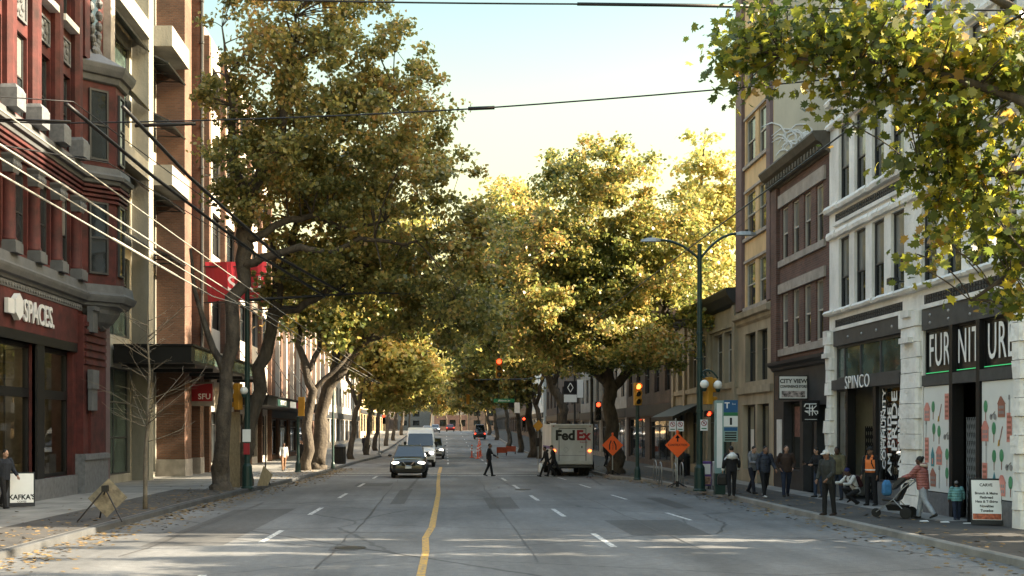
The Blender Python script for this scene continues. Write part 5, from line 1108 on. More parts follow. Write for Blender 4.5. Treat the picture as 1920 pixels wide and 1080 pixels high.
# left posts
lp2 = thing('trolley_pole', 'dark green trolley pole with one white globe and a long cross arm, left kerb', 'pole', (-7.9, 46.8, .15))
mb = pole_mesh(-7.9, 46.8, 8.9, .12, .09, .9); mb.build('pole', M['green_pole'], lp2)
mb = MB(); mb.tube([(-7.9, 46.8, 7.65), (-3.0, 46.8, 7.95), (-1.4, 46.8, 7.9)], [.06, .045, .03], 7); mb.tube([(-7.9, 46.8, 7.25), (-5.9, 46.8, 7.35)], .03, 6); mb.tube([(-7.9, 46.8, 8.8), (-3.6, 46.8, 7.98)], .012, 5); mb.build('arm', M['black'], lp2)
mb = MB(); mb.tube([(-7.9, 46.8, 3.85), (-7.98, 46.6, 3.8)], .03, 6); mb.build('globe_arm', M['green_pole'], lp2); globe(lp2, -7.98, 46.5, 4.03, .16)
mb = MB(); mb.box(-8.02, -7.78, 46.62, 46.68, 1.5, 1.95); mb.build('notice', M['sign_red'], lp2); mb = MB(); mb.box(-8.06, -7.74, 46.62, 46.66, 2.0, 2.5); mb.build('notice', M['sign_white'], lp2)
signal('traffic_light', 'yellow signal on the left trolley pole, turned toward the crossing', -8.3, 46.9, 3.8, R(-110), None)
gp = thing('signal_pole', 'short green pole at the left crossing holding a yellow backed signal', 'pole', (-8.1, 64.5, .15)); pole_mesh(-8.1, 64.5, 3.2, .09, .08, .5).build('pole', M['green_pole'], gp)
signal('traffic_light', 'yellow backed signal seen from behind on the left by the slender forked tree', -7.9, 64.4, 3.75, R(180), None)
for (x, y, z, lb) in ((-.65, 122, 5.6, 'far yellow backed signal hanging left of the centre line'), (2.35, 122, 5.6, 'far yellow backed signal hanging over the right lanes')): signal('traffic_light', lb, x, y, z+zroad(y), R(180), None)
signal('traffic_light', 'far red signal beside the left hand trees', -6.7, 128, 3.6, 0, 'red', body='black'); signal('traffic_light', 'far red signal at the right kerb beyond the barriers', 7.9, 118, 3.2, 0, 'red', body='black')
def simple_pole(label, x, y, h, r=.06, m='green_pole', name='pole'):
    o = pole_mesh(x, y, h, r, r*.8, .3, zroad(y)+.13).build(name, M[m]); tag(o, label, 'pole'); return o
simple_pole('slim green pole between the leaning plane and the left kerb', -6.75, 70.5, 8.4, .07)
simple_pole('thin pale pole on the left pavement under the golden trees', -6.3, 112, 5.5, .06, 'galv')
simple_pole('thin dark pole far along the right kerb', 8.8, 92, 7.5, .07, 'dark_metal')
simple_pole('slim dark support pole on the left pavement under the canopy', -9.2, 60, 3.2, .035, 'dark_metal')
# signs
def post_sign(name, label, x, y, h, plates, pm='galv', r=.03, group=None):
    t = thing(name, label, 'sign', (x, y, zroad(y)+.15), group=group); z = zroad(y)
    MB().lathe([(r, z+.12), (r, z+h), (.002, z+h+.01)], (x, y, 0), 8).build('post', M[pm], t)
    for (dx, z0, w, hh, m) in plates: plate(t, x+dx, y-.045, z+z0, w, hh, m)
    return t
def plate(t, x, y, z0, w, h, m): return MB().box(x-w/2, x+w/2, y-.01, y, z0, z0+h).build('plate', M[m], t)
def no_park(t, x, y, z0, w=.28, h=.42, extra=True):
    p = plate(t, x, y, z0, w, h, 'sign_white'); cx, cz = x, z0+h*.68
    mb = MB(); n = 16
    for j in range(n):
        a, b = 2*math.pi*j/n, 2*math.pi*(j+1)/n; mb.quad([(cx+q*math.cos(c), y-.013, cz+q*math.sin(c)) for q, c in ((.11, a), (.085, a), (.085, b), (.11, b))])
    mb.quad([(cx-.08, y-.014, cz+.06), (cx-.06, y-.014, cz+.08), (cx+.08, y-.014, cz-.06), (cx+.06, y-.014, cz-.08)]); mb.build('symbol', M['sign_red'], p)
    text('lettering', 'P', M['black'], p, (cx, y-.0125, cz), .13, ROT_C, .0004, .002)
    MB().box(x-w*.35, x+w*.35, y-.0135, y-.0125, z0+.06, z0+.1).build('arrow', M['sign_green' if extra else 'black'], p)
ns = post_sign('parking_sign', 'pair of white no parking plates on one post left of the lamp post', 9.6, 48.9, 2.95, [])
no_park(ns, 9.46, 48.85, 2.42); no_park(ns, 9.78, 48.85, 2.42)
n2 = thing('parking_sign', 'single white no parking plate strapped to the double lamp post', 'sign', (9.85, 44.8, 2.4)); no_park(n2, 9.87, 44.78, 2.45)
n3 = post_sign('parking_sign', 'white no stopping plates on a thin post behind the left diamond sign', 9.0, 63.5, 2.9, []); no_park(n3, 8.95, 63.45, 2.4, .3, .45); no_park(n3, 9.3, 63.45, 2.4, .3, .45)
post_sign('parking_sign', 'small white sign on a post far along the right kerb', 8.9, 97, 2.9, [(0, 2.4, .5, .6, 'sign_white')]); post_sign('parking_sign', 'second small white sign on a post, farther right kerb', 8.7, 104, 2.9, [(0, 2.3, .45, .6, 'sign_white'), (.5, 2.5, .5, .35, 'sign_white')])
post_sign('parking_sign', 'white and grey sign post in front of the dim brown building', 8.7, 112, 3.2, [(0, 2.3, .7, .9, 'sign_white')])
def diamond(name, label, x, y, zc, hd, m, kind):
    t = thing(name, label, 'road sign', (x, y, .15)); th = .02
    mb = MB(); mb.prism([(0, -hd), (hd, 0), (0, hd), (-hd, 0)], -th, 0, lambda a, b, c: (x+a, y+c, zc+b)); p = mb.build('plate', M[m], t, bevel=.004)
    mb = MB(); mb.tube([(x, y+.04, .25), (x, y+.04, zc+hd*.3)], .03, 6); mb.build('post', M['galv'], t)
    mb = MB()
    for q in (45, 135, 225, 315): mb.tube([(x, y+.04, .36), (x+math.cos(R(q))*.45, y+.04+math.sin(R(q))*.45, .17)], .022, 5)
    mb.lathe([(.07, .17), (.07, .4)], (x, y+.04, 0), 8); mb.build('stand', M['black'], t)
    F = lambda a, b, c: (x+a, y-th-c, zc+b)
    mb = MB(F)
    def bar(p0, p1, w): 
        d = Vector((p1[0]-p0[0], p1[1]-p0[1])); n = Vector((-d.y, d.x)).normalized()*w/2; mb.prism([(p0[0]+n.x, p0[1]+n.y), (p0[0]-n.x, p0[1]-n.y), (p1[0]-n.x, p1[1]-n.y), (p1[0]+n.x, p1[1]+n.y)], .0005, .002)
    if kind == 'lane':
        bar((-.16, -.24), (-.16, .02), .06); bar((-.16, .02), (-.08, .24), .06); bar((.16, -.24), (.16, .24), .06) if False else None
        bar((.17, -.24), (.17, -.02), .06); bar((.17, -.02), (.06, .22), .06)
        for k in range(4): bar((.01, -.22+k*.1), (.01, -.17+k*.1), .035)
    else:
        bar((0, .14), (0, .36), .06); mb.prism([(-.1, .28), (.1, .28), (0, .42)], .0005, .002)
    mb.build('symbol', M['black'], p)
    if kind != 'lane': text('lettering', 'CONSTRUCTION', M['black'], p, (x, y-th-.001, zc+.0), .125, ROT_C, .0006, .002, sx=.78)
    MB().lathe([(.001, zc+hd-.02), (.06, zc+hd-.01), (.06, zc+hd+.08), (.001, zc+hd+.1)], (x, y+.0, 0), 8).build('flag_holder', M['orange'], t)
diamond('road_sign', 'orange diamond sign with narrowing lane symbol beside the truck', 8.64, 60.6, 1.68, .55, 'orange', 'lane')
diamond('road_sign', 'orange diamond sign with arrow and lettering in front of the lamp post', 9.42, 47.6, 1.86, .51, 'orange', 'text')
# sign trestle seen from behind, left pavement
t = thing('sign_trestle', 'back of a plywood diamond sign on a black tripod, near left kerb', 'road sign', (-8.75, 30.2, .15))
mb = MB(); mb.prism([(0, -.5), (.5, 0), (0, .5), (-.5, 0)], 0, .02, lambda a, b, c: (-8.72+a*math.cos(.4)-0, 30.3+c+a*.35+b*.18, .73+b)); mb.build('plate', M['plywood_grey'], t)
mb = MB()
for e in ((-9.32, 29.7), (-8.2, 29.75), (-9.1, 30.9)): mb.tube([(-8.74, 30.15, .98), (e[0], e[1], .16)], .022, 6)
mb.box(-8.82, -8.66, 30.08, 30.2, .9, 1.06); mb.build('tripod', M['black'], t)
t = thing('wooden_board', 'small leaning plywood board behind the left trolley pole', 'board', (-7.3, 48.4, .15)); MB().loft([[(-7.75, 48.3, .17), (-7.35, 48.5, .17), (-7.15, 48.6, .62), (-7.5, 48.4, 1.0)], [(-7.75, 48.34, .17), (-7.35, 48.54, .17), (-7.15, 48.64, .62), (-7.5, 48.44, 1.0)]]).build('panel', M['wood'], t); MB().tube([(-7.3, 48.9, .16), (-7.4, 48.5, .8)], .02, 5).build('prop', M['black'], t)
# hoarding board against the left lamp
o = MB().box(-8.75, -8.3, 47.4, 47.45, .16, 3.2).build('ply_panel', M['wood']); tag(o, 'tall narrow plywood panel behind the left trolley pole', 'board')
# sandwich boards
def a_board(label, x, y, rz, w, h, lines, base_strip=None, cat='sandwich board'):
    t = thing('sandwich_board', label, cat, (0, 0, 0)); L = h*.98; tilt = .2
    for s in (-1, 1):
        mb = MB(lambda a, b, c, s=s: (a, s*(.28*(1-b/h)+.02)-0+s*c, b)); fr = mb.box(-w/2, w/2, .03, h, 0, .02).build('frame', M['black'], t)
        MB(lambda a, b, c, s=s: (a, s*(.28*(1-b/h)+.02)+s*c, b)).box(-w/2+.04, w/2-.04, .14, h-.04, .0205, .025).build('panel', M['sign_white'], fr)
        if s < 0:
            ang = math.atan2(.28, h)
            for (st, z, sz, dx, ft) in lines: text('lettering', st, M['black'], fr, (dx, -(.28*(1-z/h)+.02)-.027, z), sz, (R(90)-ang, 0, 0), .0006, .003*ft if ft == 1 else .008 if ft else .001, sx=.95)
            if base_strip: MB(lambda a, b, c: (a, -(.28*(1-b/h)+.02)-c, b)).box(-w/2+.05, w/2-.05, .15, .15+base_strip, .0256, .027).build('picture_strip', mat('food_print', (.5, .12, .05), .5, .4, 16), fr)
    t.location = (x, y, .15); t.rotation_euler = (0, 0, rz); return t
ab = a_board('white and black cafe sandwich board outside the corner shop on the left', -12.85, 35.6, R(20), .75, 1.05, [("KAFKA'S", .3, .21, 0, 2), ('COFFEE', .17, .08, 0, 0)])
mb = MB(lambda a, b, c: (a, -(.28*(1-b/1.05)+.02)-c, b))
for z, w in ((.9, .26), (.78, .3), (.62, .22), (.5, .3)): mb.prism([(w*math.cos(2*math.pi*k/12), z+.05*math.sin(2*math.pi*k/12)) for k in range(12)], .0256, .027)
mb.build('picture', M['black'], ab)
a_board('white sandwich board with food menu by the furniture shopfront, right pavement', 13.3, 28.9, R(-16), .74, 1.14, [('CARVE', .98, .1, 0, 1), ('Brunch & Mains', .78, .085, 0, 1), ('Flatbread', .68, .085, 0, 1), ('Hats & T-Shirts', .58, .085, 0, 1), ('Novelties', .47, .085, 0, 1), ('Tuxedos', .36, .085, 0, 1)], .14)
# transit pylon
px_, py_ = 10.15, 42.7
t = thing('transit_pylon', 'tall transit information pylon with blue and green header beside the lamp post', 'transit sign', (px_, py_, .15))
MB().box(px_-.34, px_-.05, py_-.12, py_+.12, .14, 3.55).build('post', M['teal_metal'], t); MB().box(px_-.3, px_-.1, py_-.125, py_-.121, 1.1, 3.45).build('map_strip', M['sign_white'], t); MB().box(px_-.05, px_+.48, py_-.08, py_+.08, .14, 1.2).build('cabinet', M['sign_green'], t) if False else None
h1 = MB().box(px_-.045, px_+.47, py_-.1, py_+.1, 3.12, 3.56).build('header', M['sign_blue'], t); text('lettering', 'T', M['letter_white'], h1, (px_+.08, py_-.102, 3.36), .3, ROT_C, .0006, .006); text('lettering', 'bus', M['letter_grey'], h1, (px_+.33, py_-.102, 3.42), .1, ROT_C, .0006)
MB().box(px_-.045, px_+.47, py_-.098, py_+.098, 2.99, 3.115).build('green_band', M['sign_green'], t); wp = MB().box(px_-.045, px_+.47, py_-.097, py_+.097, 2.6, 2.985).build('route_panel', M['sign_white'], t); MB().box(px_+.18, px_+.26, py_-.1, py_-.098, 2.66, 2.92).build('symbol', M['black'], wp)
tp = MB().box(px_-.045, px_+.47, py_-.098, py_+.098, 2.05, 2.59).build('timetable_panel', M['teal_metal'], t); MB().box(px_-.03, px_+.45, py_-.1025, py_-.0985, 2.44, 2.57).build('band', M['sign_blue'], tp)
mb = MB()
for k in range(4): mb.box(px_-.0, px_+.42, py_-.1025, py_-.0985, 2.09+k*.085, 2.14+k*.085)
mb.build('timetable_lines', M['black'], tp)
mb = MB(); mb.box(px_-.04, px_+.03, py_-.06, py_+.06, .14, 2.05); mb.build('side_frame', M['green_pole'], t); MB().box(px_-.36, px_-.03, py_-.14, py_+.14, .13, .9).build('plinth', M['green_pole'], t)
# newspaper boxes
def news_box(label, x, y, m1, m2):
    t = thing('newspaper_box', label, 'newspaper box', (x, y, .15), group='newspaper boxes by the lamp post')
    MB().box(x-.2, x+.2, y-.2, y+.2, .3, 1.25).build('body', M[m1], t, bevel=.02); MB().box(x-.15, x+.15, y-.215, y-.202, .75, 1.15).build('window', M[m2], t); MB().box(x-.16, x+.16, y-.215, y-.202, .36, .66).build('front_print', mat('magazine_print', (.5, .3, .2), .5, .5, 8), t)
    mb = MB()
    for a in (-.15, .15):
        for b in (-.15, .15): mb.box(x+a-.02, x+a+.02, y+b-.02, y+b+.02, .14, .3)
    mb.build('leg', M['black'], t)
M['purple'] = mat('purple_paint', (.12, .06, .24), .5, .1, 3)
news_box('white newspaper box with purple window right of the lamp post', 10.62, 45.6, 'sign_white', 'purple'); news_box('purple sided newspaper box against the lamp post', 10.17, 45.9, 'purple', 'sign_white')
# bicycle racks
for i, (x, y) in enumerate(((9.55, 53.4), (9.2, 50.2), (9.5, 48.6), (9.95, 49.4))):
    o = MB().tube([(x, y-.3, .14), (x, y-.3, .85)]+[(x, y-.3*math.cos(q), .85+.25*math.sin(q)) for q in np.linspace(.3, 2.84, 7)]+[(x, y+.3, .85), (x, y+.3, .14)], .028, 8).build('bicycle_rack', M['galv'], None, smooth=True)
    tag(o, ['steel hoop bicycle rack nearest the signal pole', 'steel hoop bicycle rack just left of the front orange diamond', 'steel hoop bicycle rack right behind the front orange diamond', 'steel hoop bicycle rack nearest the shop wall, behind the orange diamond'][i], 'bicycle rack', 'bicycle racks on the right pavement')
def bin_(label, x, y, m='black', r=.32, h=1.05):
    t = thing('litter_bin', label, 'litter bin', (x, y, zroad(y)+.15)); z = zroad(y)+.14
    MB().lathe([(r*.9, z), (r, z+.05), (r, z+h*.8), (r*1.05, z+h*.82), (r*1.05, z+h*.9)], (x, y, 0), 14).build('body', M[m], t); MB().lathe([(r*1.05, z+h*.9), (r*.8, z+h), (r*.3, z+h*1.06), (.01, z+h*1.07)], (x, y, 0), 14).build('lid', M['dark_metal'], t)
bin_('black litter bin on the left pavement beyond the leaning plane', -7.2, 80, h=1.3, r=.42); bin_('dark litter bin by the shopfront near the two signal poles', 12.2, 60, h=1.1)
M['delin'] = mat('orange_plastic', (.85, .13, .05), .5, .05, 3)
M['barrier'] = mat('faded_orange_mesh', (.45, .09, .04), .7, .2, 6)
M['refl'] = mat('white_reflective_band', (.75, .75, .72), .4, .03, 3)
dl = thing('traffic_post', 'orange flexible post with white bands at the lane closure', 'traffic post', (0, 0, 0), group='orange posts along the lane closure')
MB().lathe([(.2, 0), (.2, .05), (.06, .08), (.055, 1.1), (.03, 1.14), (.01, 1.14)], n=10).build('post', M['delin'], dl); MB().lathe([(.058, .6), (.06, .61), (.06, .72), (.058, .73)], n=10).build('band', M['refl'], dl); MB().lathe([(.058, .85), (.06, .86), (.06, .97), (.058, .98)], n=10).build('band', M['refl'], dl)
sp = [(2.35, 104), (2.75, 100), (3.05, 104), (3.3, 110), (3.5, 117), (3.7, 125), (3.9, 133), (4.1, 142), (4.3, 152)]
nm = ['leftmost orange flexible post at the front of the lane closure', 'front orange flexible post of the lane closure, second from the left', 'orange flexible post third from the left in the closure', 'orange flexible post right behind the front three of the closure']+['far orange post in the receding row of the lane closure']*5
for i, (x, y) in enumerate(sp):
    c = dl if i == 0 else copy_tree(dl); c.location = (x, y, zroad(y)+.004); c['label'] = nm[i]
for i, (x, y) in enumerate(((5.4, 112), (6.6, 118))):
    t = thing('barrier', ['low orange mesh barrier nearest the lane closure posts', 'second low orange mesh barrier at the far right kerb'][i], 'barrier', (x, y, zroad(y)), group='orange barriers')
    MB().box(x-.5, x+.5, y-.02, y+.02, zroad(y)+.25, zroad(y)+.8).build('panel', M['barrier'], t); mb = MB(); mb.box(x-.45, x-.38, y-.25, y+.25, zroad(y)+.004, zroad(y)+.25); mb.box(x+.38, x+.45, y-.25, y+.25, zroad(y)+.004, zroad(y)+.25); mb.build('foot', M['black'], t)
# high signs over the road
t = thing('lane_sign', 'black square sign with white diamond and white plates, above the truck', 'road sign', (8.5, 78, 4)); plate(t, 8.3, 77.9, 4.85, .85, .85, 'black'); mb = MB(); a, b = 8.3, 5.27
for q in range(4):
    p0, p1 = [(0, .3), (.18, 0), (0, -.3), (-.18, 0)][q], [(0, .3), (.18, 0), (0, -.3), (-.18, 0)][(q+1) % 4]; mb.tube([(a+p0[0], 77.886, b+p0[1]), (a+p1[0], 77.886, b+p1[1])], .03, 5)
mb.build('symbol', M['letter_white'], t); plate(t, 8.95, 77.9, 4.6, .4, 1.2, 'sign_white'); plate(t, 8.3, 77.9, 4.3, .85, .5, 'sign_white'); mb = MB(); mb.tube([(8.6, 78, .1), (8.6, 78, 6.2)], .06, 8); mb.build('post', M['dark_metal'], t)
t = thing('street_name_sign', 'green street name sign hanging far over the right lanes', 'street sign', (4.7, 90, 4.7)); plate(t, 4.5, 89.96, 4.55, 1.6, .3, 'sign_green'); text('lettering', 'Abbott St', M['letter_white'], t, (4.5, 89.948, 4.7), .22, ROT_C, .0006); mb = MB(); mb.tube([(8.8, 92, 6.8), (7, 91, 6.4), (2.2, 90, 6.3)], [.06, .05, .03], 6); mb.tube([(4.1, 90.4, 6.3), (4.1, 90, 4.85)], .015, 4); mb.tube([(4.9, 90.4, 6.3), (4.9, 90, 4.85)], .015, 4); mb.build('mast_arm', M['dark_metal'], t)
t = thing('lane_sign', 'far white lane sign with a small black panel hanging beside the street name', 'road sign', (5.3, 90, 4)); plate(t, 5.5, 89.95, 3.75, .42, .8, 'sign_white'); plate(t, 5.05, 89.95, 4.15, .4, .4, 'black'); mb = MB(); mb.tube([(5.4, 90.2, 6.35), (5.4, 90, 4.5)], .015, 4); mb.build('hanger', M['dark_metal'], t)
# litter on the right pavement
for i, (x, y) in enumerate(((12.6, 29.6), (12.2, 29.9), (13.0, 29.2))):
    o = MB().loft([[(x-.12, y-.06, .156), (x+.1, y-.08, .158), (x+.14, y+.07, .157), (x-.1, y+.06, .158)], [(x-.1, y-.05, .175), (x+.08, y-.06, .17), (x+.1, y+.05, .18), (x-.08, y+.05, .172)]]).build('paper_scrap', M['sign_white']); tag(o, ['scrap of white paper between the pushchair and the sandwich board', 'scrap of white paper nearest the pushchair wheels', 'scrap of white paper nearest the sandwich board'][i], 'litter')
# wires
def wire(label, pts, r, m='black', sag=0.0, name='overhead_wire', knots=()):
    P = []
    for a, b in zip(pts, pts[1:]):
        a, b = np.array(a, float), np.array(b, float)
        for t in np.linspace(0, 1, 9)[:-1]: p = a*(1-t)+b*t; p[2] -= sag*4*t*(1-t); P.append(tuple(p))
    P.append(pts[-1]); mb = MB(); mb.tube(P, r, 6)
    for (p, q, rr) in knots: mb.tube([p, q], rr, 7)
    o = mb.build(name, M[m], None, smooth=True); tag(o, label, 'overhead wire', 'overhead wires'); return o
M['wire_pale'] = mat('weathered_wire', (.26, .25, .22), .5, .1, 3)
wire('pale contact wire, upper of the bright trio crossing the red facade', [(-5.35, 4, 5.92), (-5.35, 38, 5.92), (-5.2, 64, 5.9), (-4.9, 92, 6)], .015, 'wire_pale')
wire('pale contact wire, middle of the bright trio crossing the red facade', [(-5.62, 4, 5.92), (-5.62, 36, 5.92), (-5.5, 64, 5.9), (-5.2, 92, 6)], .012, 'wire_pale')
wire('pale contact wire, lowest of the bright trio crossing the red facade', [(-5.95, 4, 5.92), (-5.95, 30, 5.9), (-6.6, 46.8, 7.0)], .015, 'wire_pale', knots=(((-5.95, 21, 5.91), (-5.95, 26, 5.9), .026),))
wire('thin pale wire above the bright trio', [(-4.9, 4, 6.02), (-4.9, 40, 6.02), (-4.7, 80, 6)], .01, 'wire_pale')
wire('dark span wire sagging across the sky between the two rows of buildings', [(-13.4, 31, 10.75), (-9.4, 31, 10.6), (.9, 31, 10.98), (13.6, 31, 12.1)], .02, 'black', .06, knots=(((-8.2, 31, 10.52), (-6.6, 31, 10.58), .05), ((-12.2, 31, 10.7), (-9.9, 31, 10.63), .035), ((.6, 31, 10.97), (1.3, 31, 11.0), .05)))
wire('dark wire at the top edge of the sky running to the near maple', [(-6, 24, 11.35), (2.6, 24, 11.2), (15, 24, 11.05)], .018, 'black', .03, knots=(((2.7, 24, 11.2), (6.2, 24, 11.16), .035),))
wire('upper dark feeder strand in front of the red building', [(-13.4, 26, 10.1), (-9.2, 29, 10.6), (-5, 44, 8.2), (-7.9, 46.8, 8.6)], .014, 'black')
wire('lower dark feeder strand in front of the red building', [(-13.4, 26, 9.4), (-8.6, 30, 9.3), (-4.6, 46, 7.6)], .014, 'black')
wire('thick black switch wire left of the two in front of the bay', [(-9.2, 28.5, 10.4), (-8.2, 33, 9.6), (-6.5, 40, 8.5), (-4.8, 47, 7.85)], .05, 'black')
wire('thick black switch wire right of the two in front of the bay', [(-7.7, 28, 10.2), (-7.2, 33, 9.6), (-5.8, 41, 8.5), (-4.0, 47, 7.9)], .05, 'black')
wire('long dark wire pair member running above the right lanes through the maple', [(9, 12, 8.6), (8.2, 20, 8.6), (6.6, 60, 7.4)], .02, 'dark_metal')
wire('thin guy wire crossing in front of the mauve pilaster', [(10.0, 45, 9.2), (13.5, 49, 12.0)], .01, 'dark_metal')
# ------------------------------------------------------------------ vehicles
def paint(name, col, metal=.3, rough=.28): 
    m = mat(name, col, rough, .06, 2, metal=metal, spec=.5, coat=.6); return m
M['car_glass'] = glass_mat('car_glass', (.012, .015, .016), .03, .9)
M['head_lit'] = emit_mat('lit_headlight', (1.0, .93, .78), 3)
M['tail_lit'] = emit_mat('lit_tail_light', (1.0, .05, .02), .8)
M['chrome'] = mat('chrome', (.6, .6, .6), .15, .05, 3, metal=1.0)
def wheel(par, x, y, r=.35, w=.22):
    t = MB().lathe([(r*.62, -w/2), (r*.9, -w/2), (r, -w*.36), (r, w*.36), (r*.9, w/2), (r*.62, w/2)], (x, y, r), 20, 'x').build('tyre', M['rubber'], par)
    s = 1 if x > 0 else -1; mb = MB(); mb.lathe([(.001, w*.3*s), (r*.12, w*.34*s), (r*.16, w*.2*s), (r*.6, w*.26*s), (r*.64, w*.4*s), (r*.64, 0)], (x, y, r), 15, 'x')
    mb.build('rim', M['galv'], t)
def car(label, pm, lights=True, L=4.6, W=1.85, H=1.66, grp=None, name='car', cat='car', hood=1.06, rear=False):
    t = thing(name, label, cat, (0, 0, 0), group=grp); hw = W/2; k = L/4.6
    st = [(-2.30, .78, .34, .66), (-2.22, .90, .25, .86), (-1.95, .97, .22, .98), (-1.05, 1, .22, hood), (0, 1, .21, hood+.02), (1.2, .995, .22, hood+.04), (1.95, .96, .26, hood+.02), (2.22, .88, .36, hood-.06), (2.29, .78, .45, hood-.25)]
    rings = []
    for y, s, zb, zt in st:
        h = hw*s; half = [(h*.55, zb), (h*.93, zb+.05), (h, zb+.22), (h*1.0, zt-.28), (h*.96, zt-.1), (h*.82, zt-.01), (h*.4, zt+.03)]
        rings.append([(x, y*k, z) for x, z in half]+[(-x, y*k, z) for x, z in half[::-1]])
    body = MB().loft(rings).build('body', pm, t, smooth=True); sm = body.modifiers.new('sub', 'SUBSURF'); sm.levels = 1; sm.render_levels = 2
    zb, zt = hood-.04, H; b = [(-1.12, .86), (2.12, .84)]; u = [(-.28, .66), (1.72, .64)]
    cab = MB(); ring0 = [(-b[0][1]*hw/ .925, b[0][0]*k, zb), (b[0][1]*hw/.925, b[0][0]*k, zb), (b[1][1]*hw/.925, b[1][0]*k, zb), (-b[1][1]*hw/.925, b[1][0]*k, zb)]
    ring1 = [(-u[0][1]*hw/.925, u[0][0]*k, zt-.05), (u[0][1]*hw/.925, u[0][0]*k, zt-.05), (u[1][1]*hw/.925, u[1][0]*k, zt-.05), (-u[1][1]*hw/.925, u[1][0]*k, zt-.05)]
    ring2 = [(x*.86, (y-.7*k)*.88+.7*k, zt) for x, y, z in ring1]
    cab.loft([ring0, ring1, ring2]); cb = cab.build('cabin', pm, t, bevel=.05, seg=3)
    def pane(i, j, m0=.06, m1=.08, nm='side_window'):
        A, B, D, E = [Vector(q) for q in (ring0[i], ring0[j], ring1[j], ring1[i])]; n = (B-A).cross(E-A).normalized(); c = (A+B+D+E)/4
        if n.dot(c-Vector((0, .5, 1.2))) < 0: n = -n
        f = lambda s, v: tuple((A*(1-s)+B*s)*(1-v)+(E*(1-s)+D*s)*v+n*.006)
        return MB().quad([f(m0, .1), f(1-m0, .1), f(1-m0, .9), f(m0, .9)]).build(nm, M['car_glass'], cb)
    pane(0, 1, nm='windscreen'); pane(1, 2, .1); pane(3, 0, .1); pane(2, 3, nm='rear_window')
    for s in (-1, 1):
        for y in (-1.42*k, 1.38*k):
            wheel(t, s*(hw-.13), y); mb = MB(); q = np.linspace(-.15, math.pi+.15, 12)
            mb.tube([(s*(hw-.0), y+.40*math.cos(a), .35+.40*math.sin(a)) for a in q], .045, 5); mb.build('wheel_arch', M['black'], t)
        mr = MB().ball((s*(hw+.09), -.78*k, hood+.08), (.11, .07, .08), 8, 6).build('mirror', pm, t, smooth=True); MB().ball((s*(hw*.68), -2.17*k, .78), (.22, .1, .075), 10, 6).build('headlight', M['head_lit'] if lights else M['galv'], t, smooth=True)
        MB().ball((s*(hw*.78), 2.2*k, .86), (.16, .08, .12), 8, 6).build('tail_light', M['tail_lit'] if rear else M['sign_red'], t)
        MB().tube([(s*hw*.62, -.1*k, zt+.03), (s*hw*.6, 1.5*k, zt+.03)], .02, 5).build('roof_rail', M['galv'], t)
    g = MB().box(-.36, .36, -2.315*k, -2.2*k, .62, .84).build('grille', M['black'], t, bevel=.02); MB().tube([(-.3, -2.33*k, .84), (-.1, -2.335*k, .64), (.1, -2.335*k, .64), (.3, -2.33*k, .84)], .022, 6).build('grille_trim', M['chrome'], g)
    MB().box(-.7, .7, -2.3*k, -2.15*k, .27, .46).build('lower_bumper', M['black'], t, bevel=.03); MB().box(-.16, .16, -2.345*k, -2.325*k, .5, .64).build('number_plate', M['sign_white'], t)
    return t
suv = car('dark grey crossover with lit headlights coming toward us left of the yellow line', paint('dark_grey_paint', (.03, .03, .03)), cat='car', name='crossover_car'); suv.location = (-1.88, 62, 0.005)
def quick(label, col, x, y, rz=0, **k):
    c = car(label, paint('car_paint', col), **k); c.location = (x, y, zroad(y)+.005); c.rotation_euler = (0, 0, rz); return c
quick('silver grey car following behind the white van', (.3, .31, .32), -1.0, 100, name='crossover_car', L=4.8, H=1.85)
quick('dark red car far ahead in the middle of the road, seen from behind', (.2, .015, .02), 1.1, 262, R(180), lights=False, rear=True)
quick('far pale car parked in the left hand row, nearest', (.4, .4, .4), -3.6, 190, lights=True); quick('far white car in the left hand row behind the pale one', (.6, .6, .6), -3.3, 212, lights=True); quick('far grey car at the back of the left hand row', (.2, .21, .22), -2.0, 235, lights=True)
quick('dark truck like car waiting far off in the right lane', (.03, .03, .035), 5.4, 185, R(180), lights=False, rear=True, H=2.3)
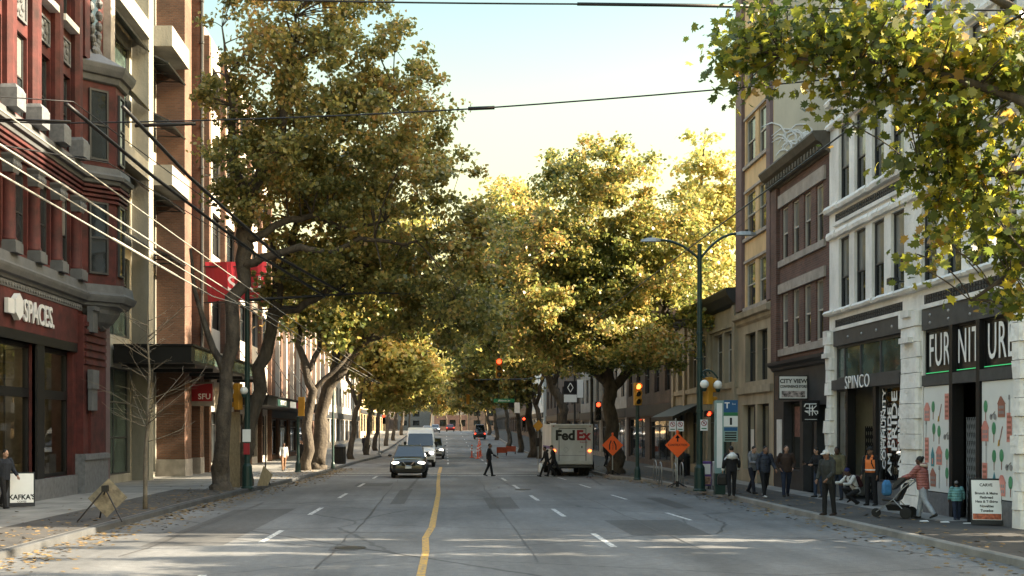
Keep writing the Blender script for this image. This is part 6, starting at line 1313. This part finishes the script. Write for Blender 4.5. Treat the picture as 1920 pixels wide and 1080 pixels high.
def van():
    t = thing('white_van', 'white high roofed van right behind the dark crossover', 'van', (0, 0, 0)); pm = paint('white_van_paint', (.62, .63, .62), 0, .3)
    prof = [(-2.78, .34), (-2.86, .7), (-2.74, 1.08), (-2.0, 1.32), (-1.25, 2.18), (-.95, 2.46), (-.3, 2.62), (2.8, 2.6), (2.86, 2.3), (2.86, .42)]
    wd = lambda z: 1.0-.13*max(0, (z-1.1)/1.5)
    rings = []
    for f, ins in ((-1, .9), (-.94, 1), (0, 1.0), (.94, 1), (1, .9)):
        rings.append([(f*wd(z), (y*(.97 if abs(f) == 1 else 1)) - (.0 if f else .08 if y < -2 else 0), (z-1.3)*(.96 if abs(f) == 1 else 1)+1.3) for y, z in prof])
    MB().loft(rings).build('body', pm, t, bevel=.05, seg=2)
    def onf(y0, z0, y1, z1, w0, w1, off=.02):
        d = Vector((0, y1-y0, z1-z0)).normalized(); n = Vector((0, -d.z, d.y)); return [(-w0, y0+n.y*off, z0+n.z*off), (w0, y0+n.y*off, z0+n.z*off), (w1, y1+n.y*off, z1+n.z*off), (-w1, y1+n.y*off, z1+n.z*off)]
    MB().quad(onf(-1.98, 1.35, -1.28, 2.15, .86, .78, .1)).build('windscreen', M['car_glass'], t)
    for s in (-1, 1):
        MB().quad([(s*1.0, -1.75, 1.35), (s*1.0, -.7, 1.35), (s*.95, -.7, 1.95), (s*.95, -1.25, 1.95)]).build('side_window', M['car_glass'], t)
        MB().ball((s*.74, -2.72, .92), (.2, .14, .13), 8, 6).build('headlight', M['head_lit'], t); MB().box(s*1.02-.09, s*1.02+.09, -1.8, -1.68, 1.3, 1.68).build('mirror', M['black'], t, bevel=.03)
        for y in (-1.85, 1.75): wheel(t, s*.86, y, .36, .24)
    MB().box(-.55, .55, -2.93, -2.83, .72, 1.0).build('grille', M['black'], t, bevel=.02); MB().box(-.9, .9, -2.9, -2.76, .3, .5).build('lower_bumper', M['black'], t); return t
v = van(); v.location = (-1.66, 80, .005)
def truck():
    x0, y0 = 6.72, 62.3; t = thing('delivery_truck', 'white parcel delivery step truck with lit rear lights parked at the right kerb', 'delivery truck', (x0, y0+3.5, 0))
    pm = mat('truck_white', (.58, .575, .56), .45, .16, 1.0, stretch=(1, 1, .4)); hw = 1.12
    MB().box(x0-hw, x0+hw, y0, y0+5.2, .62, 2.78).build('body', pm, t, bevel=.04, seg=2)
    mb = MB(); mb.loft([[(x0-hw+.02, y0+5.22, .5), (x0+hw-.02, y0+5.22, .5), (x0+hw-.02, y0+5.22, 2.7), (x0-hw+.02, y0+5.22, 2.7)], [(x0-hw+.05, y0+6.1, .5), (x0+hw-.05, y0+6.1, .5), (x0+hw-.05, y0+5.9, 2.5), (x0-hw+.05, y0+5.9, 2.5)], [(x0-hw+.1, y0+7.0, .5), (x0+hw-.1, y0+7.0, .5), (x0+hw-.1, y0+6.9, 1.4), (x0-hw+.1, y0+6.9, 1.4)]]); mb.build('cab', pm, t)
    fr = MB(); e = y0-.03
    for a in ((x0-hw+.02, x0-hw+.12, .66, 2.74), (x0+hw-.12, x0+hw-.02, .66, 2.74), (x0-hw+.12, x0+hw-.12, 2.6, 2.74), (x0-hw+.12, x0+hw-.12, .66, .8)): fr.box(a[0], a[1], e, y0-.001, a[2], a[3])
    fr.build('rear_frame', mat('truck_frame', (.52, .5, .47), .5, .12, 2), t)
    d = MB(); d.box(x0-.66, x0+.72, y0-.018, y0-.002, .84, 2.52); dr = d.build('rear_door', pm, t, bevel=.006)
    d = MB()
    for a in ((x0-.7, x0-.67, .82, 2.55), (x0+.73, x0+.76, .82, 2.55), (x0-.67, x0+.73, 2.53, 2.56)): d.box(a[0], a[1], y0-.022, y0-.002, a[2], a[3])
    d.box(x0+.5, x0+.56, y0-.035, y0-.019, 1.5, 1.62); d.box(x0-.66, x0+.72, y0-.021, y0-.0185, 1.1, 1.115); d.build('door_seal', M['dark_metal'], dr)
    text('logo_lettering', 'Fed', M['black'], t, (x0-.36, y0-.033, 2.16), .72, ROT_C, .003, .03, sx=1.0); text('logo_lettering', 'Ex', M['sign_red'], t, (x0+.60, y0-.033, 2.16), .72, ROT_C, .003, .03, sx=1.0)
    text('logo_lettering', 'Express', M['sign_red'], t, (x0+.62, y0-.033, 1.82), .13, ROT_C, .002, 0)
    mb = MB(); c = (x0-.32, 1.42)
    for q in range(4):
        p = [(0, .15), (.15, 0), (0, -.15), (-.15, 0)]; mb.tube([(c[0]+p[q][0], y0-.022, c[1]+p[q][1]), (c[0]+p[(q+1) % 4][0], y0-.022, c[1]+p[(q+1) % 4][1])], .012, 4)
    mb.build('placard', M['galv'], dr); text('lettering', '255311', M['galv'], dr, (x0+.5, y0-.02, 1.3), .1, ROT_C, .001)
    for s in (-1, 1):
        MB().ball((x0+s*(hw-.17), y0-.03, 1.36), (.1, .03, .07), 10, 6).build('tail_light', M['amber_lit'], t)
        MB().ball((x0+s*(hw-.15), y0-.03, 2.67), (.04, .02, .03), 8, 5).build('marker_lamp', M['sign_red'], t)
        for yy in (y0+1.1, y0+5.9): wheel(t, x0+s*.88, yy, .4, .26)
    wheel(t, x0-.6, y0+1.1, .4, .24); wheel(t, x0+.6, y0+1.1, .4, .24)
    MB().box(x0-1.05, x0+1.05, y0-.22, y0+.02, .46, .6).build('rear_bumper', M['dark_metal'], t, bevel=.02); MB().box(x0-.2, x0+.12, y0-.24, y0-.222, .62, .76).build('number_plate', M['sign_white'], t) if False else None
    MB().box(x0-.9, x0+.9, y0+.1, y0+6.5, .42, .62).build('chassis', M['black'], t); MB().box(x0-hw-.006, x0-hw+.02, y0+.3, y0+4.9, 1.45, 1.6).build('side_stripe', M['purple'], t)
    for s in (-1, 1): MB().box(x0+s*(hw+.2)-.1, x0+s*(hw+.2)+.1, y0+6.2, y0+6.28, 1.5, 2.0).build('mirror', M['black'], t)
truck()
mb = MB(); mb.prism([(0, -.36), (.36, 0), (0, .36), (-.36, 0)], 0, .02, lambda a, b, c: (5.62+a*.9+b*.1, 71+c, 2.72+b)); o = mb.build('warning_sign', M['amber_body']); tag(o, 'yellow diamond warning sign peeping over the left edge of the truck', 'road sign'); MB().tube([(5.62, 71.05, .02), (5.62, 71.05, 2.7)], .03, 6).build('post', M['galv'], o)
# ------------------------------------------------------------------ people
M['skin_light'] = mat('light_skin', (.42, .25, .18), .6, .08, 8); M['skin_mid'] = mat('brown_skin', (.22, .12, .08), .6, .08, 8); M['skin_dark'] = mat('dark_skin', (.09, .05, .035), .6, .08, 8)
M['hair_dark'] = mat('dark_hair', (.012, .01, .008), .6, .2, 30); M['hair_brown'] = mat('brown_hair', (.05, .028, .016), .6, .2, 30)
_cm = {}
def cloth(c):
    k = tuple(c)
    if k not in _cm: _cm[k] = mat('cloth', c, .9, .2, 9, bump=.3, bscale=30)
    return _cm[k]
def quilted(c):
    k = ('q',)+tuple(c)
    if k not in _cm:
        m = mat('quilted_cloth', c, .6, .2, 9); t = m.node_tree; b = t.nodes['Principled BSDF']; tc = [n for n in t.nodes if n.type == 'TEX_COORD'][0]
        w = nnew(t, 'ShaderNodeTexWave', bands_direction='Z'); w.inputs['Scale'].default_value = 4.6; w.inputs['Distortion'].default_value = .6; t.links.new(tc.outputs['Object'], w.inputs['Vector'])
        bp = nnew(t, 'ShaderNodeBump'); bp.inputs['Strength'].default_value = .5; bp.inputs['Distance'].default_value = .03; t.links.new(w.outputs['Fac'], bp.inputs['Height']); t.links.new(bp.outputs[0], b.inputs['Normal']); _cm[k] = m
    return _cm[k]
def remesh(o, v):
    m = o.modifiers.new('remesh', 'REMESH'); m.mode = 'VOXEL'; m.voxel_size = v; m.use_smooth_shade = True
    s = o.modifiers.new('smooth', 'SMOOTH'); s.factor = .5; s.iterations = 2; return o
def person(label, x, y, rz, H=1.75, top=(.03, .03, .035), leg=(.02, .02, .025), shoe=(.02, .02, .02), skin='skin_light', hair='short', hairm='hair_dark', legs=((12, 8), (-12, 14)), arms=((8, 10, 15), (-8, 10, 15)), lean=2, puff=1.0, look=0, hood=None, hatc=None, long=0.0, z=None, group=None, legw=1.0, bald=False, coatlen=0.0):
    """legs: (forward swing, knee bend) for right and left; arms: (forward swing, outward, elbow bend[, inward]); degrees. Faces -Y, turned by rz."""
    s = H/1.75; z = zroad(y)+(.154 if z is None else z); root = thing('person', label, 'person', (x, y, z), group=group)
    ft = []
    def leg_joints(i):
        sx = -1 if i == 0 else 1; a, b = R(legs[i][0]), R(legs[i][1]); h = Vector((sx*.095, 0, 0)); k = h+Vector((sx*.01, -math.sin(a)*.43, -math.cos(a)*.43)); n = k+Vector((0, -math.sin(a-b)*.42, -math.cos(a-b)*.42)); return h, k, n, a-b
    LG = [leg_joints(0), leg_joints(1)]; ph = max(-g[2].z for g in LG)+.085
    up = Vector((0, 0, ph)); ln = R(lean); ln_q = Quaternion((1, 0, 0), ln)
    def U(v): return ln_q @ Vector(v) + up       # upper body, leaning about the hips
    def tf(a, b, c): c_, s_ = math.cos(rz), math.sin(rz); return (x+(a*c_-b*s_)*s, y+(a*s_+b*c_)*s, z+c*s)
    sh = []; AR = []
    for i in (0, 1):
        sx = -1 if i == 0 else 1; q = arms[i]; a, o, e = R(q[0]), R(q[1]), R(q[2]); inn = R(q[3]) if len(q) > 3 else 0
        S = U((sx*.185*puff**.3, 0, .50)); E = S+Vector((sx*math.sin(o)*.29, -math.sin(a)*math.cos(o)*.29, -math.cos(a)*math.cos(o)*.29))
        f = a+e; W = E+Vector((sx*math.sin(o*.3-inn)*.25, -math.sin(f)*math.cos(inn)*.25, -math.cos(f)*math.cos(inn)*.25)); AR.append((S, E, W, (W-E).normalized(), sx))
    hc = U((0, -.035, .705)); lk = Quaternion((1, 0, 0), R(lean*.2+look))
    # body: one skin surface
    b = MB(tf); b.tube([U((0, 0, 0)), U((0, 0, .2)), U((0, 0, .4)), U((0, .0, .5)), U((0, .005, .56)), U((0, -.01, .64))], [.12, .12, .14, .11, .058, .055], 12, [(1, .7)]*4+[(1, 1)]*2, (0, 1, 0))
    b.ball(hc, (.076, .094, .112), 14, 10, lk); b.ball(hc+lk@Vector((0, -.035, -.06)), (.054, .06, .06), 10, 8, lk); b.ball(hc+lk@Vector((0, -.1, -.015)), (.014, .022, .026), 8, 6, lk)
    for sx in (-1, 1): b.ball(hc+lk@Vector((sx*.078, .005, -.005)), (.012, .022, .032), 8, 6, lk)
    for g in LG: b.tube([up+g[0], up+g[1], up+g[2]+Vector((0, 0, -.02))], [.075, .05, .035], 8)
    for (S, E, W, d, sx) in AR:
        b.tube([S, E, W, W+d*.05], [.048, .036, .026, .026], 8)
        side = d.cross(Vector((sx, .2, 0))).normalized(); pn = side.cross(d).normalized()
        b.tube([W, W+d*.05, W+d*.09], [.026, .036, .034], 8, (1, .6), up=pn)
        for j, (o, L) in enumerate(((-.027, .062), (-.009, .075), (.009, .07), (.027, .055))):
            p0 = W+d*.085+side*o; p1 = p0+d*L*.5+pn*-.006; p2 = p1+d*L*.35-pn*.02*sx*0-Vector((0, 0, 0))+pn*-.02; b.tube([p0, p1, p2], [.0105, .0098, .0088], 6)
        t0 = W+d*.03-side*.032; b.tube([t0, t0+d*.03-side*.022, t0+d*.06-side*.026], [.0125, .011, .0095], 6)
    bo = remesh(b.build('body', M[skin], root), .011*s)
    ey = MB(tf)
    for sx in (-1, 1): ey.ball(hc+lk@Vector((sx*.031, -.083, .012)), (.012, .009, .006), 6, 5)
    ey.build('eyes', M['hair_dark'], bo)
    MB(tf).ball(hc+lk@Vector((0, -.093, -.055)), (.02, .006, .004), 6, 5).build('mouth', mat('lips', (.2, .08, .06), .6), bo)
    # trousers
    t = MB(tf); t.tube([U((0, 0, .14)), U((0, 0, .02)), up+Vector((0, .0, -.07))], [.15, .165, .13], 12, (1, .72), (0, 1, 0))
    for g in LG: t.tube([up+g[0]+Vector((0, 0, .03)), up+g[0]*.6+g[1]*.4+Vector((0, 0, 0)), up+g[1], up+g[1]*.45+g[2]*.55, up+g[2]+Vector((0, 0, -.03))], [.1*legw, .094*legw, .07*legw, .066*legw, .058*legw], 10)
    remesh(t.build('trousers', cloth(leg), root), .016*s)
    for g in LG:
        n = up+g[2]; q = Quaternion((1, 0, 0), -max(-.9, min(.5, g[3]))*0.6)
        f = MB(tf); f.loft([[tuple(n+q@Vector((w*math.cos(a), yy, zz+hh*math.sin(a)))) for a in [2*math.pi*j/10 for j in range(10)]] for yy, w, zz, hh in ((.075, .025, -.045, .03), (.05, .04, -.04, .045), (0, .042, -.03, .055), (-.07, .046, -.05, .034), (-.14, .04, -.058, .025), (-.175, .02, -.062, .015))])
        f.build('shoe', cloth(shoe), root, smooth=True)
    # jacket
    j = MB(tf); p = puff; lo = -.08-coatlen
    j.tube([U((0, 0, lo)), U((0, 0, .03)), U((0, 0, .16)), U((0, -.005, .30)), U((0, 0, .42)), U((0, 0, .5)), U((0, .005, .555))], [.165*p, .172*p, .168*p, .18*p, .195*p**.6, .165, .085], 14, [(1, .72)]*5+[(1, .62), (1, .95)], (0, 1, 0))
    for (S, E, W, d, sx) in AR: j.ball(S, .075*p**.5, 10, 8); j.tube([S, (S+E)/2, E, (E+W)/2, W-d*.01], [.072*p, .064*p, .058*p, .052*p, .045*p], 10)
    if hood: j.tube([U((-.085, .02, .56)), U((-.06, .1, .57)), U((0, .125, .575)), U((.06, .1, .57)), U((.085, .02, .56))], [.045, .06, .065, .06, .045], 8)
    jk = remesh(j.build('jacket', quilted(top) if puff > 1.16 else cloth(top), root), .016*s)
    # hair and hats
    h = MB(tf); hm = M[hairm]
    if hair in ('short', 'bun', 'long'):
        h.ball(hc+lk@Vector((0, .018, .028)), (.083, .094, .1), 12, 8, lk)
        if hair == 'bun': h.ball(hc+lk@Vector((0, .1, .08)), .045, 8, 6)
        if hair == 'long': h.tube([hc+Vector((0, .06, 0)), hc+Vector((0, .08, -.12)), hc+Vector((0, .085, -.24))], [.08, .075, .05], 8)
        h.build('hair', hm, root, smooth=True)
    elif hair in ('cap', 'beanie'):
        h.ball(hc+lk@Vector((0, .012, .045)), (.088, .1, .088), 12, 8, lk)
        if hair == 'cap': h.loft([[tuple(hc+lk@Vector((a*math.sin(q), -.06-.12*math.cos(q)*u, .045+k))) for q in np.linspace(-1.4, 1.4, 9)] for a, u, k in ((.07, .3, -.006), (.08, 1, -.012), (.08, 1, -.004), (.07, .3, .006))])
        else: h.ball(hc+lk@Vector((0, .02, .12)), .03, 8, 6)
        h.build('cap' if hair == 'cap' else 'knitted_hat', cloth(hatc or (.6, .6, .58)), root, smooth=True); MB(tf).ball(hc+lk@Vector((0, .04, -.01)), (.08, .075, .06), 10, 7, lk).build('hair', hm, root, smooth=True)
    return dict(root=root, tf=tf, U=U, AR=AR, up=up, hc=hc, LG=LG, jacket=jk)
def panel(p, pts, name, m, th=.008):
    """a flat patch on someone's clothes (stripe, vest panel) in their own coordinates"""
    mb = MB(p['tf']); v = [p['U'](q) for q in pts]; n = (v[1]-v[0]).cross(v[2]-v[0]).normalized()*th; mb.loft([[tuple(q) for q in v], [tuple(q+n) for q in v]]); return mb.build(name, m, p['jacket'])
def bag(label, p, i, w, h, d, m, drop=.05, name='carrier_bag', cat='bag'):
    W = p['AR'][i][2]+p['AR'][i][3]*.09; mb = MB(p['tf']); top = W.z-drop; t = thing(name, label, cat, p['tf'](W.x, W.y, max(top-h, 0)))
    mb.loft([[(W.x+sx*w/2*k, W.y+sy*d/2*k, zz) for sx, sy in ((-1, -1), (1, -1), (1, 1), (-1, 1))] for zz, k in ((top-h, .8), (top-h*.9, 1), (top-h*.3, .95), (top, .7))]); mb.build('sack', m, t, bevel=.02)
    mb = MB(p['tf']); mb.tube(bez((W.x-w*.2, W.y, top-.01), (W.x, W.y, top+drop*2.4), (W.x+w*.2, W.y, top-.01), 6), .008, 5); mb.build('handle', m, t); return t
def backpack(label, p, m, sc=1.0):
    U = p['U']; t = thing('backpack', label, 'backpack', p['tf'](*U((0, .2, .1)))); mb = MB(p['tf'])
    mb.loft([[tuple(U((sx*.15*k*sc, .13+yy, zz))) for sx, yy in ((-1, 0), (1, 0), (1, .15*k*sc), (-1, .15*k*sc))] for zz, k in ((.04, .8), (.1, 1), (.36, 1), (.47, .7))]); mb.build('pack', m, t, bevel=.03, seg=2)
    mb = MB(p['tf'])
    for sx in (-1, 1): mb.tube([tuple(U(q)) for q in ((sx*.1, .14, .45), (sx*.11, .05, .565), (sx*.115, -.1, .52), (sx*.12, -.15, .36), (sx*.15, -.08, .2), (sx*.15, .12, .1))], .016, 5)
    mb.build('strap', m, t); return t
# crossing the road
p = person('person in black with white shoulder stripes striding across the road past the yellow line', 2.35, 62.6, R(75), 1.76, (.012, .012, .014), (.01, .01, .012), legs=((15, 5), (-13, 12)), arms=((-14, 12, 15), (20, 22, 40)), z=.004, skin='skin_mid', lean=0)
for sx in (-1, 1): panel(p, [(sx*.1, .135, .1), (sx*.13, .13, .1), (sx*.05, .125, .5), (sx*.02, .13, .5)], 'reflective_stripe', M['refl'])
panel(p, [(-.2, -.145, .2), (.2, -.145, .2), (.2, -.145, .24), (-.2, -.145, .24)], 'reflective_stripe', M['refl'])
p = person('person in dark coat with a white bag crossing by the truck', 5.35, 61.7, R(-80), 1.68, (.015, .015, .017), (.012, .012, .014), legs=((30, 10), (-24, 20)), arms=((10, 16, 20), (-8, 10, 10)), lean=9, z=.004, skin='skin_mid', hood=True)
bag('white shopping bag carried by the person crossing by the truck', p, 0, .4, .5, .14, M['sign_white'])
p = person('person in black just behind the bag carrier crossing by the truck', 5.75, 62.15, R(-85), 1.72, (.02, .02, .022), (.015, .015, .02), legs=((26, 8), (-26, 20)), arms=((-14, 10, 15), (16, 10, 20)), lean=8, z=.004, hair='cap', hatc=(.02, .02, .02))
M['orange_cloth'] = mat('orange_cloth', (.75, .2, .05), .8, .1, 4)
# group on the right pavement
p = person('person seen from behind in black jacket with white hood and shoulders', 10.05, 41.2, R(178), 1.76, (.014, .014, .016), (.012, .012, .014), hair='short', puff=1.12, arms=((6, 16, 30), (2, 14, 18)), legs=((10, 4), (-8, 8)))
mb = MB(p['tf']); U = p['U']; mb.tube([U((-.16, .08, .44)), U((-.08, .135, .46)), U((0, .15, .46)), U((.08, .135, .46)), U((.16, .08, .44))], [.06, .1, .12, .1, .06], 10); mb.ball(U((0, .13, .52)), (.11, .07, .09), 10, 8); mb.build('white_hood', cloth((.72, .72, .7)), p['jacket'], smooth=True)
for sx in (-1, 1): panel(p, [(sx*.2, .05, .44), (sx*.26, .05, .34), (sx*.25, .12, .34), (sx*.14, .13, .46)], 'white_shoulder', cloth((.6, .62, .66)), .02)
for i in (0, 1):
    W, d = p['AR'][i][2], p['AR'][i][3]; MB(p['tf']).tube([W-d*.07, W+d*.005], [.058, .055], 10).build('white_cuff', cloth((.72, .72, .7)), p['jacket'])
bag('large black bag held by the person with the white hood', p, 1, .36, .4, .2, M['black'])
p = person('person in grey hooded sweatshirt walking up beside the transit pylon', 11.2, 42.8, R(30), 1.75, (.2, .2, .21), (.018, .02, .03), legs=((16, 6), (-14, 16)), arms=((20, 8, 70, 20), (25, 8, 60, 20)), hood=True, skin='skin_light', look=14, lean=4)
p = person('person in navy puffer jacket with white shoes walking toward us', 11.0, 40.4, R(12), 1.78, (.022, .028, .045), (.01, .01, .012), (.6, .6, .6), legs=((14, 5), (-12, 16)), arms=((-8, 14, 30), (10, 14, 30)), puff=1.18, hood=True, skin='skin_mid')
p = person('person in brown jacket and dark jeans with hands in pockets walking toward us', 11.85, 40.8, R(-6), 1.8, (.05, .03, .022), (.02, .028, .055), legs=((15, 6), (-14, 16)), arms=((-14, 20, 45, 25), (-10, 20, 45, 25)), puff=1.1, skin='skin_light', hair='short', hairm='hair_brown')
p = person('person in black jacket and blue jeans looking down at a phone by the shop door', 12.85, 40.4, R(-70), 1.72, (.014, .014, .016), (.03, .045, .08), (.03, .03, .03), legs=((6, 4), (-4, 4)), arms=((28, 6, 62, 12), (22, 6, 66, 12)), look=22, lean=5, hair='long')
W = p['AR'][0][2]+p['AR'][0][3]*.1; o = MB(p['tf']).box(W.x-.02, W.x+.06, W.y-.03, W.y+.0, W.z-.02, W.z+.12).build('phone', M['black']); tag(o, 'small black phone held by the person by the shop door', 'phone')
p = person('person in white cap, dark grey jacket and black trousers at the kerb, facing left', 10.45, 32.0, R(-62), 1.78, (.038, .04, .036), (.01, .01, .011), (.03, .018, .014), skin='skin_mid', hair='cap', hatc=(.68, .66, .62), hairm='hair_dark', legs=((4, 3), (-5, 4)), arms=((6, 12, 28, 14), (10, 12, 36, 14)), puff=1.14, lean=5, look=10, hood=True)
p = person('person in khaki green hooded jacket holding a brown paper bag by the white pier', 13.0, 38.9, R(-40), 1.76, (.13, .115, .065), (.025, .035, .06), (.04, .035, .03), skin='skin_dark', legs=((5, 3), (-4, 4)), arms=((16, 12, 55, 18), (4, 10, 16)), puff=1.14, hood=True)
bag('crumpled brown paper bag held by the person in khaki', p, 0, .26, .26, .12, M['wood'], drop=-.04, name='paper_bag')
p = person('person crouching by the bicycle shop door in a white top and blue hat', 12.85, 36.7, R(-75), 1.68, (.62, .62, .6), (.015, .015, .018), legs=((98, 142), (70, 130)), arms=((48, 10, 40), (40, 8, 50)), lean=26, skin='skin_dark', hair='beanie', hatc=(.02, .02, .09), look=10)
backpack('dark maroon backpack on the back of the crouching person', p, mat('maroon_cloth', (.05, .012, .016), .85, .2, 8), .9)
p = person('worker in orange safety vest and black clothes waiting by the bicycle shop window', 13.1, 36.1, R(-55), 1.8, (.014, .014, .016), (.01, .01, .012), skin='skin_mid', hair='cap', hatc=(.02, .02, .02), legs=((4, 3), (-4, 4)), arms=((4, 8, 15), (-2, 8, 10)))
mb = MB(p['tf']); U = p['U']; mb.tube([U((0, 0, .06)), U((0, 0, .2)), U((0, -.005, .32)), U((0, 0, .44))], [.184, .184, .195, .205], 16, (1, .76), (0, 1, 0)); v = mb.build('safety_vest', M['orange_cloth'], p['jacket'], smooth=True)
for sx in (-1, 1): panel(p, [(sx*.06, -.15, .44), (sx*.14, -.12, .44), (sx*.13, -.05, .565), (sx*.09, -.07, .58)], 'vest_strap', M['orange_cloth'], .02)
mb = MB(p['tf']); mb.tube([U((0, 0, .12)), U((0, 0, .16))], [.188, .188], 16, (1, .77), (0, 1, 0)); mb.build('reflective_band', M['refl'], v)
backpack('black backpack on the worker in the orange vest', p, M['black'])
p = person('person in pink puffer jacket and light jeans pushing a pushchair away from us', 12.5, 30.7, R(-140), 1.66, (.36, .13, .115), (.34, .37, .42), (.03, .03, .03), skin='skin_dark', hair='bun', legs=((16, 6), (-16, 22)), arms=((42, 10, 30), (42, 10, 30)), puff=1.26, hood=True, lean=6, legw=1.1, coatlen=.02)
mb = MB(p['tf']); U = p['U']; mb.tube([U((-.11, .03, .575)), U((-.07, .12, .56)), U((0, .145, .55)), U((.07, .12, .56)), U((.11, .03, .575))], [.04, .05, .055, .05, .04], 8); mb.build('hood_lining', cloth((.62, .5, .4)), p['jacket'], smooth=True)
p = person('small child in teal quilted jacket and grey knitted hat standing by the folding gate', 13.25, 30.4, R(176), 1.0, (.16, .36, .36), (.02, .03, .06), (.05, .06, .1), skin='skin_dark', hair='beanie', hatc=(.16, .15, .15), legs=((5, 4), (-5, 6)), arms=((2, 20, 10), (2, 18, 10)), puff=1.45, legw=1.25)
# pushchair
def pushchair(x, y, rz):
    t = thing('pushchair', 'black three wheeled pushchair with blue bag hooked on its side', 'pushchair', (0, 0, 0))
    for (a, b, r) in ((-.3, .38, .15), (.3, .38, .15), (0, -.45, .12)):
        w = MB().lathe([(r*.75, -.025), (r, -.02), (r, .02), (r*.75, .025)], (a, b, r), 16, 'x').build('wheel', M['rubber'], t); MB().lathe([(.001, -.015), (r*.72, -.01), (r*.72, .01), (.001, .015)], (a, b, r), 12, 'x').build('hub', M['dark_metal'], w)
    mb = MB()
    for s in (-1, 1): mb.tube([(s*.28, .38, .16), (s*.25, .05, .5), (s*.24, .3, .8), (s*.24, .55, 1.02)], .015, 6); mb.tube([(s*.25, .05, .5), (s*.04, -.44, .14)], .015, 6)
    mb.tube([(-.24, .55, 1.02), (.24, .55, 1.02)], .018, 6); mb.build('frame', M['galv'], t)
    mb = MB(); mb.loft([[(-.22, .1, .42), (.22, .1, .42), (.22, .12, .5), (-.22, .12, .5)], [(-.22, -.25, .45), (.22, -.25, .45), (.22, -.25, .52), (-.22, -.25, .52)]]); mb.loft([[(-.22, .1, .46), (.22, .1, .46), (.22, .17, .47), (-.22, .17, .47)], [(-.22, .32, .95), (.22, .32, .95), (.22, .37, .92), (-.22, .37, .92)]]); mb.build('seat', M['black'], t, bevel=.02)
    mb = MB(); n = 8
    mb.loft([[(-.24, .34-.02*math.cos(q)*0+(-.36)*math.sin(q)*.9, .72+.36*math.cos(q)) for q in np.linspace(-.1, 1.5, n)], [(.24, .34+(-.36)*math.sin(q)*.9, .72+.36*math.cos(q)) for q in np.linspace(-.1, 1.5, n)]]); mb.build('sun_canopy', M['dark_paint'], t)
    mb = MB(); mb.loft([[(-.2, .3, .2), (.2, .3, .2), (.2, -.1, .2), (-.2, -.1, .2)], [(-.24, .36, .34), (.24, .36, .34), (.24, -.15, .34), (-.24, -.15, .34)]]); mb.build('basket', M['black'], t)
    t.location = (x, y, .154); t.rotation_euler = (0, 0, rz); return t
pushchair(11.9, 31.15, R(-125))
o = MB().loft([[(11.83-k*.7, 31.45-k*.5, z), (11.83+k*.7, 31.45-k*.5, z), (11.83+k*.7, 31.45+k*.5, z), (11.83-k*.7, 31.45+k*.5, z)] for z, k in ((.72, .12), (.8, .17), (1.02, .16), (1.14, .1))]).build('blue_bag', mat('blue_bag_cloth', (.05, .2, .42), .7, .2, 6), None, bevel=.03); tag(o, 'bright blue bag hung on the handle of the pushchair', 'bag')
# left pavement
person('person in pale top and tan trousers walking by the canopy on the left pavement', -9.1, 66, R(20), 1.62, (.5, .5, .48), (.25, .14, .08), skin='skin_mid', legs=((18, 6), (-16, 18)), arms=((10, 12, 20), (-12, 12, 15)))
person('person in black standing behind the slender forked tree on the left pavement', -8.5, 69.5, R(-30), 1.74, (.015, .015, .017), (.012, .012, .014), puff=1.1)
person('person in dark blue jacket at the left edge of the picture by the sandwich board', -13.08, 34.8, R(60), 1.76, (.02, .024, .034), (.012, .012, .014), arms=((-6, 14, 24), (12, 14, 28)), puff=1.12, legs=((14, 6), (-14, 16)))
# far passers-by
far = [('person in dark coat far along the right pavement, nearest the thin signs', 9.6, 96, 10), ('person in black beside the far dark pole on the right pavement', 9.2, 100, 200), ('person in grey among the walkers on the far right pavement', 10.2, 103, 0), ('person in dark clothes walking away on the far right pavement', 9.8, 110, 180),
       ('person in black waiting by the truck front on the right pavement', 9.9, 72, 30), ('person in pale coat far along the left pavement', -7.6, 116, 20), ('person in dark clothes far along the left pavement by the trunks', -8.4, 122, 170), ('person walking in front of the dark shops near the signal pole', 11.6, 58, -60)]
cl = [(.02, .02, .022), (.012, .012, .014), (.2, .2, .2), (.03, .03, .04), (.012, .012, .012), (.45, .44, .42), (.02, .02, .03), (.03, .028, .025)]
for (lb, x, y, q), c in zip(far, cl): person(lb, x, y, R(q), 1.72, c, (.015, .015, .02), puff=1.1, legs=((16, 6), (-16, 16)), skin='skin_mid', group='walkers far along the pavements')
